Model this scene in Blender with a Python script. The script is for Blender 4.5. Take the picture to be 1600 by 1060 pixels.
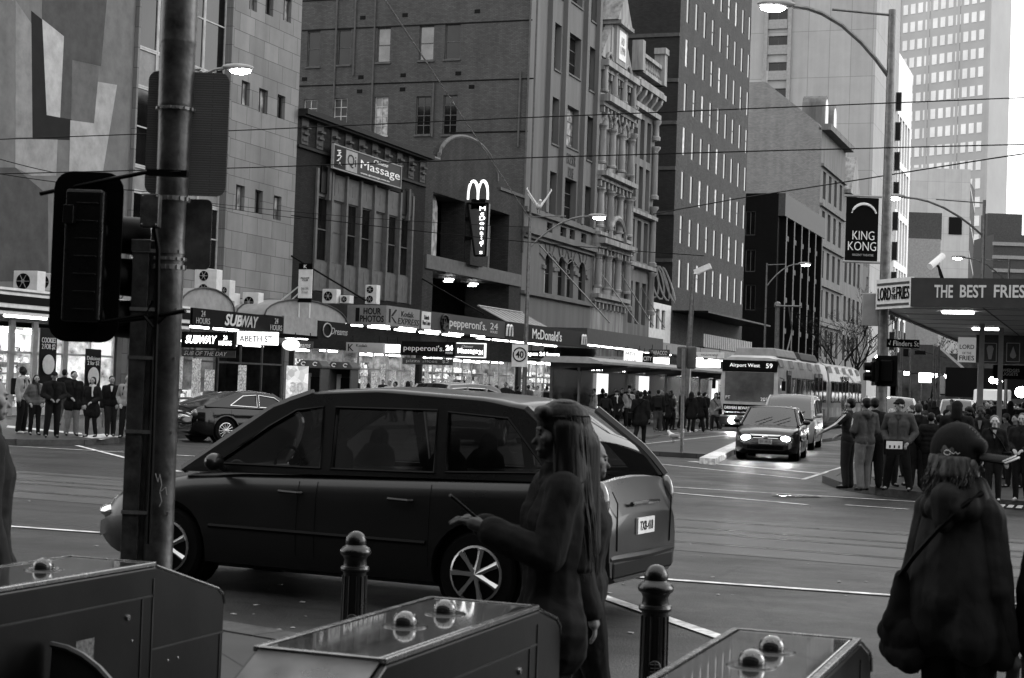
import bpy, bmesh, math, random
from mathutils import Vector, Matrix, geometry
random.seed(7)
V = Vector
PI = math.pi
for o in list(bpy.data.objects): bpy.data.objects.remove(o)
SC = bpy.context.scene
COL = SC.collection

# ------------------------------------------------------------------ camera
FPX, CAMH = 2568.0, 1.85
YAW, PIT, ROL = math.radians(20.05), math.radians(1.587), math.radians(1.98)
FW = V((-math.sin(YAW)*math.cos(PIT), math.cos(YAW)*math.cos(PIT), math.sin(PIT)))
RT = V((math.cos(YAW), math.sin(YAW), 0)); UP = RT.cross(FW)
CR = RT*math.cos(ROL) + UP*math.sin(ROL); CU = -RT*math.sin(ROL) + UP*math.cos(ROL)
CC = V((0, 0, CAMH))
cd = bpy.data.cameras.new('camera'); cam = bpy.data.objects.new('camera', cd); COL.objects.link(cam)
M = Matrix((CR, CU, -FW)).transposed().to_4x4(); M.translation = CC
cam.matrix_world = M
cd.sensor_width = 36; cd.lens = 36*FPX/1600; cd.clip_start = 0.1; cd.clip_end = 5000
cd.dof.use_dof = True; cd.dof.focus_distance = 45; cd.dof.aperture_fstop = 9
SC.camera = cam
# ------------------------------------------------------------------ light
SC.world = bpy.data.worlds.new('World'); W = SC.world; W.use_nodes = True
nt = W.node_tree; nt.nodes.clear()
sky = nt.nodes.new('ShaderNodeTexSky'); sky.sky_type = 'NISHITA'; sky.sun_disc = False
sky.sun_elevation = math.radians(22); sky.sun_rotation = math.radians(50)
sky.dust_density = 1.3; sky.air_density = 1.0; sky.ozone_density = 1
hs = nt.nodes.new('ShaderNodeHueSaturation'); hs.inputs['Saturation'].default_value = 0.0
hs.inputs['Value'].default_value = 1.0
bg = nt.nodes.new('ShaderNodeBackground'); bg.inputs['Strength'].default_value = 0.15
wo = nt.nodes.new('ShaderNodeOutputWorld')
cl = nt.nodes.new('ShaderNodeMix'); cl.data_type = 'RGBA'; cl.inputs[0].default_value = 0.65      # even cloud cover over the clear sky
cl.inputs[7].default_value = (10.5, 10.5, 10.5, 1)
nt.links.new(sky.outputs[0], hs.inputs['Color']); nt.links.new(hs.outputs[0], cl.inputs[6]); nt.links.new(cl.outputs[2], bg.inputs['Color'])
nt.links.new(bg.outputs[0], wo.inputs['Surface'])
sl = bpy.data.lights.new('sun', 'SUN'); sl.energy = 0.55; sl.angle = math.radians(25); sl.color = (1, 1, 1)
sun = bpy.data.objects.new('sun', sl); COL.objects.link(sun)
se, sr = math.radians(22), math.radians(50)
sd = V((math.sin(sr)*math.cos(se), math.cos(sr)*math.cos(se), math.sin(se)))
sun.rotation_euler = sd.to_track_quat('Z', 'Y').to_euler()
SC.view_settings.view_transform = 'Standard'; SC.view_settings.look = 'None'
SC.view_settings.gamma = 1; SC.view_settings.exposure = 0.9
SC.render.resolution_x = 1024; SC.render.resolution_y = 678

# ------------------------------------------------------------------ pixel rays -> real positions
def ray(x, y): return FW + CR*((x-800)/FPX) - CU*((y-530)/FPX)
def gp(x, y, z=0.0): d = ray(x, y); return CC + d*((z-CAMH)/d.z)
def pX(x, y, X): d = ray(x, y); return CC + d*(X/d.x)
def pY(x, y, Y): d = ray(x, y); return CC + d*(Y/d.y)
def pD(x, y, D): return CC + ray(x, y)*D
def flo(x, D, z=0.14):      # floor point seen in column x at depth D
    y = 601 + 0.0346*(x-800) + (CAMH-z)*FPX/D
    return gp(x, y, z)

# ------------------------------------------------------------------ materials (all neutral: the photograph is black and white)
MATS = {}
def N(nt, t, **k):
    n = nt.nodes.new(t)
    for a, b in k.items(): setattr(n, a, b)
    return n
def g4(v):
    v = 0.8*(max(v, 0)/0.8)**1.42      # film-like separation of the greys, folded into the real base colours
    return (v, v, v, 1)
def mat(name, v, rough=0.7, metal=0.0, var=0.25, scale=3.0, bump=0.0, bscale=40, spec=0.5, coat=0.0, streak=False):
    if name in MATS: return MATS[name]
    m = bpy.data.materials.new(name); m.use_nodes = True; t = m.node_tree; L = t.links
    b = t.nodes['Principled BSDF']; b.inputs['Roughness'].default_value = rough
    b.inputs['Metallic'].default_value = metal; b.inputs['Specular IOR Level'].default_value = spec*.6 if rough < .45 else .08
    b.inputs['Coat Weight'].default_value = coat; b.inputs['Coat Roughness'].default_value = 0.03
    tc = N(t, 'ShaderNodeTexCoord')
    if var > 0:
        mp = N(t, 'ShaderNodeMapping'); L.new(tc.outputs['Object'], mp.inputs[0])
        if streak: mp.inputs['Scale'].default_value = (1, 1, 0.12)
        n = N(t, 'ShaderNodeTexNoise'); n.inputs['Scale'].default_value = scale; n.inputs['Detail'].default_value = 8
        n.inputs['Roughness'].default_value = 0.65
        L.new(mp.outputs[0], n.inputs['Vector'])
        r = N(t, 'ShaderNodeValToRGB'); r.color_ramp.elements[0].position = 0.3; r.color_ramp.elements[1].position = 0.72
        r.color_ramp.elements[0].color = g4(v*(1-var)); r.color_ramp.elements[1].color = g4(min(v*(1+var), 0.95))
        L.new(n.outputs[0], r.inputs[0]); L.new(r.outputs[0], b.inputs['Base Color'])
        rr = N(t, 'ShaderNodeMapRange'); rr.inputs['To Min'].default_value = max(rough-0.12, 0.02); rr.inputs['To Max'].default_value = min(rough+0.12, 1)
        L.new(n.outputs[0], rr.inputs[0]); L.new(rr.outputs[0], b.inputs['Roughness'])
    else: b.inputs['Base Color'].default_value = g4(v)
    if bump > 0:
        n2 = N(t, 'ShaderNodeTexNoise'); n2.inputs['Scale'].default_value = bscale; n2.inputs['Detail'].default_value = 5
        L.new(tc.outputs['Object'], n2.inputs['Vector'])
        bp = N(t, 'ShaderNodeBump'); bp.inputs['Strength'].default_value = bump; bp.inputs['Distance'].default_value = 0.02
        L.new(n2.outputs[0], bp.inputs['Height']); L.new(bp.outputs[0], b.inputs['Normal'])
    MATS[name] = m; return m
def brick(name, v, bw=0.23, bh=0.075, mortar=0.012, mv=None, var=0.2, rough=0.85, bump=0.3, off=0.5, big=0.2, light=None):
    if name in MATS: return MATS[name]
    m = bpy.data.materials.new(name); m.use_nodes = True; t = m.node_tree; L = t.links
    b = t.nodes['Principled BSDF']; b.inputs['Roughness'].default_value = rough; b.inputs['Specular IOR Level'].default_value = .1
    ge = N(t, 'ShaderNodeTexCoord'); s = N(t, 'ShaderNodeSeparateXYZ'); L.new(ge.outputs['Object'], s.inputs[0])
    ad = N(t, 'ShaderNodeMath', operation='ADD'); L.new(s.outputs[0], ad.inputs[0]); L.new(s.outputs[1], ad.inputs[1])
    c = N(t, 'ShaderNodeCombineXYZ'); L.new(ad.outputs[0], c.inputs[0]); L.new(s.outputs[2], c.inputs[1])
    br = N(t, 'ShaderNodeTexBrick'); br.inputs['Scale'].default_value = 1; br.offset = off
    br.inputs['Brick Width'].default_value = bw; br.inputs['Row Height'].default_value = bh
    br.inputs['Mortar Size'].default_value = mortar; br.inputs['Mortar Smooth'].default_value = 0.3
    br.inputs['Color1'].default_value = g4(v*(1-var)); br.inputs['Color2'].default_value = g4(v*(1+var))
    br.inputs['Mortar'].default_value = g4(mv if mv is not None else v*0.6)
    L.new(c.outputs[0], br.inputs['Vector'])
    n = N(t, 'ShaderNodeTexNoise'); n.inputs['Scale'].default_value = 0.35; n.inputs['Detail'].default_value = 9; n.inputs['Roughness'].default_value = 0.7
    L.new(ge.outputs['Object'], n.inputs['Vector'])
    mr = N(t, 'ShaderNodeMapRange'); mr.inputs['From Min'].default_value = 0.3; mr.inputs['From Max'].default_value = 0.7
    mr.inputs['To Min'].default_value = 1-big; mr.inputs['To Max'].default_value = 1+big
    L.new(n.outputs[0], mr.inputs[0])
    # rain streaks running down the wall
    mp = N(t, 'ShaderNodeMapping'); mp.inputs['Scale'].default_value = (1.3, 1.3, 0.05); L.new(ge.outputs['Object'], mp.inputs[0])
    n3 = N(t, 'ShaderNodeTexNoise'); n3.inputs['Scale'].default_value = 1; n3.inputs['Detail'].default_value = 4; L.new(mp.outputs[0], n3.inputs['Vector'])
    m3 = N(t, 'ShaderNodeMapRange'); m3.inputs['From Min'].default_value = 0.35; m3.inputs['From Max'].default_value = 0.65
    m3.inputs['To Min'].default_value = 1-big*0.7; m3.inputs['To Max'].default_value = 1+big*0.4; L.new(n3.outputs[0], m3.inputs[0])
    m4 = N(t, 'ShaderNodeMath', operation='MULTIPLY'); L.new(mr.outputs[0], m4.inputs[0]); L.new(m3.outputs[0], m4.inputs[1])
    vm = N(t, 'ShaderNodeVectorMath', operation='SCALE'); L.new(br.outputs['Color'], vm.inputs[0]); L.new(m4.outputs[0], vm.inputs['Scale'])
    L.new(vm.outputs[0], b.inputs['Base Color'])
    bp = N(t, 'ShaderNodeBump'); bp.inputs['Strength'].default_value = bump; bp.inputs['Distance'].default_value = 0.01
    bp.invert = True; L.new(br.outputs['Fac'], bp.inputs['Height']); L.new(bp.outputs[0], b.inputs['Normal'])
    MATS[name] = m; return m
def emis(name, v, s, var=0.0, scale=4):
    if name in MATS: return MATS[name]
    m = bpy.data.materials.new(name); m.use_nodes = True; t = m.node_tree
    b = t.nodes['Principled BSDF']; b.inputs['Base Color'].default_value = g4(min(v, .8)); b.inputs['Roughness'].default_value = 0.5
    b.inputs['Emission Color'].default_value = g4(v); b.inputs['Emission Strength'].default_value = s
    MATS[name] = m; return m
def glassdark(name, v=0.02, rough=0.06, spec=0.3, wav=0.15, sc=0.6):
    if name in MATS: return MATS[name]
    m = bpy.data.materials.new(name); m.use_nodes = True; t = m.node_tree; L = t.links
    b = t.nodes['Principled BSDF']; b.inputs['Roughness'].default_value = rough
    b.inputs['Specular IOR Level'].default_value = spec
    tc = N(t, 'ShaderNodeTexCoord'); n = N(t, 'ShaderNodeTexNoise'); n.inputs['Scale'].default_value = sc
    L.new(tc.outputs['Object'], n.inputs['Vector'])
    r = N(t, 'ShaderNodeValToRGB'); r.color_ramp.elements[0].position = 0.4; r.color_ramp.elements[1].position = 0.65
    r.color_ramp.elements[0].color = g4(v*.6); r.color_ramp.elements[1].color = g4(v*1.6); L.new(n.outputs[0], r.inputs[0]); L.new(r.outputs[0], b.inputs['Base Color'])
    bp = N(t, 'ShaderNodeBump'); bp.inputs['Strength'].default_value = wav; bp.inputs['Distance'].default_value = 0.05
    L.new(n.outputs[0], bp.inputs['Height']); L.new(bp.outputs[0], b.inputs['Normal'])
    MATS[name] = m; return m
def clear(name, tint=0.5, refl=0.12):
    if name in MATS: return MATS[name]
    m = bpy.data.materials.new(name); m.use_nodes = True; t = m.node_tree; t.nodes.clear(); L = t.links
    tr = N(t, 'ShaderNodeBsdfTransparent'); tr.inputs[0].default_value = g4(tint)
    gl = N(t, 'ShaderNodeBsdfGlossy'); gl.inputs['Roughness'].default_value = 0.03; gl.inputs['Color'].default_value = g4(0.6)
    fr = N(t, 'ShaderNodeFresnel'); fr.inputs['IOR'].default_value = 1.5
    ma = N(t, 'ShaderNodeMath', operation='ADD'); ma.inputs[1].default_value = refl-0.04; ma.use_clamp = True
    mx = N(t, 'ShaderNodeMixShader'); o = N(t, 'ShaderNodeOutputMaterial')
    L.new(fr.outputs[0], ma.inputs[0]); L.new(ma.outputs[0], mx.inputs[0]); L.new(tr.outputs[0], mx.inputs[1]); L.new(gl.outputs[0], mx.inputs[2]); L.new(mx.outputs[0], o.inputs[0])
    MATS[name] = m; return m
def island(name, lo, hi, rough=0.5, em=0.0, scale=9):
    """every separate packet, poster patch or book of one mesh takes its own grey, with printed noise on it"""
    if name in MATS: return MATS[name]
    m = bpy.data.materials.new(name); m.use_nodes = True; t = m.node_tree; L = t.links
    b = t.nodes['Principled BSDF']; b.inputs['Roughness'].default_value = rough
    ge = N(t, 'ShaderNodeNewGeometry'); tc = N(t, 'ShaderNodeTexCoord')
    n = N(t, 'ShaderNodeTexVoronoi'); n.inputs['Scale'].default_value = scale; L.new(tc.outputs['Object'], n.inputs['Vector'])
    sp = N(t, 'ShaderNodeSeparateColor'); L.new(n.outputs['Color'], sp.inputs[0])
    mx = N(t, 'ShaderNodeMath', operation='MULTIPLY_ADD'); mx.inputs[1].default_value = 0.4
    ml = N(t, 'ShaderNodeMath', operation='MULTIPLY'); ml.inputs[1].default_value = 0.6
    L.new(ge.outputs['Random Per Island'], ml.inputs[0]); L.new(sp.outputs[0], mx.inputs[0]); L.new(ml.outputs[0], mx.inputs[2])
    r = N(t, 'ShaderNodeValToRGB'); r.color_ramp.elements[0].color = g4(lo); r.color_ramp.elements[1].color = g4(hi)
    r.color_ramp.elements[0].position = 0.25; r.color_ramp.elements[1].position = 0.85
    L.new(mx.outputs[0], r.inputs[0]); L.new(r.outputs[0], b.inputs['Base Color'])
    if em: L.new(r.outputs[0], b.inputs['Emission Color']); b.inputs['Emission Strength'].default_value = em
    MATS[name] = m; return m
def cloth(name, v, rough=0.9, bump=0.28, stripes=0.0):
    if name in MATS: return MATS[name]
    m = bpy.data.materials.new(name); m.use_nodes = True; t = m.node_tree; L = t.links
    b = t.nodes['Principled BSDF']; b.inputs['Roughness'].default_value = rough; b.inputs['Specular IOR Level'].default_value = 0.06
    b.inputs['Sheen Weight'].default_value = 0.0
    tc = N(t, 'ShaderNodeTexCoord'); mp = N(t, 'ShaderNodeMapping'); L.new(tc.outputs['Object'], mp.inputs[0]); mp.inputs['Scale'].default_value = (1, 1, 0.6)
    n = N(t, 'ShaderNodeTexNoise'); n.inputs['Scale'].default_value = 9; n.inputs['Detail'].default_value = 3; n.inputs['Distortion'].default_value = 1.2
    L.new(mp.outputs[0], n.inputs['Vector'])
    n2 = N(t, 'ShaderNodeTexNoise'); n2.inputs['Scale'].default_value = 260; L.new(tc.outputs['Object'], n2.inputs['Vector'])
    r = N(t, 'ShaderNodeValToRGB'); r.color_ramp.elements[0].color = g4(v*.75); r.color_ramp.elements[1].color = g4(min(v*1.25, .9))
    src = n.outputs[0]
    if stripes:
        w = N(t, 'ShaderNodeTexWave', wave_type='BANDS', bands_direction='Z'); w.inputs['Scale'].default_value = stripes; w.inputs['Distortion'].default_value = .6
        L.new(tc.outputs['Object'], w.inputs['Vector']); src = w.outputs['Fac']; r.color_ramp.elements[0].color = g4(v*.5)
    L.new(src, r.inputs[0]); L.new(r.outputs[0], b.inputs['Base Color'])
    bp = N(t, 'ShaderNodeBump'); bp.inputs['Strength'].default_value = bump; bp.inputs['Distance'].default_value = 0.03
    L.new(src, bp.inputs['Height'])
    b2 = N(t, 'ShaderNodeBump'); b2.inputs['Strength'].default_value = 0.15; b2.inputs['Distance'].default_value = 0.003
    L.new(n2.outputs[0], b2.inputs['Height']); L.new(bp.outputs[0], b2.inputs['Normal']); L.new(b2.outputs[0], b.inputs['Normal'])
    MATS[name] = m; return m
def hairmat(name, v):
    if name in MATS: return MATS[name]
    m = bpy.data.materials.new(name); m.use_nodes = True; t = m.node_tree; L = t.links
    b = t.nodes['Principled BSDF']; b.inputs['Roughness'].default_value = 0.5; b.inputs['Specular IOR Level'].default_value = 0.12
    tc = N(t, 'ShaderNodeTexCoord'); mp = N(t, 'ShaderNodeMapping'); mp.inputs['Scale'].default_value = (70, 70, 4); L.new(tc.outputs['Object'], mp.inputs[0])
    n = N(t, 'ShaderNodeTexNoise'); n.inputs['Scale'].default_value = 1; n.inputs['Detail'].default_value = 4; n.inputs['Distortion'].default_value = 0.5
    L.new(mp.outputs[0], n.inputs['Vector'])
    r = N(t, 'ShaderNodeValToRGB'); r.color_ramp.elements[0].position = .35; r.color_ramp.elements[1].position = .7
    r.color_ramp.elements[0].color = g4(v*.45); r.color_ramp.elements[1].color = g4(v*1.6)
    L.new(n.outputs[0], r.inputs[0]); L.new(r.outputs[0], b.inputs['Base Color'])
    bp = N(t, 'ShaderNodeBump'); bp.inputs['Strength'].default_value = .6; bp.inputs['Distance'].default_value = 0.006
    L.new(n.outputs[0], bp.inputs['Height']); L.new(bp.outputs[0], b.inputs['Normal'])
    MATS[name] = m; return m

# ------------------------------------------------------------------ mesh builder
ORG = {}
class MB:
    def __init__(s): s.v = []; s.f = []; s.x = Matrix.Identity(4)
    def _a(s, vs, fs):
        b = len(s.v); s.v += [s.x @ V(p) for p in vs]; s.f += [tuple(b+i for i in f) for f in fs]; return s
    def quad(s, *p): return s._a(p, [tuple(range(len(p)))])
    def box(s, a, b):
        x0, y0, z0 = [min(a[i], b[i]) for i in range(3)]; x1, y1, z1 = [max(a[i], b[i]) for i in range(3)]
        return s._a([(x0,y0,z0),(x1,y0,z0),(x1,y1,z0),(x0,y1,z0),(x0,y0,z1),(x1,y0,z1),(x1,y1,z1),(x0,y1,z1)],
                    [(0,3,2,1),(4,5,6,7),(0,1,5,4),(1,2,6,5),(2,3,7,6),(3,0,4,7)])
    def boxc(s, c, d, rz=0, m=None):
        M = Matrix.Translation(V(c)) @ (m if m is not None else Matrix.Rotation(rz, 4, 'Z'))
        h = [k/2 for k in d]; P = [M @ V(p) for p in [(-h[0],-h[1],-h[2]),(h[0],-h[1],-h[2]),(h[0],h[1],-h[2]),(-h[0],h[1],-h[2]),(-h[0],-h[1],h[2]),(h[0],-h[1],h[2]),(h[0],h[1],h[2]),(-h[0],h[1],h[2])]]
        return s._a(P, [(0,3,2,1),(4,5,6,7),(0,1,5,4),(1,2,6,5),(2,3,7,6),(3,0,4,7)])
    def frame(s, d):
        d = d.normalized(); a = V((0,0,1)) if abs(d.z) < .9 else V((1,0,0)); u = d.cross(a).normalized(); return u, d.cross(u)
    def cyl(s, p0, p1, r0, r1=None, n=12, cap=True):
        p0, p1 = V(p0), V(p1); r1 = r0 if r1 is None else r1; u, w = s.frame(p1-p0)
        vs = []
        for p, r in ((p0, r0), (p1, r1)):
            for i in range(n):
                a = 2*PI*i/n; vs.append(p + u*(r*math.cos(a)) + w*(r*math.sin(a)))
        fs = [(i, n+i, n+(i+1) % n, (i+1) % n) for i in range(n)]
        if cap: fs += [tuple(range(n)), tuple(range(2*n-1, n-1, -1))]
        return s._a(vs, fs)
    def tube(s, pts, r, n=6):
        pts = [V(p) for p in pts]; vs = []; k = len(pts)
        for j, p in enumerate(pts):
            d = pts[min(j+1, k-1)] - pts[max(j-1, 0)]; u, w = s.frame(d)
            rr = r[j] if isinstance(r, (list, tuple)) else r
            for i in range(n):
                a = 2*PI*i/n; vs.append(p + u*(rr*math.cos(a)) + w*(rr*math.sin(a)))
        fs = [(j*n+i, (j+1)*n+i, (j+1)*n+(i+1) % n, j*n+(i+1) % n) for j in range(k-1) for i in range(n)]
        fs += [tuple(range(n)), tuple(range(k*n-1, (k-1)*n-1, -1))]
        return s._a(vs, fs)
    def lathe(s, prof, c=(0,0,0), n=20, axis='Z'):
        c = V(c); vs = []; k = len(prof)
        for r, z in prof:
            for i in range(n):
                a = 2*PI*i/n; x, y = r*math.cos(a), r*math.sin(a)
                vs.append(c + (V((x,y,z)) if axis == 'Z' else V((z,x,y)) if axis == 'X' else V((y,z,x))))
        fs = [(j*n+i, j*n+(i+1) % n, (j+1)*n+(i+1) % n, (j+1)*n+i) for j in range(k-1) for i in range(n)]
        fs += [tuple(range(n-1, -1, -1)), tuple(range((k-1)*n, k*n))]
        return s._a(vs, fs)
    def ball(s, c, r, n=12, m=8, M=None):
        c = V(c); r = (r, r, r) if not isinstance(r, (tuple, list)) else r; vs = []
        for j in range(m+1):
            t = PI*j/m
            for i in range(n):
                a = 2*PI*i/n; q = V((r[0]*math.sin(t)*math.cos(a), r[1]*math.sin(t)*math.sin(a), r[2]*math.cos(t)))
                vs.append(c + (M @ q if M is not None else q))
        return s._a(vs, [(j*n+i, (j+1)*n+i, (j+1)*n+(i+1) % n, j*n+(i+1) % n) for j in range(m) for i in range(n)])
    def cap(s, p0, r0, p1, r1, n=10):
        """tapered capsule"""
        p0, p1 = V(p0), V(p1); d = p1-p0
        if d.length < 1e-6: return s.ball(p0, r0, n, 6)
        dn = d.normalized(); u, w = s.frame(d); rings = []
        for a in (-80, -50, -22): t = math.radians(a); rings.append((p0 + dn*(r0*math.sin(t)), r0*math.cos(t)))
        rings.append((p0, r0)); rings.append((p1, r1))
        for a in (22, 50, 80): t = math.radians(a); rings.append((p1 + dn*(r1*math.sin(t)), r1*math.cos(t)))
        vs = []
        for p, r in rings:
            for i in range(n):
                a = 2*PI*i/n; vs.append(p + u*(r*math.cos(a)) + w*(r*math.sin(a)))
        k = len(rings); fs = [(j*n+i, (j+1)*n+i, (j+1)*n+(i+1) % n, j*n+(i+1) % n) for j in range(k-1) for i in range(n)]
        fs += [tuple(range(n)), tuple(range(k*n-1, (k-1)*n-1, -1))]
        return s._a(vs, fs)
    def prism(s, poly, fn, t0, t1):
        """poly [(a,b)] -> fn(a,b,t); closed solid between t0 and t1"""
        n = len(poly); vs = [fn(a, b, t0) for a, b in poly] + [fn(a, b, t1) for a, b in poly]
        return s._a(vs, [tuple(range(n)), tuple(range(2*n-1, n-1, -1))] + [(i, n+i, n+(i+1) % n, (i+1) % n) for i in range(n)])
    def grid(s, P, close=False):
        a, b = len(P), len(P[0]); vs = [p for r in P for p in r]
        return s._a(vs, [(i*b+j, (i+1)*b+j, (i+1)*b+j+1, i*b+j+1) for i in range(a-1) for j in range(b-1)])
    def build(s, name, m, parent=None, smooth=False, bevel=0, ang=40, fix=True):
        me = bpy.data.meshes.new(name); org = ORG.get(parent.name, V((0,0,0))) if parent else V((0,0,0))
        if not parent and s.v:
            org = V((sum(p.x for p in s.v)/len(s.v), sum(p.y for p in s.v)/len(s.v), min(p.z for p in s.v)))
        me.from_pydata([p-org for p in s.v], [], s.f)
        if fix:
            bm = bmesh.new(); bm.from_mesh(me); bmesh.ops.remove_doubles(bm, verts=bm.verts, dist=1e-5)
            bmesh.ops.recalc_face_normals(bm, faces=bm.faces); bm.to_mesh(me); bm.free()
        ms = m if isinstance(m, (list, tuple)) else [m]
        for q in ms: me.materials.append(q)
        if smooth: me.polygons.foreach_set('use_smooth', [True]*len(me.polygons))
        if smooth and ang < 180:
            try: me.set_sharp_from_angle(angle=math.radians(ang))
            except Exception: pass
        o = bpy.data.objects.new(name, me); COL.objects.link(o)
        if parent: o.parent = parent; ORG[o.name] = org
        else: o.location = org; ORG[o.name] = org
        if bevel: b = o.modifiers.new('b', 'BEVEL'); b.width = bevel; b.segments = 2; b.limit_method = 'ANGLE'
        return o
def tag(o, label=None, cat=None, group=None, kind=None):
    if label: o['label'] = label
    if cat: o['category'] = cat
    if group: o['group'] = group
    if kind: o['kind'] = kind
    return o
def thing(name, label, cat, loc=(0,0,0), group=None):
    o = bpy.data.objects.new(name, None); COL.objects.link(o); o.location = loc; o.empty_display_size = .3
    ORG[o.name] = V(loc); return tag(o, label, cat, group)
def place(root, loc, rz=0, sc=None):
    root.location = loc; root.rotation_euler[2] = rz
    if sc: root.scale = (sc, sc, sc)
    return root
def copy_tree(o, parent=None):
    c = o.copy(); COL.objects.link(c); c.parent = parent
    for ch in list(o.children): copy_tree(ch, c)
    return c
def dup(root, loc, rz=None, label=None):
    c = copy_tree(root); c.location = loc
    if rz is not None: c.rotation_euler[2] = rz
    if label: c['label'] = label
    return c
def text(s, name, m, parent, c, u, w, h, v=(0,0,1), depth=0.012, shear=0, bold=0.0, off=0.0, sub=None, space=1.0):
    """lettering fitted to width w and height h, centred on c, reading along u"""
    cu = bpy.data.curves.new(name, 'FONT'); cu.body = s; cu.size = 1; cu.extrude = 0.01; cu.shear = shear; cu.offset = bold
    cu.align_x = 'CENTER'; cu.resolution_u = 3; cu.space_character = space; cu.space_line = .85
    to = bpy.data.objects.new('tmp', cu); COL.objects.link(to)
    bpy.context.view_layer.update()
    me = bpy.data.meshes.new_from_object(to.evaluated_get(bpy.context.evaluated_depsgraph_get()))
    bpy.data.objects.remove(to); bpy.data.curves.remove(cu)
    xs = [q.co.x for q in me.vertices]; ys = [q.co.y for q in me.vertices]
    x0, x1, y0, y1 = min(xs), max(xs), min(ys), max(ys)
    u = V(u).normalized(); v = V(v).normalized(); nrm = u.cross(v); c = V(c)
    mb = MB()
    mb.v = [c + u*(((q.co.x-x0)/(x1-x0)-.5)*w) + v*(((q.co.y-y0)/(y1-y0)-.5)*h) + nrm*(off + (depth if q.co.z > 0 else 0)) for q in me.vertices]
    mb.f = [tuple(p.vertices) for p in me.polygons]
    bpy.data.meshes.remove(me)
    return mb.build(name, m, parent)
XU, YU = V((0,1,0)), V((1,0,0))      # reading direction on faces that look east (+X) and south (-Y)
def fnX(X): return lambda a, b, t: V((X+t, a, b))
def fnY(Y): return lambda a, b, t: V((a, Y-t, b))
def wall_holes(mb, axis, plane, u0, u1, z0, z1, holes, dep):
    """wall face with real openings; reveals run dep back into the wall"""
    us = sorted({u0, u1, *[h[0] for h in holes], *[h[1] for h in holes]}); zs = sorted({z0, z1, *[h[2] for h in holes], *[h[3] for h in holes]})
    us = [k for k in us if u0 <= k <= u1]; zs = [k for k in zs if z0 <= k <= z1]
    P = (lambda u, z, t: (plane-t, u, z)) if axis == 'X' else (lambda u, z, t: (u, plane+t, z))
    for i in range(len(us)-1):
        st = None
        for j in range(len(zs)):
            inside = j == len(zs)-1 or any(h[0] <= us[i]+1e-6 and us[i+1] <= h[1]+1e-6 and h[2] <= zs[j]+1e-6 and zs[j+1] <= h[3]+1e-6 for h in holes)
            if not inside and st is None: st = zs[j]
            if inside and st is not None:
                mb.quad(P(us[i], st, 0), P(us[i+1], st, 0), P(us[i+1], zs[j], 0), P(us[i], zs[j], 0)); st = None
    for h in holes:
        d = h[4] if len(h) > 4 else dep
        a, b, c, e = h[:4]
        mb.quad(P(a,c,0), P(a,e,0), P(a,e,d), P(a,c,d)); mb.quad(P(b,c,0), P(b,e,0), P(b,e,d), P(b,c,d))
        mb.quad(P(a,e,0), P(b,e,0), P(b,e,d), P(a,e,d)); mb.quad(P(a,c,0), P(b,c,0), P(b,c,d), P(a,c,d))
    return mb
def window(par, axis, plane, u0, u1, z0, z1, rec, mf, mp, nx=1, nz=2, fw=.06, sill=0, msill=None, name='window'):
    """frame mesh with its pane as a child, set rec behind the wall face"""
    def B(mb, ua, ub, za, zb, ta, tb):
        if axis == 'X': mb.box((plane-ta, ua, za), (plane-tb, ub, zb))
        else: mb.box((ua, plane+ta, za), (ub, plane+tb, zb))
    m = MB(); t0, t1 = rec-.05, rec+.02
    B(m, u0, u0+fw, z0, z1, t0, t1); B(m, u1-fw, u1, z0, z1, t0, t1)
    B(m, u0+fw, u1-fw, z0, z0+fw, t0, t1); B(m, u0+fw, u1-fw, z1-fw, z1, t0, t1)
    for i in range(1, nx): u = u0 + (u1-u0)*i/nx; B(m, u-fw*.4, u+fw*.4, z0+fw, z1-fw, t0+.006, t1)
    for i in range(1, nz): z = z0 + (z1-z0)*i/nz; B(m, u0+fw, u1-fw, z-fw*.4, z+fw*.4, t0+.012, t1)
    if sill: B(m, u0-.08, u1+.08, z0-.12, z0-.003, -sill, rec-.06)
    o = m.build(name, mf, par)
    p = MB(); B(p, u0+fw*.5, u1-fw*.5, z0+fw*.5, z1-fw*.5, rec, rec+.015); p.build('pane', mp, o)
    return o
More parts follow.
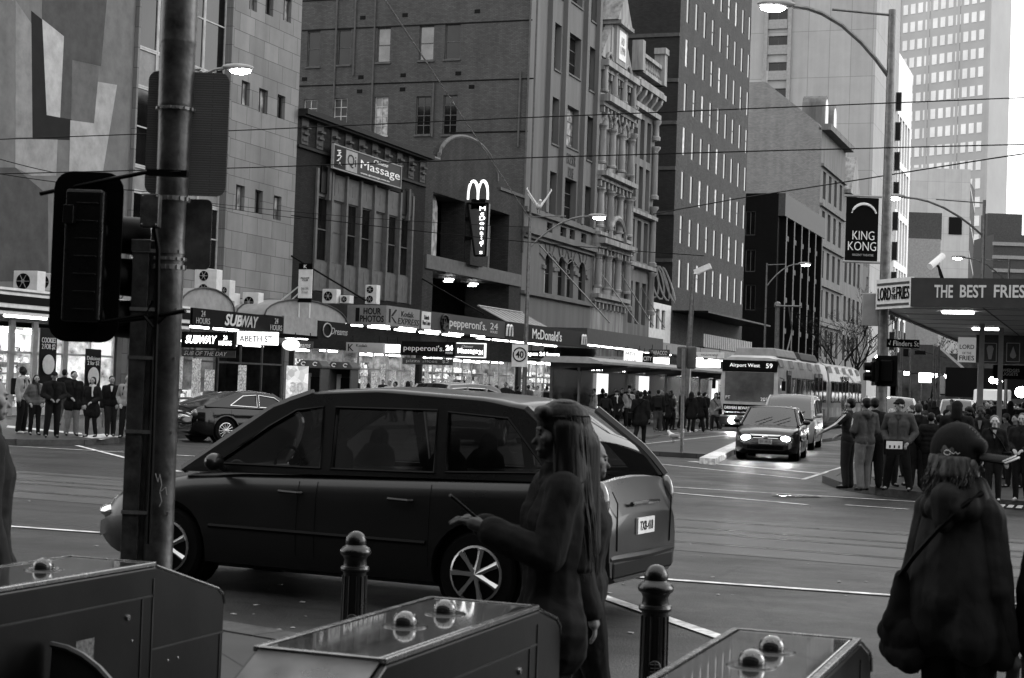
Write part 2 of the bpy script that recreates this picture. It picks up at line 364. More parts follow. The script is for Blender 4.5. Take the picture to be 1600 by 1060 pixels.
# ================================================================== materials used by the setting
def asphalt():
    m = bpy.data.materials.new('asphalt'); m.use_nodes = True; t = m.node_tree; L = t.links; b = t.nodes['Principled BSDF']
    tc = N(t, 'ShaderNodeTexCoord')
    n = N(t, 'ShaderNodeTexNoise'); n.inputs['Scale'].default_value = .35; n.inputs['Detail'].default_value = 10; n.inputs['Roughness'].default_value = .7; L.new(tc.outputs['Object'], n.inputs[0])
    n2 = N(t, 'ShaderNodeTexNoise'); n2.inputs['Scale'].default_value = 45; n2.inputs['Detail'].default_value = 4; L.new(tc.outputs['Object'], n2.inputs[0])
    mp = N(t, 'ShaderNodeMapping'); mp.inputs['Scale'].default_value = (.1, 1.6, 1); L.new(tc.outputs['Object'], mp.inputs[0])
    n3 = N(t, 'ShaderNodeTexNoise'); n3.inputs['Scale'].default_value = 1.2; n3.inputs['Detail'].default_value = 5; L.new(mp.outputs[0], n3.inputs[0])
    a = N(t, 'ShaderNodeMath', operation='ADD'); L.new(n.outputs[0], a.inputs[0]); L.new(n3.outputs[0], a.inputs[1])
    a2 = N(t, 'ShaderNodeMath', operation='MULTIPLY_ADD'); L.new(n2.outputs[0], a2.inputs[0]); a2.inputs[1].default_value = 1.3; L.new(a.outputs[0], a2.inputs[2])
    r = N(t, 'ShaderNodeValToRGB'); r.color_ramp.elements[0].position = .45; r.color_ramp.elements[1].position = .95
    mr = N(t, 'ShaderNodeMapRange'); mr.inputs['From Min'].default_value = .6; mr.inputs['From Max'].default_value = 2.6; L.new(a2.outputs[0], mr.inputs[0])
    L.new(mr.outputs[0], r.inputs[0]); r.color_ramp.elements[0].color = g4(.02); r.color_ramp.elements[1].color = g4(.125)
    # tar patches, hairline cracks and oil stains
    br = N(t, 'ShaderNodeTexBrick'); br.inputs['Scale'].default_value = 1; br.inputs['Brick Width'].default_value = 7.3; br.inputs['Row Height'].default_value = 3.1; br.inputs['Mortar Size'].default_value = .03
    br.inputs['Color1'].default_value = (.72,.72,.72,1); br.inputs['Color2'].default_value = (1.12,1.12,1.12,1); br.inputs['Mortar'].default_value = (.45,.45,.45,1); L.new(tc.outputs['Object'], br.inputs['Vector'])
    vo = N(t, 'ShaderNodeTexVoronoi', feature='DISTANCE_TO_EDGE'); vo.inputs['Scale'].default_value = .33
    nm = N(t, 'ShaderNodeMix', data_type='VECTOR'); nm.inputs[0].default_value = .25; nz = N(t, 'ShaderNodeTexNoise'); nz.inputs['Scale'].default_value = 1.5; nz.inputs['Detail'].default_value = 6; L.new(tc.outputs['Object'], nz.inputs[0])
    L.new(tc.outputs['Object'], nm.inputs[4]); L.new(nz.outputs['Color'], nm.inputs[5]); L.new(nm.outputs[1], vo.inputs['Vector'])
    ck = N(t, 'ShaderNodeMapRange'); ck.inputs['From Min'].default_value = .0; ck.inputs['From Max'].default_value = .012; ck.inputs['To Min'].default_value = .5; ck.inputs['To Max'].default_value = 1; L.new(vo.outputs['Distance'], ck.inputs[0])
    ns = N(t, 'ShaderNodeTexNoise'); ns.inputs['Scale'].default_value = .9; ns.inputs['Detail'].default_value = 3; L.new(tc.outputs['Object'], ns.inputs[0])
    st = N(t, 'ShaderNodeMapRange'); st.inputs['From Min'].default_value = .62; st.inputs['From Max'].default_value = .7; st.inputs['To Min'].default_value = 1; st.inputs['To Max'].default_value = .6; L.new(ns.outputs[0], st.inputs[0])
    q1 = N(t, 'ShaderNodeVectorMath', operation='SCALE'); L.new(r.outputs[0], q1.inputs[0]); L.new(ck.outputs[0], q1.inputs['Scale'])
    q2 = N(t, 'ShaderNodeVectorMath', operation='SCALE'); L.new(q1.outputs[0], q2.inputs[0]); L.new(st.outputs[0], q2.inputs['Scale'])
    q3 = N(t, 'ShaderNodeVectorMath', operation='MULTIPLY'); L.new(q2.outputs[0], q3.inputs[0]); L.new(br.outputs['Color'], q3.inputs[1])
    L.new(q3.outputs[0], b.inputs['Base Color'])
    r2 = N(t, 'ShaderNodeMapRange'); r2.inputs['From Min'].default_value = .35; r2.inputs['From Max'].default_value = .65; r2.inputs['To Min'].default_value = .42; r2.inputs['To Max'].default_value = .75; b.inputs['Specular IOR Level'].default_value = .28
    L.new(n.outputs[0], r2.inputs[0]); L.new(r2.outputs[0], b.inputs['Roughness'])
    bp = N(t, 'ShaderNodeBump'); bp.inputs['Strength'].default_value = .7; bp.inputs['Distance'].default_value = .012; L.new(n2.outputs[0], bp.inputs['Height']); L.new(bp.outputs[0], b.inputs['Normal'])
    return m
M_ASPH = asphalt()
M_CONC = mat('track_concrete', .13, .5, var=.22, scale=1.2, bump=.3, bscale=30)
M_PAVE = brick('footpath_paving', .1, .9, .6, .012, .05, .12, .6, .3)
M_KERB = mat('bluestone_kerb', .11, .6, var=.3, scale=6, bump=.4)
M_PAINT = mat('road_paint', .5, .6, var=.6, scale=5, bump=.2)
M_RAIL = mat('rail_steel', .35, .3, metal=1, var=.3)
M_DARK = mat('dark_paint', .012, .5, var=.2)
M_BLACK = mat('black_plastic', .004, .5, var=0)
M_STEEL = mat('galvanised_steel', .22, .45, metal=.6, var=.3, scale=8)
M_WHITEP = mat('white_paint', .6, .55, var=.12)
M_LIGHTP = mat('light_grey_paint', .33, .6, var=.15)
M_MIDP = mat('mid_grey_paint', .12, .6, var=.2)
M_GLASS = glassdark('window_glass')
M_GLASSL = glassdark('sky_window_glass', .1, .08, .9, .3, .9)
M_GLASSB = glassdark('bright_blind_glass', .28, .3, .8, .05, 2.5)
M_FRAME = mat('window_frame_grey', .14, .6, var=.2)
M_FRAME2 = mat('window_frame_dull', .12, .6, var=.3)
M_FRAMEW = mat('window_frame_pale', .42, .6, var=.2)
M_TUBE = emis('lit_tube', 1, 8)
M_LIT = emis('lit_panel', .95, 1.3)
M_LITD = emis('lit_panel_dim', .9, .6)
M_TXTW = mat('lettering_white', .7, .5, var=0)
M_TXTG = mat('lettering_grey', .4, .5, var=0)
M_TXTB = mat('lettering_black', .01, .5, var=0)
M_TXTL = emis('lettering_lit', 1, 2.5)
M_SIGNK = mat('sign_black', .006, .6, var=0)
M_GOODS = island('packed_goods', .01, .9, .5, .4, 9)  # faint emission on the packets stands in for shop light
M_POST = island('printed_posters', .03, .7, .4, .25, 16)  # prints glow a little to brighten the shop strip, no lamp behind them
M_INT = mat('shop_interior', .35, .7, var=.3)
M_LAMP = emis('lamp_lens', 1, 60)
M_LAMP2 = emis('lamp_lens_far', 1, 25)
X0, XF = -36.2, -32.5
VPX, VPY = 1734.3, 633.5

# ================================================================== ground
gm = MB(); gm.quad((-1500,-300,0),(1500,-300,0),(1500,2500,0),(-1500,2500,0))
tag(gm.build('road', M_ASPH), kind='structure')
def slab(name, poly, z1, m, kerb=True, z0=0.0):
    mb = MB(); mb.prism(poly, lambda a, b, t: V((a, b, t)), z0, z1)
    o = tag(mb.build(name, m), kind='structure')
    return o
def kerbline(name, pts, zt, w=.3, h=.01):
    """kerb stones along an edge, 6 mm proud of the paving"""
    mb = MB()
    for (a, b) in zip(pts, pts[1:]):
        a, b = V((*a, 0)), V((*b, 0)); d = (b-a).normalized(); nn = V((-d.y, d.x, 0)); L = (b-a).length; k = max(1, int(L/1.1))
        for i in range(k):
            p, q = a + d*(L*i/k+.006), a + d*(L*(i+1)/k-.006)
            c = (p+q)/2 + nn*(w/2-.02); mb.boxc((c.x, c.y, (zt+h)/2+.001), ((q-p).length, w, zt+h-.002), math.atan2(d.y, d.x))
    return tag(mb.build(name, M_KERB), kind='structure')
# west footpath, north-east corner, station forecourt, refuge island, tram platform
wf = [(-26.6,420),(-25.6,46),(-24.7,40),(-23.7,36),(-23.5,34.2),(-24.3,32.6),(-25.8,32.0),(-32,32.2),(-120,38),(-120,420)]
slab('footpath_west', wf, .14, M_PAVE); kerbline('kerb_west', list(reversed(wf[:9])), .14)
ef = [(-5.9,420),(-5.9,37.5),(-5.7,35.2),(-5.0,33.0),(-4.1,31.6),(-2.6,30.3),(-.8,29.4),(3,28.4),(40,25),(40,420)]
slab('footpath_east', list(reversed(ef)), .14, M_PAVE); kerbline('kerb_east', ef[:9], .14)
sf = [(30,8.0),(-.5,8.6),(-2.6,8.9),(-4.2,9.4),(-6.4,10.1),(-12,10.9),(-60,15.5),(-60,-30),(30,-30)]
slab('footpath_station', sf, .12, M_PAVE); kerbline('kerb_station', list(reversed(sf[:7])), .12)
rf = [(-10.4,44.2),(-10.6,60),(-10.6,170),(-13.3,170),(-13.3,52),(-13.0,46),(-12.6,44.6)]
slab('refuge_island', rf, .13, M_PAVE)
def strip(mb, pts, w, z):
    pts = [V(p) for p in pts]
    for a, b in zip(pts, pts[1:]):
        d = (b-a); d.z = 0; d.normalize(); nn = V((-d.y, d.x, 0))*(w/2)
        mb.quad((a.x-nn.x,a.y-nn.y,z),(b.x-nn.x,b.y-nn.y,z),(b.x+nn.x,b.y+nn.y,z),(a.x+nn.x,a.y+nn.y,z))
def ext(a, b, ka, kb):
    a, b = V(a), V(b); d = (b-a).normalized(); return a-d*ka, b+d*kb
# concrete bed and rails of the tracks on the cross street
A, B = ext(gp(100,741), gp(1320,825), 60, 40); C_, D_ = ext(gp(60,781), gp(1406,888), 60, 40)
mb = MB(); mb.quad((C_.x,C_.y,.004),(D_.x,D_.y,.004),(B.x,B.y,.004),(A.x,A.y,.004)); tag(mb.build('track_bed', M_CONC), kind='structure')
mb = MB(); mr2 = MB()
for k in (.2, .47, .62, .88):
    p, q = C_.lerp(A, k), D_.lerp(B, k); strip(mb, [p, q], .06, .009)
    strip(mr2, [p+V((0,.09,0)), q+V((0,.09,0))], .05, .0075)
tag(mb.build('tram_rails', M_RAIL), kind='structure'); tag(mr2.build('rail_grooves', M_DARK), kind='structure')
# tracks curving up the side street
mb = MB(); bed = MB(); bed.quad((-20.6,44,.004),(-14.2,44,.004),(-14.2,420,.004),(-20.6,420,.004))
tag(bed.build('side_street_track_bed', mat('track_concrete_dark', .1, .5, var=.25, scale=1.0)), kind='structure')
for x in (-19.8,-18.36,-16.62,-15.18): strip(mb, [(x,44,0),(x,420,0)], .06, .009)
tag(mb.build('side_street_rails', M_RAIL), kind='structure')
# painted lines
mb = MB(); Z = .013
def pl(p, q, w, ka=0, kb=0): a, b = ext(gp(*p), gp(*q), ka, kb); strip(mb, [a, b], w, Z)
pl((17,824),(158,834),.11,30,0); pl((1054,908),(1592,946),.11,0,25); pl((158,834),(1054,908),.11)
pl((18,698),(201,708),.09,20,4); pl((120,697),(280,738),.12)
pl((930,930),(1140,1003),.13,1,0); pl((1080,722),(1283,741),.3); pl((1040,727),(1252,749),.12,6,0)
pl((1033,761),(1280,776),.1,8,2); pl((1255,750),(1322,729),.11); pl((1030,769),(1262,790),.1,8,0)
pl((1010,682),(1155,660),.1); pl((1010,694),(1150,679),.1); pl((1320,790),(1420,797),.06)
tag(mb.build('road_markings', M_PAINT), kind='structure')
mb = MB()
for a, b in (((1210,776),(1282,777)),): strip(mb, [gp(*a), gp(*b)], .35, .016)
tag(mb.build('drain_cover', mat('wet_iron', .12, .25, metal=.8, var=.4)), kind='structure')
# white painted nose of the refuge island
mb = MB(); c = [gp(1098,718,.135), gp(1118,718,.135), gp(1155,696,.135), gp(1155,688,.135)]
mb.prism([(p.x,p.y) for p in (gp(1093,717,.13), gp(1117,719,.13), gp(1168,693,.13), gp(1168,683,.13))], lambda a,b,t: V((a,b,t)), .002, .16)
tag(mb.build('refuge_nose', M_PAINT), kind='structure')
mb = MB(); mb.quad(*[tuple(gp(x,y,.147)) for x,y in ((122,682),(158,687),(190,683),(162,678))]); mb.quad(*[tuple(gp(x,y,.147)) for x,y in ((10,668),(128,679),(128,677),(12,665))])
tag(mb.build('paving_patches', M_PAINT), kind='structure')
mb = MB()      # tactile paving studs by the crossing
o = gp(1572,791,.142)
for i in range(9):
    for j in range(5): mb.cyl((o.x-.35+i*.14, o.y-.3+j*.14, .141), (o.x-.35+i*.14, o.y-.3+j*.14, .15), .05, .04, 8)
tag(mb.build('tactile_paving', M_LIGHTP), kind='structure')
mh = MB(); p = gp(1592,928); mh.lathe([(.0,.0),(.32,.0),(.32,.006),(0,.006)], (p.x,p.y,.001), 24); tag(mh.build('manhole_cover', mat('manhole_iron', .2, .4, metal=.6)), kind='structure')

# ================================================================== facade helpers
def hX(x0, x1, yt, yb, X=X0, dep=.3):
    a = pX(x0, yt, X); k = (VPY-yt)/(VPX-x0); b = pX(x1, yt+(x1-x0)*k, X); c = pX(x0, yb, X)
    return (a.y, b.y, c.z, a.z, dep)
def hY(x0, x1, yt, yb, Y, dep=.25):
    a = pY(x0, yt, Y); b = pY(x1, yt, Y); c = pY(x0, yb, Y); return (a.x, b.x, c.z, a.z, dep)
def zX(x, y, X=X0): return pX(x, y, X).z
def yX(x, y, X=X0): return pX(x, y, X).y
def building(name, label, cat, Y0, Y1, H, m, holesX=(), holesY=(), back=-62, msouth=None, X=X0, z0=.14, shopdep=3.6, wname='wall'):
    r = thing(name, label, cat, (X, Y0, z0))
    mb = MB(); wall_holes(mb, 'X', X, Y0, Y1, z0, H, holesX, .3)
    mb.quad((X,Y0,H),(X,Y1,H),(back,Y1,H),(back,Y0,H)); mb.quad((X,Y1,z0),(X,Y1,H),(back,Y1,H),(back,Y1,z0)); mb.quad((back,Y0,z0),(back,Y1,z0),(back,Y1,H),(back,Y0,H))
    if msouth is None: wall_holes(mb, 'Y', Y0, back, X, z0, H, holesY, .25)
    mb.build(wname, m, r)
    if msouth is not None:
        mb = MB(); wall_holes(mb, 'Y', Y0, back, X, z0, H, holesY, .25); mb.build('side_wall', msouth, r)
    return r
def BX(mb, u0, u1, z0, z1, out, inn=0.0, X=X0):      # block on an east-facing wall, standing out by 'out'
    mb.box((X-inn, u0, z0), (X+out, u1, z1)); return mb

# ---------------- mural building + curtain wall + tiled bay (left)
M_RENDER = mat('mural_render', .2, .85, var=.18, scale=1.2, bump=.2, bscale=60)
Ya, Yb, Yc, Yd = 36.5, yX(205,200), yX(352,250), yX(463,250)
r = building('mural_building', 'rendered corner building painted with a large abstract patchwork mural', 'building', Ya, Yb-.01, 26, M_RENDER, [(Ya+.6, Yb-.35, .16, 3.45, 4.5)])
def mural(name, pts, v, k):
    mb = MB(); mb.prism([(pX(x,y,X0+k).y, pX(x,y,X0+k).z) for x, y in pts], fnX(X0+k), -.004, 0); mb.build(name, mat('mural_%d' % int(v*1000), v, .85, var=.2, scale=1.5, bump=.2, bscale=60), r)
mural('mural_panel', [(24,0),(65,60),(52,215),(24,215)], .26, .006)
mural('mural_panel', [(49,17),(66,31),(74,180),(112,187),(110,219),(51,217)], .045, .009)
mural('mural_panel', [(66,30),(100,57),(94,184),(73,180)], .4, .012)
mural('mural_panel', [(66,0),(167,0),(158,104),(113,94),(112,187),(94,184),(100,57),(66,30)], .12, .006)
mural('mural_panel', [(113,94),(155,104),(147,193),(111,187)], .17, .009)
mural('mural_panel', [(153,128),(183,133),(161,268),(108,268),(110,188),(147,193)], .35, .012)
mural('mural_panel', [(24,218),(90,218),(88,275),(50,275),(24,262)], .3, .006)
mural('mural_panel', [(0,262),(24,262),(75,305),(76,440),(0,440)], .12, .004)

M_TILE = brick('facade_stone_tile', .24, 1.35, .8, .018, .14, .1, .75, .2, off=.33, big=.16)
M_CURT = mat('curtain_wall_panel', .27, .5, var=.15)
tw = [(378,391,125,163),(405,419,137,175),(434,446,147,184),(369,383,288,328),(399,411,296,333),(428,440,305,343),(391,403,-30,15),(416,428,-15,22),(444,456,-5,32)]
hs_ = [hX(a,b,c,d) for a,b,c,d in tw]
curt = (Yb+.12, Yc-.1, 6.2, 25.5, .35)
r = building('glass_and_tile_building', 'pale stone tiled office block with a dark glass bay and small square windows', 'building', Yb, Yd, 26, M_TILE, hs_+[curt, (Yb+.4, Yd-.4, .16, 3.4, 3.4)])
for h in hs_: window(r, 'X', X0, h[0], h[1], h[2], h[3], .2, M_FRAME, M_GLASSB if random.random() < .5 else M_GLASS, 2, 1, .05)
zz = [zX(216,420), zX(216,298), zX(216,258), zX(216,132), zX(216,70), zX(216,-60), 25.3]
nu = 4
for i in range(nu):
    for j, (za, zb) in enumerate([(6.3, zz[1]), (zz[1], zz[2]), (zz[2], zz[3]), (zz[3], zz[4]), (zz[4], 19), (19, 20.5), (20.5, 25.3)]):
        u0 = curt[0] + (curt[1]-curt[0])*i/nu; u1 = curt[0] + (curt[1]-curt[0])*(i+1)/nu
        if zb - za < .2: continue
        mbp = M_CURT if j in (1, 3, 5) else M_GLASS
        window(r, 'X', X0, u0+.01, u1-.01, za, zb-.01, .2, M_FRAMEW, mbp, 1, 1 if j in (1,3,5) else 2, .07, name='window' if j not in (1,3,5) else 'spandrel_panel')
mb = MB()
for k in (Yb+.01, Yc-.08): BX(mb, k, k+.13, 4.6, 25.9, .16)
mb.build('pilaster', M_TILE, r)

# ---------------- massage building
M_BR1 = brick('dark_brick', .035, .24, .085, .012, .022, .25, .85, .3, big=.3)
M_BLIND = mat('drawn_blind', .13, .4, var=.12, scale=.8)
M_PANEL = mat('window_surround_grey', .16, .6, var=.2)
HM = zX(468,172)
Ye = yX(667,240)
bay = (yX(494,300), yX(643,350), zX(494,455)+.0, zX(494,262), .22)
r = building('massage_building', 'low dark brick building with bracketed cornice and a seven bay window', 'building', Yd+.01, Ye, HM-.15, M_BR1, [bay, (Yd+.5, Ye-.4, .16, 3.3, 3.6)])
mb = MB(); BX(mb, Yd+.01, Ye, HM-.2, HM+.05, .5); BX(mb, Yd+.01, Ye, HM-.3, HM-.201, .35); BX(mb, Yd+.01, Ye, HM-1.75, HM-1.62, .12); mb.build('cornice', mat('cornice_dark', .05, .7), r)
n = 10
for i in range(n):
    u = Yd+.35 + (Ye-Yd-1.3)*i/(n-1); mb = MB()
    for k in range(3): BX(mb, u+.1, u+.6, HM-1.4+k*.3, HM-1.3+k*.3, .1+.07*k)
    BX(mb, u, u+.7, HM-1.55, HM-.32, .05); mb.build('bracket', mat('cornice_bracket', .11, .7), r)
nb = 7
zt, zp, zs, zb = bay[3], zX(494,305), zX(494,407), bay[2]
mb = MB()
for i in range(nb+1):
    u = bay[0] + (bay[1]-bay[0])*i/nb; BX(mb, u-.1, u+.1, zb, zt, .1, .2)
mb.build('mullions', M_PANEL, r)
for i in range(nb):
    u0 = bay[0] + (bay[1]-bay[0])*i/nb+.102; u1 = bay[0] + (bay[1]-bay[0])*(i+1)/nb-.102
    mb = MB(); BX(mb, u0, u1, zp, zt-.05, -.03, .2); BX(mb, (u0+u1)/2-.03, (u0+u1)/2+.03, zp+.35, zt-.4, -.02, .05); mb.build('upper_panel', M_PANEL, r)
    mb = MB(); BX(mb, u0, u1, zb+.04, zs, -.03, .2); BX(mb, (u0+u1)/2-.03, (u0+u1)/2+.03, zb+.2, zs-.15, -.02, .05); mb.build('lower_panel', M_PANEL, r)
    window(r, 'X', X0, u0, u1, zs+.003, zp-.003, .16, M_FRAME, [M_GLASS, M_BLIND, M_GLASS, M_GLASS, M_BLIND, M_GLASS, M_GLASS][i], 1, 2, .07)
for u in (yX(502,240), yX(628,285)):
    mb = MB(); BX(mb, u, u+1.5, HM-3.6, HM-2.3, .07); mb.build('vent_panel', M_DARK, r)
    mb = MB(); BX(mb, u+.62, u+.85, HM-3.9, HM-2.15, .2); mb.build('stone_boss', M_MIDP, r)

def signboard(name, label, cat, axis, P, u0, u1, z0, z1, m, texts=(), thick=.12, edge=None, group=None):
    """box sign: board part plus lettering parts.  texts: (string, material, u-centre, z-centre, width, height, {options})"""
    loc = (P, u0, z0) if axis == 'X' else (u0, P, z0)
    r = thing(name, label, cat, loc, group); mb = MB()
    if axis == 'X': mb.box((P-thick, u0, z0), (P, u1, z1))
    else: mb.box((u0, P, z0), (u1, P+thick, z1))
    mb.build('board', m, r)
    if edge:
        mb = MB(); e = .05
        for a, b, c, d in ((u0-e,u1+e,z0-e,z0),(u0-e,u1+e,z1,z1+e),(u0-e,u0,z0,z1),(u1,u1+e,z0,z1)):
            if axis == 'X': mb.box((P-thick*.9, a, c), (P+.03, b, d))
            else: mb.box((a, P-.03, c), (b, P+thick*.9, d))
        mb.build('frame', edge, r)
    for t in texts:
        o = t[6] if len(t) > 6 else {}
        if axis == 'X': text(t[0], 'lettering', t[1], r, (P+.004, t[2], t[3]), XU, t[4], t[5], **o)
        else: text(t[0], 'lettering', t[1], r, (t[2], P-.004, t[3]), YU, t[4], t[5], **o)
    return r
# qi massage sign on its brackets
XS = X0+.45
u0, u1 = yX(522,225,XS), yX(627,258,XS); z0, z1 = zX(522,262,XS), zX(522,226,XS)
w = u1-u0; h = z1-z0
s = signboard('massage_sign', 'framed sign reading Qi Chinese Massage high on the dark brick building', 'sign', 'X', XS, u0, u1, z0, z1, mat('sign_mid', .06, .5, var=.1),
    [('Massage', M_TXTW, u0+w*.68, z0+h*.47, w*.6, h*.5, dict(bold=.0)), ('Chinese', M_TXTW, u0+w*.68, z0+h*.84, w*.22, h*.17, dict(shear=.4)), ('www.qimassage.com.au', M_TXTW, u0+w*.6, z0+h*.12, w*.44, h*.1, {})], edge=M_LIGHTP)
mb = MB(); mb.box((XS, u0+w*.17, z0+.05), (XS+.01, u0+w*.33, z1-.05)); p = mb.build('pale_panel', M_LIGHTP, s)
text('Qi', 'lettering', M_TXTB, s, (XS+.012, u0+w*.25, (z0+z1)/2), XU, w*.12, h*.6)
mb = MB(); mb.box((XS, u0+.03, z0+.05), (XS+.008, u0+w*.16, z1-.05)); mb.build('dark_panel', M_SIGNK, s)
mb = MB()
for k in range(9): mb.tube([(XS+.016, u0+w*.08+.18*math.sin(k*2.1)-.15, z0+h*(.18+k*.075)), (XS+.016, u0+w*.08+.12*math.cos(k*1.7), z0+h*(.22+k*.075)), (XS+.016, u0+w*.08+.2*math.cos(k*1.3), z0+h*(.2+k*.075))], .03, 5)
mb.build('emblem', M_TXTW, s)

# ---------------- burger restaurant building with arched parapet
M_BR2 = brick('warm_grey_brick', .075, .24, .085, .01, .04, .15, .85, .2, big=.25)
Yf = yX(816,400)
zlow = 14.0
Hs = HM-.1
yc0, yc1 = yX(690,250), yX(775,290)     # curved gable
r = building('burger_restaurant_building', 'grey brick restaurant building with a rounded gable and deep recessed opening', 'building', Ye+.01, Yf, zlow, M_BR2,
    [(yX(677,300), yX(727,312), zX(677,403), zX(677,300), 1.5), (yX(765,330), yX(796,340), zX(765,430), zX(765,326), 1.5), (yX(677,415), yX(796,435), 4.6, zX(677,421), 3.0), (Ye+.4, Yf-.4, .16, 3.3, 3.4)])
cy_ = (yc0+yc1)/2; rr = (yc1-yc0)/2
top = zX(727,214); base = zlow
poly = [(Ye+.02, base), (Ye+.02, base+.45)]
for k in range(0, 17): a = PI - PI*k/16; poly.append((cy_ + (rr+.3)*math.cos(a), base+.45 + (top-base-.45)*math.sin(a)))
poly += [(yc1+.3, base)]
mb = MB(); mb.prism(poly, fnX(X0), -.5, 0); mb.build('curved_gable', M_BR2, r)
mb = MB(); mb.tube([(X0-.05, a, b+.05) for a, b in poly[1:-1]], .12, 6); mb.build('gable_trim', M_PANEL, r)
mb = MB(); BX(mb, yc1+.6, Yf, zlow, zlow+.18, .1, .5); mb.build('coping', M_MIDP, r)
# arched window (lit look only in its pale glass) inside the recess, column, lower beam
mb = MB(); u0, u1 = yX(677,330), yX(783,350)
BX(mb, yX(728,350), yX(748,350), zX(677,403), zX(677,300)-.01, .35, 0); mb.build('pier', M_BR2, r)
mb = MB(); BX(mb, Ye+.3, Yf-.3, zX(700,418)-.3, zX(700,405), .1, .1); mb.build('beam', M_PANEL, r)
mb = MB(); poly = [(u0+.1, zX(677,400)), (u0+2.3, zX(677,400))] + [(u0+1.2+1.1*math.cos(PI*k/10), zX(677,325) + 1.1*math.sin(PI*k/10)) for k in range(11)]
mb.prism(poly, fnX(X0-.7), -.1, 0); wd = mb.build('arched_window', M_GLASSB, r)
text('\n'.join("McDonald's"), 'window_lettering', M_TXTL, r, (X0-.66, u0+.8, zX(677,355)), XU, .55, 4.0)
for k, (a, b) in enumerate(((yX(765,330)+.3, yX(765,330)+1.5), (yX(765,330)+1.7, yX(796,340)-.3))):
    window(r, 'X', X0, a, b, zX(765,422), zX(765,345), 1.2, M_FRAMEW, M_GLASSB, 1, 2, .1)
mb = MB()
for k in range(6): a = Ye+2.4+k*2.0; mb.lathe([(0,0),(.28,0),(.28,.05),(0,.05)], (X0-1.0-(k % 2)*.9, a, zX(677,421)-.25), 12)
mb.build('ceiling_light', M_TUBE, r)
window(r, 'X', X0, Ye+1.2, Ye+6.5, 4.9, 7.2, 2.6, M_FRAME, mat('painted_room_glow', .1, .4, var=.6, scale=1.5), 3, 1, .08)  # mottled pane colour stands in for the lit room upstairs
# vertical blade sign with the arches
def arches(par, c, u, w, h, m, r=.05, name='arches_emblem'):
    c, u = V(c), V(u); mb = MB()
    for sgn in (-1, 1):
        pts = []
        for k in range(15):
            t = PI*k/14; x = (-math.cos(t))*w/4 + sgn*w/4; z = (math.sin(t)**.72)*h - h/2; pts.append(c + u*x + V((0,0,z)))
        mb.tube(pts, [r*(1.0 if 2 < k < 12 else .8) for k in range(15)], 8)
    return mb.build(name, m, par, smooth=True)
XB = X0+1.35
s = thing('arches_blade_sign', 'tapering vertical blade sign topped by an M of two arches on the rounded gable', 'sign', (X0, yX(740,380), 8))
YB = yX(729,360)-.3
cA = pY(731,318,YB); cB = pY(763,318,YB); cC = pY(759,400,YB); cD = pY(742,400,YB)
mb = MB(); mb.prism([(cA.x,cA.z),(cB.x,cB.z),(cC.x,cC.z),(cD.x,cD.z)], fnY(YB), -.35, 0); mb.build('board', mat('blade_mid', .12, .4, var=0), s)
mb = MB()
ed = [(cA.x,cA.z),(cB.x,cB.z),(cC.x,cC.z),(cD.x,cD.z)]
for k in range(4):
    a, b = ed[k], ed[(k+1) % 4]; mb.tube([(a[0], YB-.02, a[1]), (b[0], YB-.02, b[1])], .06, 6)
mb.build('edging', M_SIGNK, s)
tx = pY(753,360,YB); text('\n'.join("McDonald's"), 'lettering', M_TXTL, s, (tx.x, YB-.02, tx.z), YU, .36, (cA.z-cD.z)*.9)
ac = pY(748,298,YB); arches(s, (ac.x, YB-.1, ac.z), YU, 1.25, 1.1, emis('arches_glow', .85, .8), .09)
mb = MB(); mb.box((ac.x-.45, YB, ac.z-1.1), (ac.x+.45, YB+.3, ac.z-.5)); mb.box((X0, YB+.02, cA.z-1), (cA.x+.3, YB+.2, cA.z-.8)); mb.box((X0, YB+.02, cD.z+1), (cA.x+.3, YB+.2, cD.z+1.2)); mb.build('bracket', M_SIGNK, s)

# ---------------- tall office with a blank brick side wall (windows scattered on it)
M_BR3 = brick('brown_brick', .135, .24, .085, .01, .09, .12, .88, .2, big=.16)
M_EXC = mat('rendered_facade', .2, .8, var=.16, scale=1.0, bump=.15, bscale=30, streak=True)
Yg = yX(935,100)
YS = Yf+.01
HE = 40
sw = [(481,501,49,105),(528,549,47,102),(590,611,44,98),(656,679,41,95),(696,720,38,93)]
sw2 = [(475,496,156,212),(522,543,154,210),(586,607,152,212),(651,674,151,211),(693,715,149,211)]
sw3 = [(487,507,-58,-5),(534,554,-60,-8),(596,617,-62,-10),(662,685,-66,-14),(702,724,-68,-18)]
hy = [hY(a,b,c,d,YS) for a,b,c,d in sw+sw2+sw3]
# facade openings
HX = []
zr = [zX(886,163), zX(886,228)]; dz = zX(890,50)-zX(886,163)
cols = [(yX(862.5,185), yX(873,190), 2), (yX(884,190), yX(904,195), 0), (yX(917.5,205), yX(927,210), 1)]
for k in range(-1, 4):
    for (a, b, t) in cols: HX.append((a, b, zr[1]+k*dz - (.3 if t else 0), zr[0]+k*dz, .55))
arch4 = [(852,864.5,394,458),(873,884,400,462),(887,897,404,465),(905,915.5,409,469)]
AR = [hX(*a, dep=.4) for a in arch4]
att = [hX(*a, dep=.3) for a in ((855,863.5,347,363),(876,885,354,370),(890.5,898.5,358,374),(908.5,916.5,364,380))]
zl = zX(843,365)
HX = [h for h in HX if h[2] > att[0][3]+.2]
r = building('excelsior_building', 'tall rendered office with pilasters and a wide plain brick side wall', 'building', YS, Yg, HE, M_EXC, HX+AR+att+[(YS+.5, Yg-.4, .16, 3.6, 3.2)], hy, back=-95, msouth=M_BR3)
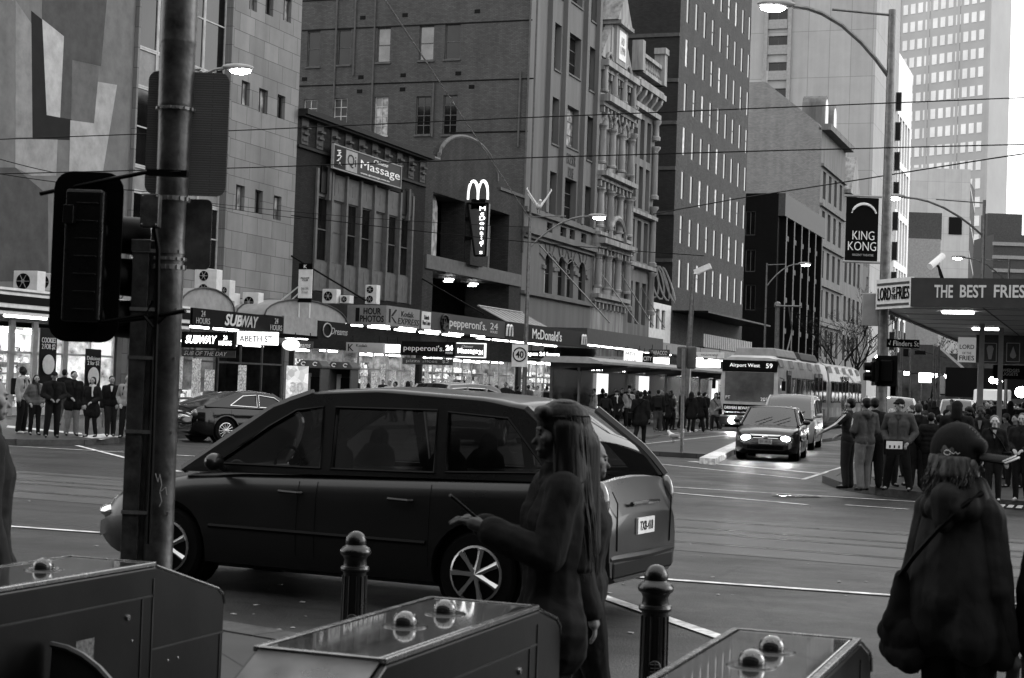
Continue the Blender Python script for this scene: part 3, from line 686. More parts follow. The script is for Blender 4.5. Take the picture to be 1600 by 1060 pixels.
for i, h in enumerate(hy):
    window(r, 'Y', YS, h[0], h[1], h[2], h[3], .16, M_FRAME if i not in (6,7,5) else M_FRAMEW, [M_GLASS, M_GLASS, M_GLASSL, M_GLASSL, M_GLASS, M_GLASS, M_MIDP, M_GLASSB, M_GLASS, M_GLASS][i % 10], 1 if i < 5 else 2, 2 if i < 5 else 4, .07, sill=.1)
for h in HX: window(r, 'X', X0, h[0], h[1], h[2], h[3], .45, M_FRAME, M_GLASS if random.random() < .7 else M_GLASSB, 2 if h[1]-h[0] > 2 else 1, 3, .07, sill=.1)
for h in AR+att: window(r, 'X', X0, h[0], h[1], h[2], h[3], .28, M_FRAME, M_GLASS, 1, 2, .06)
mb = MB()
for h in AR:      # spandrels make the round heads
    c = (h[0]+h[1])/2; q = (h[1]-h[0])/2; zc = h[3]-q
    for sg in (-1, 1):
        poly = [(c+sg*q, h[3]), (c, h[3])] + [(c+sg*q*math.sin(PI/2*k/6), zc+q*math.cos(PI/2*k/6)) for k in range(1, 7)]
        mb.prism(poly, fnX(X0-.003), -.25, 0)
    BX(mb, h[0]-.62, h[0]-.02, zc-.3, zc-.05, .12); BX(mb, h[1]+.02, h[1]+.62, zc-.3, zc-.05, .12)
    for k in range(5):      # keystones fanning out
        a = PI*(k+.5)/5; d = V((0, math.cos(a), math.sin(a))); p0 = V((X0+.04, c, zc)) + d*(q+.12); p1 = V((X0+.04, c, zc)) + d*(q+1.35); mb.tube([p0, p1], .035, 4)
mb.build('arch_surround', M_EXC, r)
mb = MB(); BX(mb, YS+.02, Yg, zl-.25, zl+.15, .45); BX(mb, YS+.02, Yg, zl-.5, zl-.252, .2); BX(mb, YS+.02, Yg, zX(841,458)-.25, zX(841,458)-.03, .25); BX(mb, YS+.02, Yg, att[0][3]+.2, att[0][3]+.55, .25)
mb.build('string_course', M_EXC, r)
mb = MB()
for x in (856, 880, 912, 931):
    y = yX(x-3, 200); BX(mb, y-.28, y+.28, att[0][3]+.56, HE, .32)
mb.build('pilaster', M_EXC, r)
uc = (cols[1][0]+cols[1][1])/2
text('EXCELSIOR\nHOUSE', 'lettering', M_TXTB, r, (X0+.01, uc, zX(886,258)), XU, 2.0, 1.7)
# ties, vents and pipes on the brick side
mb = MB()
for (xa, ya, xb, yb) in ((472,48,832,31),(466,135,834,122.5),(700,208,825,203),(472,2,700,-8)):
    a, b = pY(xa,ya,YS), pY(xb,yb,YS); mb.box((a.x, YS-.03, a.z-.05), (b.x, YS, a.z+.04))
mb.build('expansion_joint', M_DARK, r)
mb = MB()
for x, yt, yb in ((824,-20,395),(834,-20,400),(584,-10,215),(525,-10,170),(555,-10,118),(812,112,230),(677,130,215)):
    a = pY(x,(yt+yb)/2,YS); mb.cyl((a.x, YS-.09, pY(x,yb,YS).z), (a.x, YS-.09, pY(x,yt,YS).z), .07, n=8)
mb.build('downpipe', M_FRAME, r)
for x, y in ((567,28),(633,24),(746,18),(564,121),(630,118),(716,115),(562,143),(629,140),(737,136),(476,124)):
    a = pY(x,y,YS); mb = MB(); mb.box((a.x-.2, YS-.02, a.z-.13), (a.x+.2, YS, a.z+.13)); mb.build('vent', M_DARK, r)

# ---------------- ornate narrow house with columns and roof pavilion
M_STUC = mat('pale_stucco', .29, .8, var=.45, scale=1.6, bump=.4, bscale=14, streak=True)
M_STUC2 = mat('aged_stucco', .2, .8, var=.3, scale=1.2, bump=.3, bscale=14, streak=True)
Yh, Yi = yX(980,300), yX(1027,300)
def colonnade(mb, u0, u1, z0, z1, n, rad=.3, X=X0, out=.35):
    for i in range(n):
        u = u0 + (u1-u0)*i/max(n-1, 1)
        mb.lathe([(rad*1.3,z0),(rad*1.3,z0+.14),(rad*1.02,z0+.2),(rad*1.05,z0+(z1-z0)*.35),(rad*.88,z1-.42),(rad*1.02,z1-.4),(rad*.95,z1-.36),(rad*1.25,z1-.14),(rad*1.35,z1-.12),(rad*1.35,z1)], (X+out-rad*.2, u, 0), 12)
lev = [(zX(938,437), zX(938,370)), (zX(938,352), zX(938,285)), (zX(938,255), zX(938,180)), (zX(938,140), zX(938,92))]
W0, W1 = Yg+.01, Yh
ctr = (W0+W1)/2; wd = W1-W0
holes = []
for (a, b) in ((zX(938,440),zX(938,395)), (zX(938,352),zX(938,300)), (zX(938,252),zX(938,190)), (zX(938,142),zX(938,100))):
    for k in range(3): c = W0+wd*(.22+.28*k); holes.append((c-.55, c+.55, a, b, .35))
HO = zX(938,88)
r = building('ornate_house', 'narrow ornate stucco house with columned windows and a steep roofed pavilion on top', 'building', W0, W1, HO, M_STUC, holes+[(W0+.4, W1-.3, .16, 3.6, 3)])
for h in holes: window(r, 'X', X0, h[0], h[1], h[2], h[3], .3, M_FRAME, M_GLASS, 1, 2, .07)
for q in ((zX(938,452),zX(938,398)), (zX(938,358),zX(938,296)), (zX(938,258),zX(938,196)), (zX(938,145),zX(938,100))):
    for kk in range(4): mb = MB(); uu = W0+.5+(W1-W0-1)*kk/3; colonnade(mb, uu, uu+1, q[0], q[1], 1, .27, out=.42); mb.build('column', M_STUC, r, smooth=True)
mb = MB()
for zz_, t, o_ in ((zX(938,150),.5,1.0),(zX(938,270),.35,.9),(zX(938,375),.4,1.0),(HO-.3,.45,.8),(zX(938,352)-.6,.25,.6),(zX(938,455)-.3,.3,.6)):
    BX(mb, W0+.02, W1-.02, zz_-t, zz_, o_); BX(mb, W0+.05, W1-.05, zz_-t-.3, zz_-t-.003, o_*.55)
    for k in range(9): u = W0+.3+(wd-.8)*k/8; BX(mb, u, u+.3, zz_-t-.75, zz_-t-.303, o_*.45)
mb.build('cornice', M_STUC, r)
mb = MB()      # arches over the third-floor columns and fan panel below
for base_z in (zX(938,196), zX(938,398), zX(938,100)):
    for k in range(3):
        c = W0+wd*(.22+.28*k)
        mb = MB(); mb.tube([(X0+.3, c+.8*math.cos(PI*i/10), base_z+.05+1.0*math.sin(PI*i/10)) for i in range(11)], .13, 6); mb.build('arch_surround', M_STUC, r, smooth=True)
mb = MB(); mb.tube([(X0+.6, ctr+2.0*math.cos(PI*i/12), zX(938,365)-.3+1.7*math.sin(PI*i/12)) for i in range(13)], .22, 6)
mb.build('arch_surround', M_STUC, r, smooth=True)
mb = MB(); BX(mb, ctr-1.5, ctr+1.5, HO, HO+2.9, .5, .8); BX(mb, ctr-1.8, ctr+1.8, HO+2.901, HO+3.2, .9, 1); BX(mb, ctr-2.1, ctr-1.52, HO, HO+2.6, .3, .4); BX(mb, ctr+1.52, ctr+2.1, HO, HO+2.6, .3, .4)
for sg in (-1, 1):
    mb.prism([(ctr+sg*1.52, HO), (ctr+sg*(wd/2), HO), (ctr+sg*1.52, HO+3.0)], fnX(X0), -.4, .2)
mb.build('pavilion', M_STUC, r)
mb = MB(); mb.prism([(ctr-2.0, HO+3.203), (ctr+2.0, HO+3.203), (ctr, HO+5.6)], fnX(X0), -1.2, .7); mb.build('pediment', M_STUC, r)
mb = MB(); a = HO+3.203; mb.quad((X0-1.2,ctr-2.3,a),(X0-1.2,ctr,a+2.7),(X0-5,ctr,a+2.7),(X0-5,ctr-2.3,a)); mb.quad((X0-1.2,ctr+2.3,a),(X0-1.2,ctr,a+2.7),(X0-5,ctr,a+2.7),(X0-5,ctr+2.3,a)); mb.quad((X0-1.2,ctr-2.3,a),(X0-1.2,ctr,a+2.7),(X0-1.2,ctr+2.3,a)); mb.build('slate_roof', brick('slates', .2, .3, .22, .02, .08, .4), r)
mb = MB(); BX(mb, ctr-.9, ctr+.9, HO+.4, HO+2.6, .55); mb.build('date_panel', M_WHITEP, r)
text('A D\n1 8 9 0', 'lettering', M_STUC2, r, (X0+.56, ctr, HO+1.5), XU, 1.2, 1.3)

# ---------------- second ornate house with balustrade
H2 = zX(990,112); V0, V1 = Yh+.01, Yi-1.3
vd = V1-V0
holes = []
for (a, b) in ((zX(985,240)+0,zX(985,175)), (zX(985,320),zX(985,252)), (zX(985,405),zX(985,340)), (zX(985,505),zX(985,438))):
    for k in range(3): c = V0+vd*(.24+.26*k); holes.append((c-.6, c+.6, a, b, .4))
r = building('balustrade_house', 'stucco house with a heavy bracketed cornice and roof balustrade', 'building', V0, V1, H2, M_STUC2, holes+[(V0+.4, V1-.3, .16, 3.6, 3)])
for h in holes: window(r, 'X', X0, h[0], h[1], h[2], h[3], .35, M_FRAME, M_GLASS, 1, 3, .07)
mb = MB(); zc = H2-1.2
BX(mb, V0+.02, V1+.15, zc, zc+.45, .85); BX(mb, V0+.02, V1, zc-1.6, zc-1.2, .5); BX(mb, V0+.02, V1+.1, zc+.451, zc+.7, .65); BX(mb, V0+.02, V1, zX(985,327)-.3, zX(985,327), .5); BX(mb, V0+.02, V1, zX(985,410)-.3, zX(985,410), .5)
mb.build('cornice', M_STUC, r)
mb = MB()
for k in range(5): mb = MB(); u = V0+.4+(vd-1.2)*k/4; mb.prism([(0,0),(.75,0),(.65,-.4),(.35,-.75),(.1,-1.1),(0,-1.1)], lambda a, b, t, u=u: V((X0+a, u+t, zc-.003+b)), 0, .45); mb.build('console', M_STUC, r)
mb = MB()
for k in range(12): u = V0+.9+(vd-1.8)*k/11; mb.lathe([(.1,0),(.2,.35),(.1,.75),(.15,1.0)], (X0+.35, u, H2+.3), 8)
BX(mb, V0+.3, V1-.2, H2, H2+.3, .7); BX(mb, V0+.3, V1-.2, H2+1.301, H2+1.6, .7)
BX(mb, V0+.1, V0+.8, H2, H2+2.4, .9); BX(mb, V1-.9, V1-.1, H2, H2+2.6, .9); BX(mb, V1-1.1, V1+.05, H2+2.601, H2+3.1, 1.0)
mb.build('balustrade', M_STUC, r)
mb = MB()
for u in (V0+.35, V1-.45):
    for a, b in ((8, 11.5), (12, 17), (17.6, 22), (22.5, zc-1.7)): mb = MB(); mb.lathe([(.4,a),(.4,a+.3),(.28,a+.4),(.26,b-.4),(.45,b-.15),(.45,b)], (X0+.2, u, 0), 10); mb.build('column', M_STUC, r, smooth=True)

# low pale shopfront between the ornate house and the tower
YT = yX(1064,0)
zq = zX(1012,470)
holes = [(yX(1016,480)+k*1.9, yX(1016,480)+k*1.9+1.2, zX(1012,512), zX(1012,480), .3) for k in range(3)]
r = building('low_pale_shop', 'low pale shop building squeezed beside the tall window-studded block', 'building', V1+.02, YT-.02, zq, M_WHITEP, [h for h in holes if h[1] < YT-.3]+[(V1+.5, YT-.5, .16, 3.6, 3)])
for h in holes:
    if h[1] < YT-.3: window(r, 'X', X0, h[0], h[1], h[2], h[3], .2, M_FRAMEW, M_GLASS, 1, 1)

# ---------------- window studded tower
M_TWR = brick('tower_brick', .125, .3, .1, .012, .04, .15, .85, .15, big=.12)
YU1 = yX(1173,60)
ncol = 9; holes = []; f = []
rowz = [(zX(1070,184.5-125+0), 0)]
zt0 = zX(1072.5,59.5); zt1 = zX(1070.9,128.8); dzr = zt0-zt1
zbot = zX(1072.5,106)
hwin = zt0-zbot
ya_, yb_ = yX(1071,90), yX(1168,120)
step = (yb_-ya_)/(ncol-1)
for k in range(-2, 7):
    for i in range(ncol):
        zt_ = zt0-k*dzr; y = ya_+i*step-.1
        if zt_-hwin < 8.6: continue
        holes.append((y, y+1.05, zt_-hwin, zt_, .25))
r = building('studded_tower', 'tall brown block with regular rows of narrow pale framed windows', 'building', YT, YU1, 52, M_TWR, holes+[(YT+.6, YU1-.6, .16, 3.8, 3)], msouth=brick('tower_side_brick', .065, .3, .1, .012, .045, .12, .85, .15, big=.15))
for h in holes:
    o = window(r, 'X', X0, h[0], h[1], h[2], h[3], .06, M_FRAME2, M_GLASSB if random.random() < .12 else M_GLASS, 1, random.choice([1,1,2]), .07)
mb = MB()
for y in (55,126,192,263,333,407): a = pY(1040,y,YT); mb.box((-62, YT-.12, a.z-.16), (X0, YT, a.z+.16))
mb.build('ledge', M_MIDP, r)
mb = MB()      # spray-painted bubble letters above the low shop
for k in range(5):
    c = pY(1011+k*8.5, 437+k*2, YT)
    mb.tube([(c.x+.6*math.cos(PI*i/8+k), YT-.04, c.z+1.5*math.sin(PI*i/8+k*.7)) for i in range(17)], .09, 5)
mb.build('graffiti', M_LIGHTP, r)
for k, (a, b) in enumerate(((6.2, 7.6),)):
    mb = MB(); BX(mb, YT+2, YU1-8, 5.6, 5.75, 2.6); mb.build('terrace_floor', M_DARK, r)
    mb = MB(); BX(mb, YT+.5, YU1-1, 8.7, 8.85, 3.2); mb.build('terrace_roof', M_DARK, r)
    mb = MB()
    for q in range(26): u = YT+2+q*.8; mb.box((X0+2.5, u, 5.76), (X0+2.54, u+.5, 6.9))
    mb.build('terrace_rail', M_FRAMEW, r)

# ---------------- dark office
YD0 = yX(1217,300); YD1 = yX(1280,340); HD = zX(1217,302)
holes = []
for i in range(5):
    for k in range(5):
        u = YD0+1.5+(YD1-YD0-3)*i/5; holes.append((u+.5, u+3.4, 6+k*3.6, 8.8+k*3.6, .5))
sh = [hY(1165,1181,330,368,YD0), hY(1165,1181,390,425,YD0), hY(1165,1181,445,485,YD0)]
r = building('dark_office', 'dark brick office with deep vertical fins and pale spandrels', 'building', YD0, YD1, HD, mat('dark_office_wall', .022, .7, var=.2), holes, sh, msouth=brick('black_brick', .018, .3, .1, .01, .012, .2))
mb = MB(); BX(mb, YD0+.01, YD1, HD-2.6, HD+.01, .8); mb.build('parapet', M_MIDP, r)
mb = MB()
for i in range(6): u = YD0+1.2+(YD1-YD0-3)*i/5; BX(mb, u, u+.7, 4, HD-2.6, .75)
mb.build('fin', M_DARK, r)
for i in range(5):
    for k in range(5):
        u = YD0+1.5+(YD1-YD0-3)*i/5
        if k < 4: mb = MB(); BX(mb, u+.45, u+3.6, 8.9+k*3.6, 9.5+k*3.6, .35); mb.build('spandrel', M_MIDP, r)
for h in holes: window(r, 'X', X0, h[0], h[1], h[2], h[3], .3, M_FRAME, random.choice([M_GLASSL, M_GLASS, M_GLASSL]), 2, 1, .08)
for h in sh: window(r, 'Y', YD0, h[0], h[1], h[2], h[3], .2, M_FRAME, M_GLASS, 2, 1, .1)

# ---------------- pale brick building with a mansard, then gabled house
M_PBR = brick('pale_brick', .3, .35, .12, .012, .18, .1, .85, .1, big=.12)
HP = zX(1281,200)
holes = []
for i in range(4):
    for k in range(5): u = YD1+2.2+(yX(1320,300)-YD1-4)*i/3.6; holes.append((u, u+2.2, 7+k*5.2, 10.6+k*5.2, .6))
YP1 = yX(1320,290)
r = building('mansard_building', 'pale brick building with a sloping mansard roof and arched dormers', 'building', YD1+.01, YP1, HP, M_STUC2, holes, msouth=M_PBR)
for h in holes: window(r, 'X', X0, h[0], h[1], h[2], h[3], .4, M_FRAME, M_GLASS, 1, 2, .1)
mb = MB()
for k in range(6): z = 5.8+k*5.2; BX(mb, YD1+.02, YP1, z, z+.35, .4)
BX(mb, YD1+.02, YP1, HP-.01, HP+.8, 1.2); mb.build('cornice', M_STUC2, r)
YQ = YD1+.01
P = [pY(1168,190,YQ), pY(1168,128,YQ), pY(1196,128,YQ), pY(1262,205,YQ), pY(1281,232,YQ)]
mb = MB(); xr = P[2].x; zr_ = P[2].z; xe = X0+.2; ze = HP+.8
poly = [(-62, HP), (-62, zr_), (xr, zr_), (xe-.6, ze), (xe-.6, HP)]
mb.prism(poly, lambda a, b, t: V((a, YQ+t, b)), .02, YP1-YQ); mb.build('mansard_roof', M_PBR, r)
for k in range(2):
    u = YQ+3+k*7; mb = MB(); mb.prism([(u,HP+.8),(u+3.2,HP+.8)]+[(u+1.6+1.6*math.cos(PI*q/8), HP+3.6+1.7*math.sin(PI*q/8)) for q in range(9)], fnX(X0-.2), -3, 0)
    d = mb.build('dormer', M_STUC2, r)
    mb = MB(); mb.prism([(u+.5,HP+1.3),(u+2.7,HP+1.3)]+[(u+1.6+1.1*math.cos(PI*q/8), HP+3.6+1.2*math.sin(PI*q/8)) for q in range(9)], fnX(X0-.19), 0, .03); mb.build('pane', M_GLASSL, d)
mb = MB(); a = pY(1190,118,YQ); mb.cyl((a.x, YQ+2, zr_), (a.x, YQ+2, zr_+1.8), .4); mb.build('chimney', M_LIGHTP, r)
YV1 = yX(1352,300)
HV = zX(1325,300)
holes = []
for i in range(4):
    for k in range(4): u = YP1+2+4.3*i; holes.append((u, u+2.2, 7+k*5.6, 10.6+k*5.6, .5))
r = building('gabled_house', 'weathered stone building with a small pointed gable behind the banner', 'building', YP1+.01, YV1, HV, M_STUC2, [h for h in holes if h[1] < YV1-.5])
for h in holes:
    if h[1] < YV1-.5: window(r, 'X', X0, h[0], h[1], h[2], h[3], .3, M_FRAME, M_GLASS, 1, 2, .1)
mb = MB(); c = YP1+10; mb.prism([(c-5,HV),(c+5,HV),(c,HV+6)], fnX(X0+.1), -6, 0); mb.build('gable', M_STUC, r)
mb = MB(); BX(mb, YP1+.02, YV1, HV-.5, HV, .9); mb.build('cornice', M_STUC, r)
r = building('far_row_building', 'distant dark stone block behind the bare trees', 'building', YV1+.02, 330, 22, M_MIDP, [(YV1+4+i*7, YV1+8+i*7, 6+k*4, 8.6+k*4, .4) for i in range(8) for k in range(4) if YV1+8+i*7 < 329])

# ================================================================== far towers
def ytower(name, label, Y, x0, x1, ytop, m, depth=25, winpx=None, zbase=.1, cat='tower block'):
    a, b = pY(x0, 300, Y), pY(x1, 300, Y); H = pY((x0+x1)/2, ytop, Y).z
    r = thing(name, label, cat, (a.x, Y, zbase)); return r, a.x, b.x, H
# plain concrete tower
Y = 262
M_CT = brick('precast_concrete', .38, 3.4, 7.5, .05, .27, .04, .8, .1, off=0, big=.08)
r, xa, xb, H = ytower('concrete_tower', 'large plain pale concrete tower with one strip of dark windows', Y, 1158, 1362, -120, M_CT)
wh = [hY(1201,1231,y,y+22,Y,.4) for y in (-28,16,57,98,139,180)]
wh2 = [hY(1173,1180,y,y+16,Y,.2) for y in (2,22,42,62,85)]
mb = MB(); wall_holes(mb, 'Y', Y, xa, xb, .1, H, wh, .4); mb.quad((xb,Y,.1),(xb,Y+30,.1),(xb,Y+30,H),(xb,Y,H)); mb.quad((xa,Y,H),(xb,Y,H),(xb,Y+30,H),(xa,Y+30,H)); mb.quad((xa,Y,.1),(xa,Y+30,.1),(xa,Y+30,H),(xa,Y,H)); mb.build('wall', M_CT, r)
for h in wh: window(r, 'Y', Y, h[0], h[1], h[2], h[3], .3, M_FRAME, M_GLASS, 2, 1, .12)
mb = MB()
for x in (1196, 1233): a = pY(x, 100, Y); mb.box((a.x-.3, Y-.5, .1), (a.x+.3, Y, H))
for y in (-50,-6,40,80,120,162,205): a = pY(1215,y,Y); mb.box((pY(1198,y,Y).x, Y-.35, a.z-.6), (pY(1231,y,Y).x, Y-.002, a.z+.9))
mb.build('rib', M_LIGHTP, r)
# pale grid-windowed tower, turned a little away from the street
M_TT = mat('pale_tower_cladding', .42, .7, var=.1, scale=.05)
DT = 480; a = pD(1362, 0, DT); b0 = pD(1548, 0, DT*.94)
ux = (V((b0.x,b0.y,0))-V((a.x,a.y,0))); Wd = ux.length; ux.normalize(); nx = V((ux.y,-ux.x,0)); ZT = 170
r = thing('grid_tower', 'very tall pale tower with a regular grid of square windows', 'tower block', (a.x, a.y, .1))
mb = MB(); q = V((a.x,a.y,0))
def PT(u, z, t=0): return q + ux*u - nx*t + V((0,0,z))
mb.prism([(0,0),(Wd,0),(Wd-3,16),(3,16)], lambda u, t, z: PT(u, z, t), .1, ZT); mb.build('wall', M_TT, r)
cols_ = 15; rows_ = 24; cw = Wd*.95/cols_; rh = 5.15
cnt = 0; stuff = MB()
for j in range(rows_):
    for i in range(cols_):
        u = 1.2+i*cw; z = ZT-4-j*rh - 42*0
        z = 20+rh*(rows_-1-j)+4
        if z > 145: continue
        t = MB() if cnt < 100 and z > 72 else stuff
        t.prism([(u,z),(u+cw*.62,z),(u+cw*.62,z+rh*.55),(u,z+rh*.55)], lambda A_, B_, t_: PT(A_, B_, t_), -.12, .05)
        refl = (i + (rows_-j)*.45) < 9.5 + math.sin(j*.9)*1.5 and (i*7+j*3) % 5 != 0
        if t is not stuff: t.build('window', M_GLASSL if refl and i < 7 else mat('painted_sky_glass', .66, .4, var=.15, scale=.1), r); cnt += 1  # pale pane colour paints the mirrored sky
tag(stuff.build('window', mat('painted_sky_glass', .66, .4, var=.1, scale=.1), r), kind='stuff')
mb = MB()
for i in range(5): u = Wd*i/4.0; mb.prism([(u-.4,.1),(u+.4,.1),(u+.4,ZT),(u-.4,ZT)], lambda A_, B_, t_: PT(A_, B_, t_), -.25, 0)
mb.build('pier', M_TT, r)
# slim block with a white lattice side
YL = yX(1395,300); HL = zX(1395,65)
r = thing('lattice_block', 'slim block with a white lattice of tall openings on its side', 'building', (X0, YL, .1))
xa = pY(1358,200,YL).x
YL2 = yX(1421,300)
h1 = [(X0-.0-3.5+0, X0-1.2, 6+k*4.6, 8.6+k*4.6, .4) for k in range(int((HL-10)/4.6))]
mid = (xa+X0)/2
h1 = [(mid-3.2, mid+3.2, 10+k*5.2, 13.2+k*5.2, .5) for k in range(int((HL-14)/5.2))]
hx = [(YL+3+i*(YL2-YL-4)/5, YL+3+i*(YL2-YL-4)/5+(YL2-YL-4)/5*.72, 8+k*9, 15.8+k*9, .6) for i in range(5) for k in range(int((HL-10)/9))]
mb = MB(); wall_holes(mb, 'Y', YL, xa, X0, .1, HL, h1, .5); mb.build('side_wall', mat('slim_block_wall', .25, .8, var=.1), r)
mb = MB(); wall_holes(mb, 'X', X0, YL, YL2, .1, HL, hx, .6); mb.quad((X0,YL,HL),(X0,YL2,HL),(xa,YL2,HL),(xa,YL,HL)); mb.build('lattice', mat('white_cladding', .68, .7, var=.08), r)
for h in h1: window(r, 'Y', YL, h[0], h[1], h[2], h[3], .4, M_FRAME, M_GLASS, 3, 1, .2)
for h in hx: window(r, 'X', X0, h[0], h[1], h[2], h[3], .5, M_FRAMEW, M_GLASSL, 1, 3, .2)
# lower pale block with a dark stepped side, and its neighbour
def simple_block(name, label, D, x0, x1, ytop, m, depth=40, turn=0, cat='building'):
    a, b = pD(x0, ytop, D), pD(x1, ytop, D); r = thing(name, label, cat, (a.x, a.y, .1)); mb = MB()
    u = V((b.x-a.x, b.y-a.y, 0)); w = u.length; u.normalize(); n_ = V((-u.y, u.x, 0)); H = a.z
    mb.prism([(0,0),(w,0),(w,depth),(0,depth)], lambda p, t, z: V((a.x,a.y,0))+u*p+n_*t+V((0,0,z)), .1, H); mb.build('wall', m, r)
    return r, V((a.x,a.y,0)), u, n_, w, H
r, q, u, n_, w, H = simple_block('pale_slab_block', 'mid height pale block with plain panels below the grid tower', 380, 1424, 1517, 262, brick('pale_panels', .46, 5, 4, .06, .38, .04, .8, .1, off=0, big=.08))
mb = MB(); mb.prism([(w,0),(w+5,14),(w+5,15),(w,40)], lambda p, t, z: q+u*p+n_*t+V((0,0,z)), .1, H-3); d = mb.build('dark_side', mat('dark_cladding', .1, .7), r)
for k in range(6):
    z = 8+k*7.5; mb = MB(); mb.prism([(w+.02,-.1),(w+5.05,13.9),(w+5.05,14.5),(w+.02,.6)], lambda p, t, zz: q+u*p+n_*t+V((0,0,zz - (p-w)*.8)), z+5, z+6); mb.build('ledge', M_FRAMEW, r)
mb = MB()
for zz, xx in ((30, 8), (22, 12), (40, 30), (14, 6)): mb = MB(); mb.prism([(xx*.3,-.2),(xx*.3+3,-.2),(xx*.3+3,0),(xx*.3,0)], lambda p, t, z: q+u*p+n_*t+V((0,0,z)), zz, zz+4); mb.build('vent', M_DARK, r)
r, q, u, n_, w, H = simple_block('white_roof_block', 'small pale block with grey rooftop boxes beyond the camera', 330, 1405, 1470, 372, M_LIGHTP)
mb = MB(); mb.prism([(1,2),(9,2),(9,10),(1,10)], lambda p, t, z: q+u*p+n_*t+V((0,0,z)), H, H+5.5); mb.build('plant_room', M_MIDP, r)
r, q, u, n_, w, H = simple_block('banded_block', 'low dark block with pale horizontal bands at the right edge', 420, 1553, 1680, 366, M_MIDP, cat='building')
for k in range(7): z = H-2-k*3.4; mb = MB(); mb.prism([(-.3,-.4),(w,-.4),(w,0),(-.3,0)], lambda p, t, zz: q+u*p+n_*t+V((0,0,zz)), z-.9, z); mb.build('band', M_LIGHTP, r)
mb = MB(); mb.prism([(0,6),(9,6),(9,12),(0,12)], lambda p, t, z: q+u*p+n_*t+V((0,0,z)), H, H+6); mb.build('plant_room', M_MIDP, r)
r, q, u, n_, w, H = simple_block('street_end_block', 'hazy dark block closing the far end of the street', 560, 1300, 1760, 470, mat('far_wall', .2, .8, var=.4, scale=.15, bump=0))  # haze is suggested by the wall grey alone

# ---------------- unseen station and east side of the side street, added to block sky light
M_STN = mat('station_render', .16, .85, var=.2, scale=.6)
r = thing('station_building', 'long unseen station building with arched windows behind the viewpoint', 'building', (-10, -9, .12)); mb = MB()
hs_ = [(-58+i*6.2, -54.6+i*6.2, 3.2, 9.5, .5) for i in range(18)]
mb2 = MB(); mb2.quad((-62,-9,.12),(52,-9,.12),(52,-9,24),(-62,-9,24)); mb2.quad((-62,-9,24),(52,-9,24),(52,-40,24),(-62,-40,24)); mb2.quad((-62,-9,.12),(-62,-40,.12),(-62,-40,24),(-62,-9,24)); mb2.quad((52,-9,.12),(52,-40,.12),(52,-40,24),(52,-9,24)); mb2.build('wall', M_STN, r)
for i in range(18):
    mb = MB(); x = -58+i*6.2; mb.prism([(x,3.2),(x+3.4,3.2)]+[(x+1.7+1.7*math.cos(PI*k/8), 8+1.7*math.sin(PI*k/8)) for k in range(9)], lambda a, b, t: V((a, -8.99+t, b)), 0, .03); mb.build('window', M_GLASS, r)
mb = MB(); mb.box((-62,-9,3.9),(52,-3.2,4.15)); mb.build('awning', M_DARK, r)
r = thing('east_side_building', 'unseen dark brick block on the east side of the side street', 'building', (1, 64, .14)); mb = MB()
hs_ = [(66+i*5, 68.6+i*5, 6+k*4.2, 8.6+k*4.2, .3) for i in range(22) for k in range(4)]
mb.box((1.2, 64, .14), (26, 176, 24)); mb.build('wall', M_BR2, r)
mb = MB()
for h in hs_: mb.box((1.17, h[0], h[2]), (1.198, h[1], h[3]))
tag(mb.build('windows', M_GLASS, r), kind='stuff')
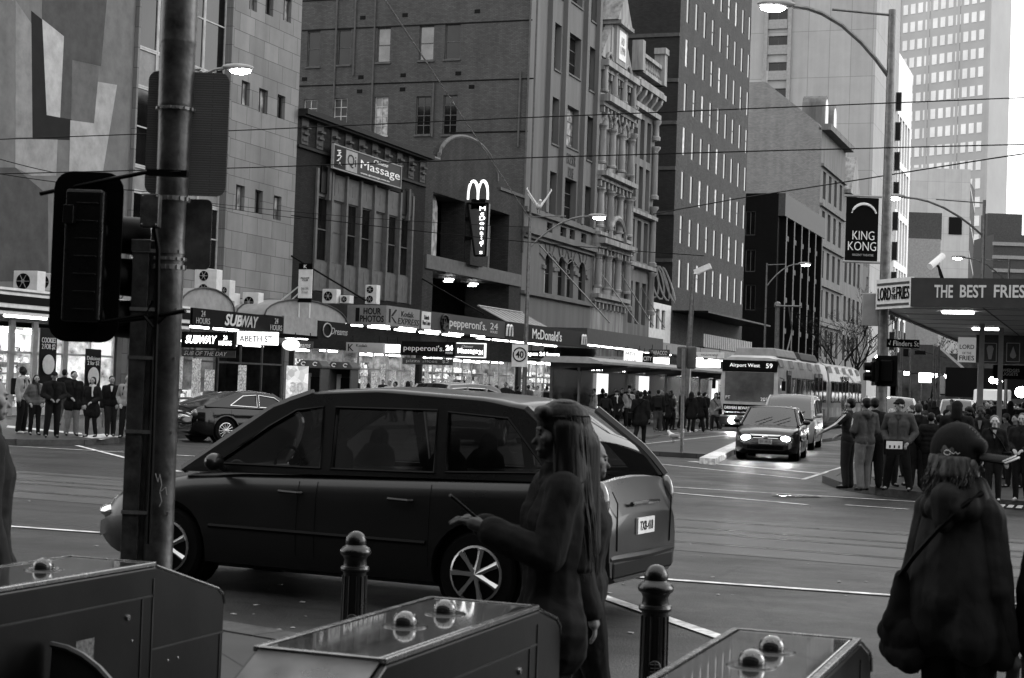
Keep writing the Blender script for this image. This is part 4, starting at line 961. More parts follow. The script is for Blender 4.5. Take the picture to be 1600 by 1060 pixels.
# ================================================================== shops on the west side
def shop(name, label, Y0, Y1, seed, tone=.4, lit=1.0, depth=3.2, goods=True, posters=3, z1=3.3):
    rnd = random.Random(seed); r = thing(name, label, 'shop front', (X0, Y0, .145)); d = depth; z0 = .165
    mi = mat('shop_interior_%d' % int(tone*100), tone*.75, .7, var=.85, scale=1.6)
    mb = MB(); mb.quad((X0-d,Y0,z0),(X0-d,Y1,z0),(X0-d,Y1,z1),(X0-d,Y0,z1)); mb.quad((X0-d,Y0+.01,z0),(X0-.1,Y0+.01,z0),(X0-.1,Y0+.01,z1),(X0-d,Y0+.01,z1)); mb.quad((X0-d,Y1-.01,z0),(X0-.1,Y1-.01,z0),(X0-.1,Y1-.01,z1),(X0-d,Y1-.01,z1)); mb.quad((X0-d,Y0,z1-.02),(X0-d,Y1,z1-.02),(X0-.1,Y1,z1-.02),(X0-.1,Y0,z1-.02)); mb.quad((X0-d,Y0,z0),(X0-.1,Y0,z0),(X0-.1,Y1,z0),(X0-d,Y1,z0))
    mb.build('interior', mi, r, fix=False)
    n = max(1, int((Y1-Y0)/2.4))
    for i in range(n):
        u = Y0 + (Y1-Y0)*(i+.5)/n; mb = MB(); mb.box((X0-d+.6, u-.9, z1-.12), (X0-d+.85, u+.9, z1-.05)); mb.box((X0-.9, u-.8, z1-.12), (X0-.7, u+.8, z1-.05))
        mb.build('ceiling_tube', emis('tube_%d' % int(lit*10), 1, 6*lit), r)
    n = max(2, int((Y1-Y0)/1.5)); mb = MB()
    for i in range(n+1):
        u = Y0+.04 + (Y1-Y0-.08)*i/n; mb.box((X0-.1, u-.04, z0), (X0-.02, u+.04, z1))
    mb.box((X0-.1, Y0, 2.35), (X0-.03, Y1, 2.43)); mb.box((X0-.11, Y0, z0), (X0-.025, Y1, z0+.28)); mb.build('shopfront_frame', M_FRAMEW if tone > .3 else M_FRAME, r)
    if goods:
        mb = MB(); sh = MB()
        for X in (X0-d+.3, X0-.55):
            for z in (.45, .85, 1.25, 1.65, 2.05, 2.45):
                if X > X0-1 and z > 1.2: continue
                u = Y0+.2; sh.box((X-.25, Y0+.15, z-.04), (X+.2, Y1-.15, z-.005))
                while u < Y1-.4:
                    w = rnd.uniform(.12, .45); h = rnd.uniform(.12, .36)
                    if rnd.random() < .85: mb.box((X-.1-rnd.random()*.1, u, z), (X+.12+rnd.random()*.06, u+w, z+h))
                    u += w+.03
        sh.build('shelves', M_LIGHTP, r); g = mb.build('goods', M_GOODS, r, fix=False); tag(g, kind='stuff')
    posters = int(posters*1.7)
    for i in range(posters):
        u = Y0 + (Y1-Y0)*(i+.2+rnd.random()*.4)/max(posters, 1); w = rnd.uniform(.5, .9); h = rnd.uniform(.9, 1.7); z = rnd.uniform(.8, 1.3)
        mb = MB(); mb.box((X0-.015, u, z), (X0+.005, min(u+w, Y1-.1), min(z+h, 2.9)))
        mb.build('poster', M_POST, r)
    return r
shop('corner_convenience_store', 'brightly lit corner convenience store with food posters in its glass front', Ya+.8, Yb-.5, 1, .7, 2.2, 4.2, posters=0)
shop('sandwich_shop', 'sandwich shop front with menu boards below the dark fascia', Yb+.5, Yb+7.2, 2, .3, 1.2, 3, posters=3)
shop('club_doorway', 'dark doorway with a column of small photographs beside it', Yb+7.4, Yd-.5, 3, .05, .3, 3, goods=False, posters=1)
shop('photo_shop', 'busy photo shop window beneath the one hour photos canopy', Yd+.6, Yd+7.5, 4, .45, 1.3, 3.2, posters=5)
shop('pizza_shop', 'pizza shop front with hanging menu banners', Yd+7.7, Ye-.5, 5, .45, 1.3, 3.2, posters=4)
shop('restaurant_shopfront', 'lit glass front of the burger restaurant full of notices', Ye+.5, Yf-.5, 6, .4, 1.1, 3.1, posters=6)
shop('snack_shop', 'snack shop front behind the tram shelter', YS+.6, Yg-.5, 7, .5, 1.3, 3.0, posters=4, z1=3.5)
shop('takeaway_front', 'small bright takeaway under the columned house', Yg+.5, Yi+1, 8, .5, 1.4, 2.8, posters=3)
shop('kiosk_front', 'bright shop opening beyond the takeaway with white signs', YT+.7, YU1-.8, 9, .5, 1.2, 2.8, posters=4, z1=3.7)
# food posters and door frames of the corner store
for (x0, x1, yt, yb, tt) in ((62,88,512,600,'COOKIES\n2 FOR $2'), (134,158,545,612,'Delicious\n2 for $2')):
    a, b = yX(x0, 560, X0+.05), yX(x1, 560, X0+.05); za, zb = zX(x0, yb, X0+.05), zX(x0, yt, X0+.05)
    s = signboard('food_poster', 'tall dark food poster reading %s in the corner store window' % ('cookies' if x0 == 62 else 'delicious'), 'poster', 'X', X0+.05, a, b, za, zb, mat('poster_dark', .03, .5), [(tt, M_TXTW, (a+b)/2, za+(zb-za)*.72, (b-a)*.85, (zb-za)*.22, {})], .03)
    mb = MB(); R_ = (b-a)*.36; mb.lathe([(0,0),(R_,0),(R_,.02),(R_*.85,.03),(R_*.8,.02),(0,.02)], (X0+.055, (a+b)/2, za+(zb-za)*.35), 20, 'X'); mb.build('plate_picture', M_MIDP, s)
    mb = MB(); mb.lathe([(R_*.9,.021),(R_,.021),(R_,.035),(R_*.9,.035)], (X0+.055, (a+b)/2, za+(zb-za)*.35), 20, 'X'); mb.build('plate_rim', M_WHITEP, s)
for x in (14, 50, 98, 200):
    y = yX(x, 600); mb = MB(); mb.box((X0-.02, y-.14, .145), (X0+.08, y+.14, 3.5)); tag(mb.build('shopfront_pier', M_LIGHTP), 'pale metal pier of the corner store front, %s' % {14:'the leftmost',50:'left of the cookie poster',98:'right of the cookie poster',200:'beside the big steel pole'}[x], 'pier')

# ------------------------------------------------------------------ verandahs with their fascias and lit soffits
def verandah(name, label, Y0, Y1, zb, zt, m, X=XF, tubes=3, stripes=False, south=True):
    r = thing(name, label, 'verandah', (X0, Y0, zb)); mb = MB()
    mb.box((X0+.02, Y0+.02, zb+.12), (X-.02, Y1-.02, zb+.2)); mb.build('soffit', M_MIDP, r)
    mb = MB(); mb.box((X-.08, Y0, zb), (X, Y1, zt)); 
    if south: mb.box((X0+.02, Y0, zb), (X-.081, Y0+.08, zt))
    mb.build('fascia', m, r)
    if stripes:
        for k, (za, zb2, mm) in enumerate(stripes):
            mb = MB(); mb.box((X+.002, Y0, za), (X+.02, Y1, zb2)); mb.build('stripe', mm, r)
    for i in range(tubes):
        u = Y0 + (Y1-Y0)*(i+.5)/tubes; mb = MB(); w = (Y1-Y0)/tubes*.38
        mb.box((X0+1.6, u-w, zb+.02), (X0+1.75, u+w, zb+.1)); mb.build('fluorescent_tube', M_TUBE, r)
    return r
verandah('corner_store_verandah', 'striped pale fascia over the corner convenience store', Ya, Yb-1.2, 3.5, 4.35, M_WHITEP, tubes=6, stripes=((3.62,3.72,M_DARK),(3.86,4.12,M_SIGNK),(4.22,4.27,M_MIDP)))
S0, S1 = yX(301,495,XF), yX(443,509,XF)
verandah('sandwich_verandah', 'black fascia lettered SUBWAY with 24 HOURS at both ends', S0, S1, 3.66, 4.33, M_SIGNK, tubes=3)
o = bpy.data.objects['sandwich_verandah']
m1 = mat('logo_pale', .55, .5, var=0)
text('SUB', 'lettering', m1, o, (XF+.01, S0+3.05, 4.0), XU, 1.35, .46, shear=.25, bold=.03); text('WAY', 'lettering', M_TXTG, o, (XF+.01, S0+4.35, 4.0), XU, 1.4, .46, shear=.25, bold=.03)
for u in (S0+.75, S1-.65): text('24\nHOURS', 'lettering', M_TXTG, o, (XF+.01, u, 4.0), XU, 1.0, .5)
verandah('grey_box_verandah', 'plain pale box verandah between the black sandwich and club fascias', S1+.02, yX(496,505,XF), 3.66, 4.4, M_LIGHTP, tubes=1)
d0, d1 = yX(497,505,XF), yX(548,510,XF)
verandah('club_verandah', 'short black fascia with a swirl emblem and the word Dreams', d0+.02, d1, 3.55, 4.35, M_SIGNK, tubes=1)
o = bpy.data.objects['club_verandah']; text('Dreams', 'lettering', M_TXTG, o, (XF+.01, d0+2.1, 3.95), XU, 1.7, .3, shear=.3)
mb = MB(); mb.tube([(XF+.02, d0+.9+.42*math.cos(a*.4), 3.97+.3*math.sin(a*.4)) for a in range(17)], .03, 5); mb.build('emblem_ring', M_TXTG, o)
# barrel vaults over those verandahs
def vault(label, Y0, Y1, z, h, n=12):
    r = thing('vaulted_awning_roof', label, 'roof', ((X0+XF)/2, Y0, z), 'vaulted awning roofs'); mb = MB(); c = (Y0+Y1)/2; w = (Y1-Y0)/2
    P = [[(X, c+w*math.cos(PI*i/n), z+h*math.sin(PI*i/n)) for i in range(n+1)] for X in (X0+.02, XF-.1)]
    mb.grid(P); mb.prism([(c+w*math.cos(PI*i/n), z+h*math.sin(PI*i/n)) for i in range(n+1)], fnX(XF-.1), -.03, 0); mb.build('sheeting', M_LIGHTP, r, smooth=True, ang=60)
    for k in (X0+1, X0+2.3, XF-.06):
        mb = MB(); mb.tube([(k, c+w*1.01*math.cos(PI*i/n), z+h*1.02*math.sin(PI*i/n)) for i in range(n+1)], .035, 5); mb.build('rib', M_MIDP, r)
vault('curved ribbed awning roof above the black SUBWAY fascia', S0-.8, S0+3.2, 4.33, .8); vault('curved ribbed awning roof behind the plain pale box', S1-1.5, d1-.3, 4.36, .8)
# photo shop canopy: the south end faces the crossing
XK = XF; YK = yX(604,480,XK)
a0 = pY(543,478,YK); 
r = thing('photo_shop_canopy', 'wide grey canopy reading 1 HOUR PHOTOS on its end and pepperoni\'s along its front', 'verandah', (X0, YK, 4.4))
PX1 = yX(790,500,XK); zk0, zk1 = 4.47, 5.42
mb = MB(); mb.box((X0+.02, YK+.1, zk0+.1), (XK-.1, PX1, zk0+.2)); mb.build('soffit', M_MIDP, r)
mgr = mat('fascia_grey', .1, .55, var=.12); mlg = mat('fascia_pale', .26, .55, var=.12)
mb = MB(); mb.box((a0.x, YK, zk0), (XK, YK+.1, zk1)); mb.build('end_fascia', mlg, r)
k1 = yX(656,485,XK); k2 = yX(659,485,XK); k3 = yX(673,485,XK); k4 = yX(675,488,XK)
mb = MB(); mb.box((XK-.1, YK+.11, zk0), (XK, k1, zk1)); mb.build('pale_fascia', mlg, r)
mb = MB(); mb.box((XK-.1, k1+.01, zk0), (XK-.01, PX1, zk1)); mb.build('front_fascia', mgr, r)
mb = MB(); mb.box((XK-.005, k2, zk0+.03), (XK+.03, k3, zk1-.05)); q = mb.build('white_panel', M_WHITEP, r); text('Elizabeth\nPhoto Centre', 'lettering', M_TXTB, q, (XK+.032, (k2+k3)/2, (zk0+zk1)/2), XU, (k3-k2)*.85, .5)
text('1', 'lettering', mat('letter_dark', .03, .5, var=0), r, (a0.x+.55, YK-.005, (zk0+zk1)/2), YU, .2, .66)
text('HOUR\nPHOTOS', 'lettering', mat('letter_dark', .03, .5, var=0), r, (a0.x+(XK-a0.x)*.64, YK-.005, (zk0+zk1)/2), YU, 1.25, .68, bold=.02)
kc = (YK+k1)/2
text('Kodak', 'lettering', M_TXTB, r, (XK+.005, kc+.5, zk0+.64), XU, 1.5, .26); text('EXPRESS', 'lettering', mat('letter_dark', .03, .5, var=0), r, (XK+.005, kc+.65, zk0+.28), XU, 2.6, .3, shear=.2)
mb = MB()
for P in ([(.0,.15),(.0,.8),(.2,.8),(.2,.15)], [(.25,.48),(.75,.8),(.95,.8),(.45,.46)], [(.25,.44),(.45,.42),(.95,.15),(.75,.15)]): mb.prism([(YK+.3+a, zk0+b) for a, b in P], fnX(XK), 0, .01)
mb.build('emblem', M_DARK, r)
text("pepperoni's.", 'lettering', m1, r, (XK+.001, k4+(PX1-k4)*.47, (zk0+zk1)/2), XU, (PX1-k4)*.5, .6, bold=.01); text('24', 'lettering', m1, r, (XK+.001, k4+(PX1-k4)*.83, zk0+.6), XU, 1.2, .36); text('HOURS', 'lettering', m1, r, (XK+.001, k4+(PX1-k4)*.83, zk0+.28), XU, 1.1, .14)
mb = MB(); mb.tube([(XK+.01, k4+1.7+.5*math.cos(i*.45), (zk0+zk1)/2+.38*math.sin(i*.45)) for i in range(14)], .07, 6); mb.tube([(XK+.01, k4+1.5, zk0+.1), (XK+.01, k4+1.5, zk0+.65), (XK+.01, k4+1.8, zk0+.7), (XK+.01, k4+1.85, zk0+.5), (XK+.01, k4+1.55, zk0+.42)], .05, 6); mb.build('emblem', M_TXTB, r)
for i in range(5):
    u = YK + (PX1-YK)*(i+.5)/5; mb = MB(); mb.box((X0+1.0, u-1.2, zk0), (X0+1.15, u+1.2, zk0+.08)); mb.box((X0+2.6, u-.9, zk0), (X0+2.75, u+.9, zk0+.08)); mb.build('fluorescent_tube', M_TUBE, r)
mb = MB()
for i in range(20): mb.box((X0+.3, YK-3.8+i*.19, 4.55), (X0+.38, YK-3.8+i*.19+.14, 5.3))
tag(mb.build('ribbed_screen', M_MIDP), 'ribbed metal screen between the vault and the one hour photos end', 'screen')
# burger canopy
B0, B1 = PX1+.02, yX(917,530,XF)
verandah('burger_canopy', 'long black fascia with a lettered restaurant name between small arches', B0, B1, 4.42, 5.45, M_SIGNK, tubes=5)
o = bpy.data.objects['burger_canopy']; bu = yX(855,525,XF)
text("McDonald's", 'lettering', M_TXTW, o, (XF+.01, bu, 4.95), XU, 5.6, .62, bold=.01)
for x in (795, 912): arches(o, (XF+.05, yX(x,520,XF), 4.93), XU, .95, .62, M_TXTW, .07)
mb = MB()
for k in range(9): u = B0+.4+k*.9; mb.tube([(XF-.1, u, 5.46), (X0+1.9, u, 6.3)], .04, 4)
mb.tube([(X0+1.9, B0+.2, 6.32), (X0+1.9, B0+7.8, 6.32)], .06, 4); mb.quad((XF-.12,B0+.3,5.47),(XF-.12,B0+7.7,5.47),(X0+1.9,B0+7.7,6.28),(X0+1.9,B0+.3,6.28)); mb.build('glazed_ridge', M_LIGHTP, o)
mb = MB(); mb.lathe([(.75,0),(.8,1.1),(1.0,2.6),(1.35,3.4),(1.7,3.9),(1.7,4.2)], (XF-.6, B1-1.6, .145), 20); tag(mb.build('flared_column', M_DARK, smooth=True), 'dark flared column holding up the end of the black burger canopy', 'column')
G1 = yX(1036,538,XF)
verandah('grey_verandah', 'plain grey verandah with a moulded edge beneath the columned houses', B1+.05, G1, 4.75, 5.75, M_MIDP, tubes=6)
verandah('far_verandah', 'pale verandah further along beside the parked tram', G1+.05, YU1, 4.7, 5.5, M_LIGHTP, tubes=4)
mb = MB()
for (xa, ya, xb, yb) in ((843,383,955,512),(932,418,1000,512),(968,425,1023,513),(1010,450,1040,515),(455,400,575,473),(660,436,745,497)):
    pass
for k, (xa, ya, xb, yb) in enumerate(((843,383,955,505),(932,418,1000,508),(968,425,1023,510),(1003,450,1040,512),(455,400,575,470),(660,436,760,492))):
    p = pX(xa, ya, X0); q = pX(xb, yb, XF+.0); q.z = max(q.z, 4.8); mb = MB(); mb.tube([p, (XF-.1, q.y, q.z)], .045, 6)
    tag(mb.build('stay_rod', M_STEEL if k < 4 else M_DARK), ['pale stay rod rising to the leftmost arched window of the tall office','pale stay rod over the ornate columns','pale stay rod beside the tall shop window','pale stay rod crossing the low pale shop','dark stay rod crossing the seven bay window','dark stay rod under the restaurant opening'][k], 'rod')

# ------------------------------------------------------------------ signs hung under the verandahs, facing the crossing
def hung(name, label, Y, x0, x1, yt, yb, m, texts, edge=None, thick=.2, cat='sign'):
    a, b, z0, z1 = hY(x0, x1, yt, yb, Y)[:4]; w = b-a; h = z1-z0
    r = signboard(name, label, cat, 'Y', Y, a, b, z0, z1, m, [(t[0], t[1], a+w*t[2], z0+h*t[3], w*t[4], h*t[5], t[6] if len(t) > 6 else {}) for t in texts], thick, edge)
    mb = MB()
    for u in (a+w*.15, b-w*.15): mb = MB(); mb.cyl((u, Y+thick/2, z1+.003), (u, Y+thick/2, z1+.35), .02, n=6); mb.build('hanger', M_DARK, r)
    return r
hung('sandwich_sign', 'black hanging light box with glowing SUBWAY 24 HOURS lettering', 57.2, 284, 366, 518, 543, M_SIGNK, [('SUBWAY', M_TXTL, .38, .52, .6, .5, dict(shear=.25, bold=.02)), ('24\nHOURS', M_TXTL, .84, .5, .24, .6)])
hung('street_name_light_box', 'glowing white light box with dark letters ending in ABETH ST.', 59.4, 371, 432, 518, 538, M_LIT, [('ABETH ST.', M_TXTB, .5, .45, .88, .5, dict(bold=.02))])
hung('sub_banner', 'narrow pale banner reading SUB OF THE DAY', 57.8, 284, 368, 546, 557, M_MIDP, [('SUB OF THE DAY', M_TXTW, .45, .5, .8, .6, dict(shear=.3))], thick=.04)
r = hung('club_oval_sign', 'pale oval sign with the word Dreams beneath the plain pale box', 61.5, 456, 489, 533, 545, M_MIDP, [('Dreams', M_TXTW, .5, .5, .8, .7, dict(shear=.3))], thick=.06)
a = pY(455,539,61.4); mb = MB(); mb.ball((a.x, 61.38, a.z), (.42,.05,.25), 24, 10); mb.build('oval', M_LITD, r, smooth=True)
hung('photo_hanging_sign', 'pale hanging sign reading Kodak EXPRESS with a K emblem', 74, 541, 600, 535, 551, mat('sign_pale_lit', .4, .5, var=0), [('Kodak', M_TXTB, .42, .72, .3, .28), ('EXPRESS', M_TXTG, .62, .32, .6, .34, dict(shear=.2)), ('K', M_TXTB, .13, .5, .15, .7)])
hung('blank_light_box', 'small blank glowing light box beside the Kodak sign', 74.2, 601, 623, 538, 551, M_LIT, [])
hung('pizza_hanging_sign', "long black hanging sign reading pepperoni's 24", 78, 628, 711, 533, 555, M_SIGNK, [("pepperoni's.", M_TXTW, .42, .48, .76, .5, {}), ('24', M_TXTL, .9, .6, .13, .36, dict(bold=.03)), ('HOURS', M_TXTW, .9, .25, .13, .16)])
hung('massage_hanging_sign', 'lit hanging sign reading Chinese Massage 24', 80, 713, 757, 537, 557, mat('sign_mid_lit', .12, .5, var=0), [('Massage', M_TXTL, .42, .4, .72, .5, dict(bold=.02)), ('24', M_TXTL, .88, .35, .15, .35), ('Chinese', M_TXTW, .4, .8, .4, .2, dict(shear=.3))], edge=M_LITD)
hung('pizza_banner', 'pale printed banner with a pizza price below the black pizza sign', 79.2, 629, 708, 559, 569, mat('banner_grey', .16, .6), [('pizza slices  $2', M_TXTW, .5, .5, .85, .6)], thick=.03)
hung('restaurant_open_sign', 'glowing open 24 hours words in the restaurant front', 97, 822, 876, 548, 559, M_SIGNK, [('open 24 hours', M_TXTL, .5, .5, .95, .7, dict(bold=.02))], thick=.05)
hung('snack_sign', 'pale sign reading Snack Delight above the tram shelter', 106, 912, 973, 556, 568, mat('sign_pale2', .35, .5, var=0), [('Snack Delight', M_TXTB, .5, .5, .8, .5)])
hung('phone_shop_sign', 'white and grey hanging signs above the tram shelter roof, left of the bird emblem', 112, 975, 1003, 548, 571, M_LITD, [('MDJ', M_TXTB, .35, .75, .5, .3), ('SELLER', M_TXTB, .4, .3, .6, .22)])
hung('city_sign', 'dark hanging sign reading CITY', 113, 1004, 1020, 552, 569, M_SIGNK, [('CITY', M_TXTW, .5, .5, .8, .4)])
hung('round_ended_sign', 'dark lozenge sign with pale lettering high above the shelter', 118, 1014, 1046, 546, 556, M_MIDP, [('TABACCO', M_TXTW, .5, .5, .8, .6)])
hung('white_light_box', 'plain glowing white light box right of the CITY sign', 114, 1021, 1045, 559, 571, M_LIT, [])
hung('news_sign', 'pale narrow sign with dots at both ends close to the tram front', 128, 1087, 1131, 550, 559, M_WHITEP, [('MAGAZINE NEWS', M_TXTB, .5, .5, .6, .35)])
hung('lower_light_box', 'glowing white sign with small dark lettering beside the tram front', 126, 1082, 1125, 562, 574, M_LIT, [('SNACKS & DRINKS', M_TXTB, .5, .5, .5, .35)])
# notice board standing on the vault: "K box"
a, b, z0, z1 = hY(467, 488, 421, 466, 62.5)[:4]
r = signboard('rooftop_notice', 'tall white notice on poles standing above the black sandwich fascia', 'sign', 'Y', 62.5, a, b, z0, z1, M_WHITEP, [('PRIVATE\nCLUB', M_TXTB, (a+b)/2, z0+.95*.85, .4, .16), ('open daily\n24 hours', M_TXTG, (a+b)/2, z0+.35, .35, .3)], .05)
mb = MB(); mb.box((a, 62.49, z1), (b, 62.55, z1+.25)); mb.box((a, 62.49, z0-.18), (b, 62.55, z0)); mb.build('dark_cap', M_SIGNK, r); text('K', 'lettering', M_TXTW, r, ((a+b)/2, 62.48, z1+.12), YU, .15, .15)
mb = MB()
for u in (a+.05, b-.08): mb.cyl((u, 62.56, 4.38), (u, 62.56, z0), .03, n=8)
mb.tube([(a, 62.56, z0+.5), (a-1.7, 62.9, 4.6)], .03, 6); mb.tube([(a, 62.56, z0+.2), (a-1.3, 62.9, 4.45)], .03, 6); mb.build('pole', M_WHITEP, r)

# ------------------------------------------------------------------ air conditioners on the verandah roofs
def aircon(label, x, yb, w, h, Y, d=.45, fans=1):
    p = pY(x, yb, Y); r = thing('air_conditioner', label, 'air conditioner', (p.x, Y, p.z), 'air conditioners on the shop roofs'); mb = MB()
    mb.box((p.x, Y, p.z), (p.x+w, Y+d, p.z+h)); mb.build('casing', M_WHITEP, r, bevel=.015)
    for k in range(fans):
        cz = p.z + h*(k+.5)/fans; R = min(w*.3, h/fans*.38)
        mb = MB(); mb.lathe([(0,0),(R,0),(R,.02),(0,.02)], (p.x+w*.42, Y-.022, cz), 18, 'Y'); g = mb.build('fan_grille', M_DARK, r)
        mb = MB()
        for q in range(6): mb.tube([(p.x+w*.42, Y-.03, cz), (p.x+w*.42+R*.9*math.cos(q*PI/3), Y-.03, cz+R*.9*math.sin(q*PI/3))], .012, 4)
        mb.lathe([(0,0),(R*.25,0),(R*.25,.02),(0,.02)], (p.x+w*.42, Y-.045, cz), 10, 'Y'); mb.build('fan_blades', M_LIGHTP, g)
    mb = MB()
    for q in range(5): mb.box((p.x-.012, Y+.05, p.z+.12+q*h*.16), (p.x, Y+d-.05, p.z+.12+q*h*.16+.03))
    mb.build('louvres', M_DARK, r)
    return r
aircon('pale air conditioner on the far left above the striped fascia', 20, 456, .95, .7, 45.5)
aircon('air conditioner half hidden behind the signal board', 52, 455, .9, .62, 47.0)
aircon('tall two fan air conditioner right of the big steel pole', 303, 462, 1.0, 1.05, 57, fans=2)
aircon('small louvred air conditioner above the SUBWAY fascia', 343, 470, .45, .85, 59)
aircon('air conditioner with a square grille left of the notice', 341, 486, .75, .75, 60)
aircon('rightmost of the three air conditioners above the SUBWAY fascia', 378, 487, .75, .8, 60.5)
aircon('wide air conditioner on the ribbed canopy roof', 503, 474, .75, .68, 70)
aircon('low small air conditioner beside the wide one on the canopy', 531, 474, .5, .38, 70.2)
aircon('tall air conditioner with two fans above the Kodak fascia', 570, 475, .62, .95, 74.5, fans=2)

# ================================================================== vehicles
M_RUB = mat('tyre_rubber', .012, .8, var=.2); M_ALLOY = mat('alloy', .5, .25, metal=.9, var=0); M_CHROME = mat('chrome', .7, .12, metal=1, var=0)
M_CGL = clear('car_glass', .42, .12); M_CGD = clear('dark_car_glass', .16, .14); M_SEAT = mat('seat_fabric', .03, .9)
def paint(name, v, metal=.3, rough=.28): return mat(name, v, rough, metal=metal*.3, var=.06, scale=.7, coat=.14)
def lerp_tab(tab, x):
    if x <= tab[0][0]: return tab[0][1]
    for (a, b), (c, d) in zip(tab, tab[1:]):
        if x <= c:
            t = (x-a)/(c-a); return b + (d-b)*t
    return tab[-1][1]
def smooth_tab(tab, x):
    return (lerp_tab(tab, x-.06)+lerp_tab(tab, x)*2+lerp_tab(tab, x+.06))/4
def make_car(name, label, L, Wd, H, wb, R, fo, shoulder, roof, belt, sidewins, paintm, glass, lights=0.0, plate=None, grille='bar', spokes=10, group=None, ground=.18, moulding=True, wr=.74, drh=(.25,), rails=False):
    """x forward, front axle at L/2-fo.  shoulder: [(x,z)] top of lower body; roof: [(x,z)] roofline from rear deck to cowl; sidewins: window outlines in (x,z)"""
    r = thing(name, label, 'car', (0,0,0), group)
    hw = Wd/2; xf = L/2; xr = -L/2; ax = [xf-fo, xf-fo-wb]
    def plan(x):       # half width along the length
        e = .0
        if x > xf-.9: t = (x-(xf-.9))/.9; e = .30*t**2.4
        if x < xr+.7: t = ((xr+.7)-x)/.7; e = .22*t**2.2
        return hw*(1-e)
    n = 46; P = []
    for i in range(n+1):
        x = xr + L*i/n; s = smooth_tab(shoulder, x); w = plan(x)
        lo = ground + (.12*max(0, (x-(xf-.35))/.35)**1.5 if x > xf-.35 else 0) + (.14*max(0, ((xr+.4)-x)/.4) if x < xr+.4 else 0)
        mid = lo + (s-lo)*.45
        ring = [(0,lo),(w*.8,lo),(w*.955,lo+.05),(w*.985,lo+.16),(w,mid-.06),(w*.995,mid+.08),(w*.985,s-.16),(w*.955,s-.06),(w*.90,s-.012),(w*.80,s+.008),(w*.4,s+.03),(0,s+.038)]
        P.append([(x, y, z) for y, z in ring] + [(x, -y, z) for y, z in ring[-2:0:-1]])
    mb = MB(); m_ = len(P[0]); vs = [p for r_ in P for p in r_]
    mb._a(vs, [(i*m_+j, (i+1)*m_+j, (i+1)*m_+(j+1) % m_, i*m_+(j+1) % m_) for i in range(n) for j in range(m_)] + [tuple(range(m_)), tuple(range((n+1)*m_-1, n*m_-1, -1))])
    body = mb.build('body', paintm, r, smooth=True, ang=50)
    cut = MB()
    for a in ax:
        for sg in (-1, 1): cut.cyl((a, sg*(hw-.3), R+.01), (a, sg*(hw+.2), R+.01), R*1.16, n=28)
    co = cut.build('cut', M_BLACK); co.location = (0,0,0); 
    co.data.transform(Matrix.Translation(ORG[co.name]))
    md = body.modifiers.new('b', 'BOOLEAN'); md.operation = 'DIFFERENCE'; md.object = co; md.solver = 'EXACT'
    bpy.context.view_layer.update()
    me = bpy.data.meshes.new_from_object(body.evaluated_get(bpy.context.evaluated_depsgraph_get()))
    body.modifiers.clear(); body.data = me; me.name = 'body'; bpy.data.objects.remove(co)
    if len(me.materials) == 0: me.materials.append(paintm)
    try: me.set_sharp_from_angle(angle=math.radians(38))
    except Exception: pass
    mb = MB()
    for a in ax:
        for sg in (-1, 1): mb = MB(); mb.lathe([(0,-.02),(R*1.13,-.02),(R*1.13,.2)] if sg > 0 else [(0,.02),(R*1.13,.02),(R*1.13,-.2)], (a, sg*(hw-.29), R+.01), 24, 'Y'); mb.build('wheel_well', M_BLACK, r)
    # wheels
    for a in ax:
        for sg in (-1, 1):
            y0 = sg*(hw-.13); w = MB(); prof = [(R*.62,-.1),(R*.66,-.1),(R*.9,-.1),(R*.985,-.07),(R,-.03),(R,.03),(R*.985,.07),(R*.9,.1),(R*.62,.1)]
            w.lathe(prof, (a, y0, R), 32, 'Y'); wh = w.build('wheel', M_RUB, r, smooth=True, ang=30)
            q = MB(); o_ = y0 + sg*.106
            q.lathe([(R*.66,-.03*sg),(R*.66,.005*sg),(R*.61,.012*sg),(R*.59,-.03*sg)], (a, o_, R), 32, 'Y')
            for k in range(spokes):
                t = 2*PI*k/spokes; q.tube([(a, o_-sg*.004, R), (a+R*.35*math.cos(t), o_, R+R*.35*math.sin(t)), (a+R*.62*math.cos(t), o_+sg*.004, R+R*.62*math.sin(t))], [.03, .022, .03] if spokes < 9 else [.02, .014, .016], 5)
            q.ball((a, o_, R), (R*.16, .02, R*.16), 10, 6); q.build('rim', M_ALLOY, wh, smooth=True)
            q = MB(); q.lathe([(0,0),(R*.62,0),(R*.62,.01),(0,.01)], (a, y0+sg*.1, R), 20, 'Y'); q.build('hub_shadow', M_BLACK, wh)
    # greenhouse
    zb = belt; zt = max(z for _, z in roof)
    wbt = hw*.93; wrf = hw*wr
    def sy(z): return wbt + (wrf-wbt)*max(0, min(1, (z-zb)/(zt-.02-zb)))
    xs0, xs1 = roof[0][0], roof[-1][0]
    tops = [p for p in roof]
    outer = [(x, z-.015) for x, z in roof] 
    wins = sidewins
    for sg in (-1, 1):
        tri = geometry.tessellate_polygon([[V((a, b, 0)) for a, b in outer]] + [[V((a, b, 0)) for a, b in w] for w in wins])
        pts = outer + [p for w in wins for p in w]
        mb = MB(); mb._a([(a, sg*(sy(b)-.01), b) for a, b in pts], [tuple(t) for t in tri])
        f = mb.build('side_pillars', paintm, r); md = f.modifiers.new('s', 'SOLIDIFY'); md.thickness = .045; md.offset = 0
        for w in wins:
            cx = sum(a for a, b in w)/len(w); cz = sum(b for a, b in w)/len(w)
            mb = MB(); mb._a([(cx+(a-cx)*1.02, sg*(sy(b)-.012), cz+(b-cz)*1.03) for a, b in w], [tuple(range(len(w)))]); mb.build('side_window', glass, r)
            mb = MB(); ww = [V((a, sg*(sy(b)+.014), b)) for a, b in w]; mb.tube(ww+[ww[0]], .012, 4); mb.build('window_trim', M_CHROME if grille != 'van' else M_BLACK, r)
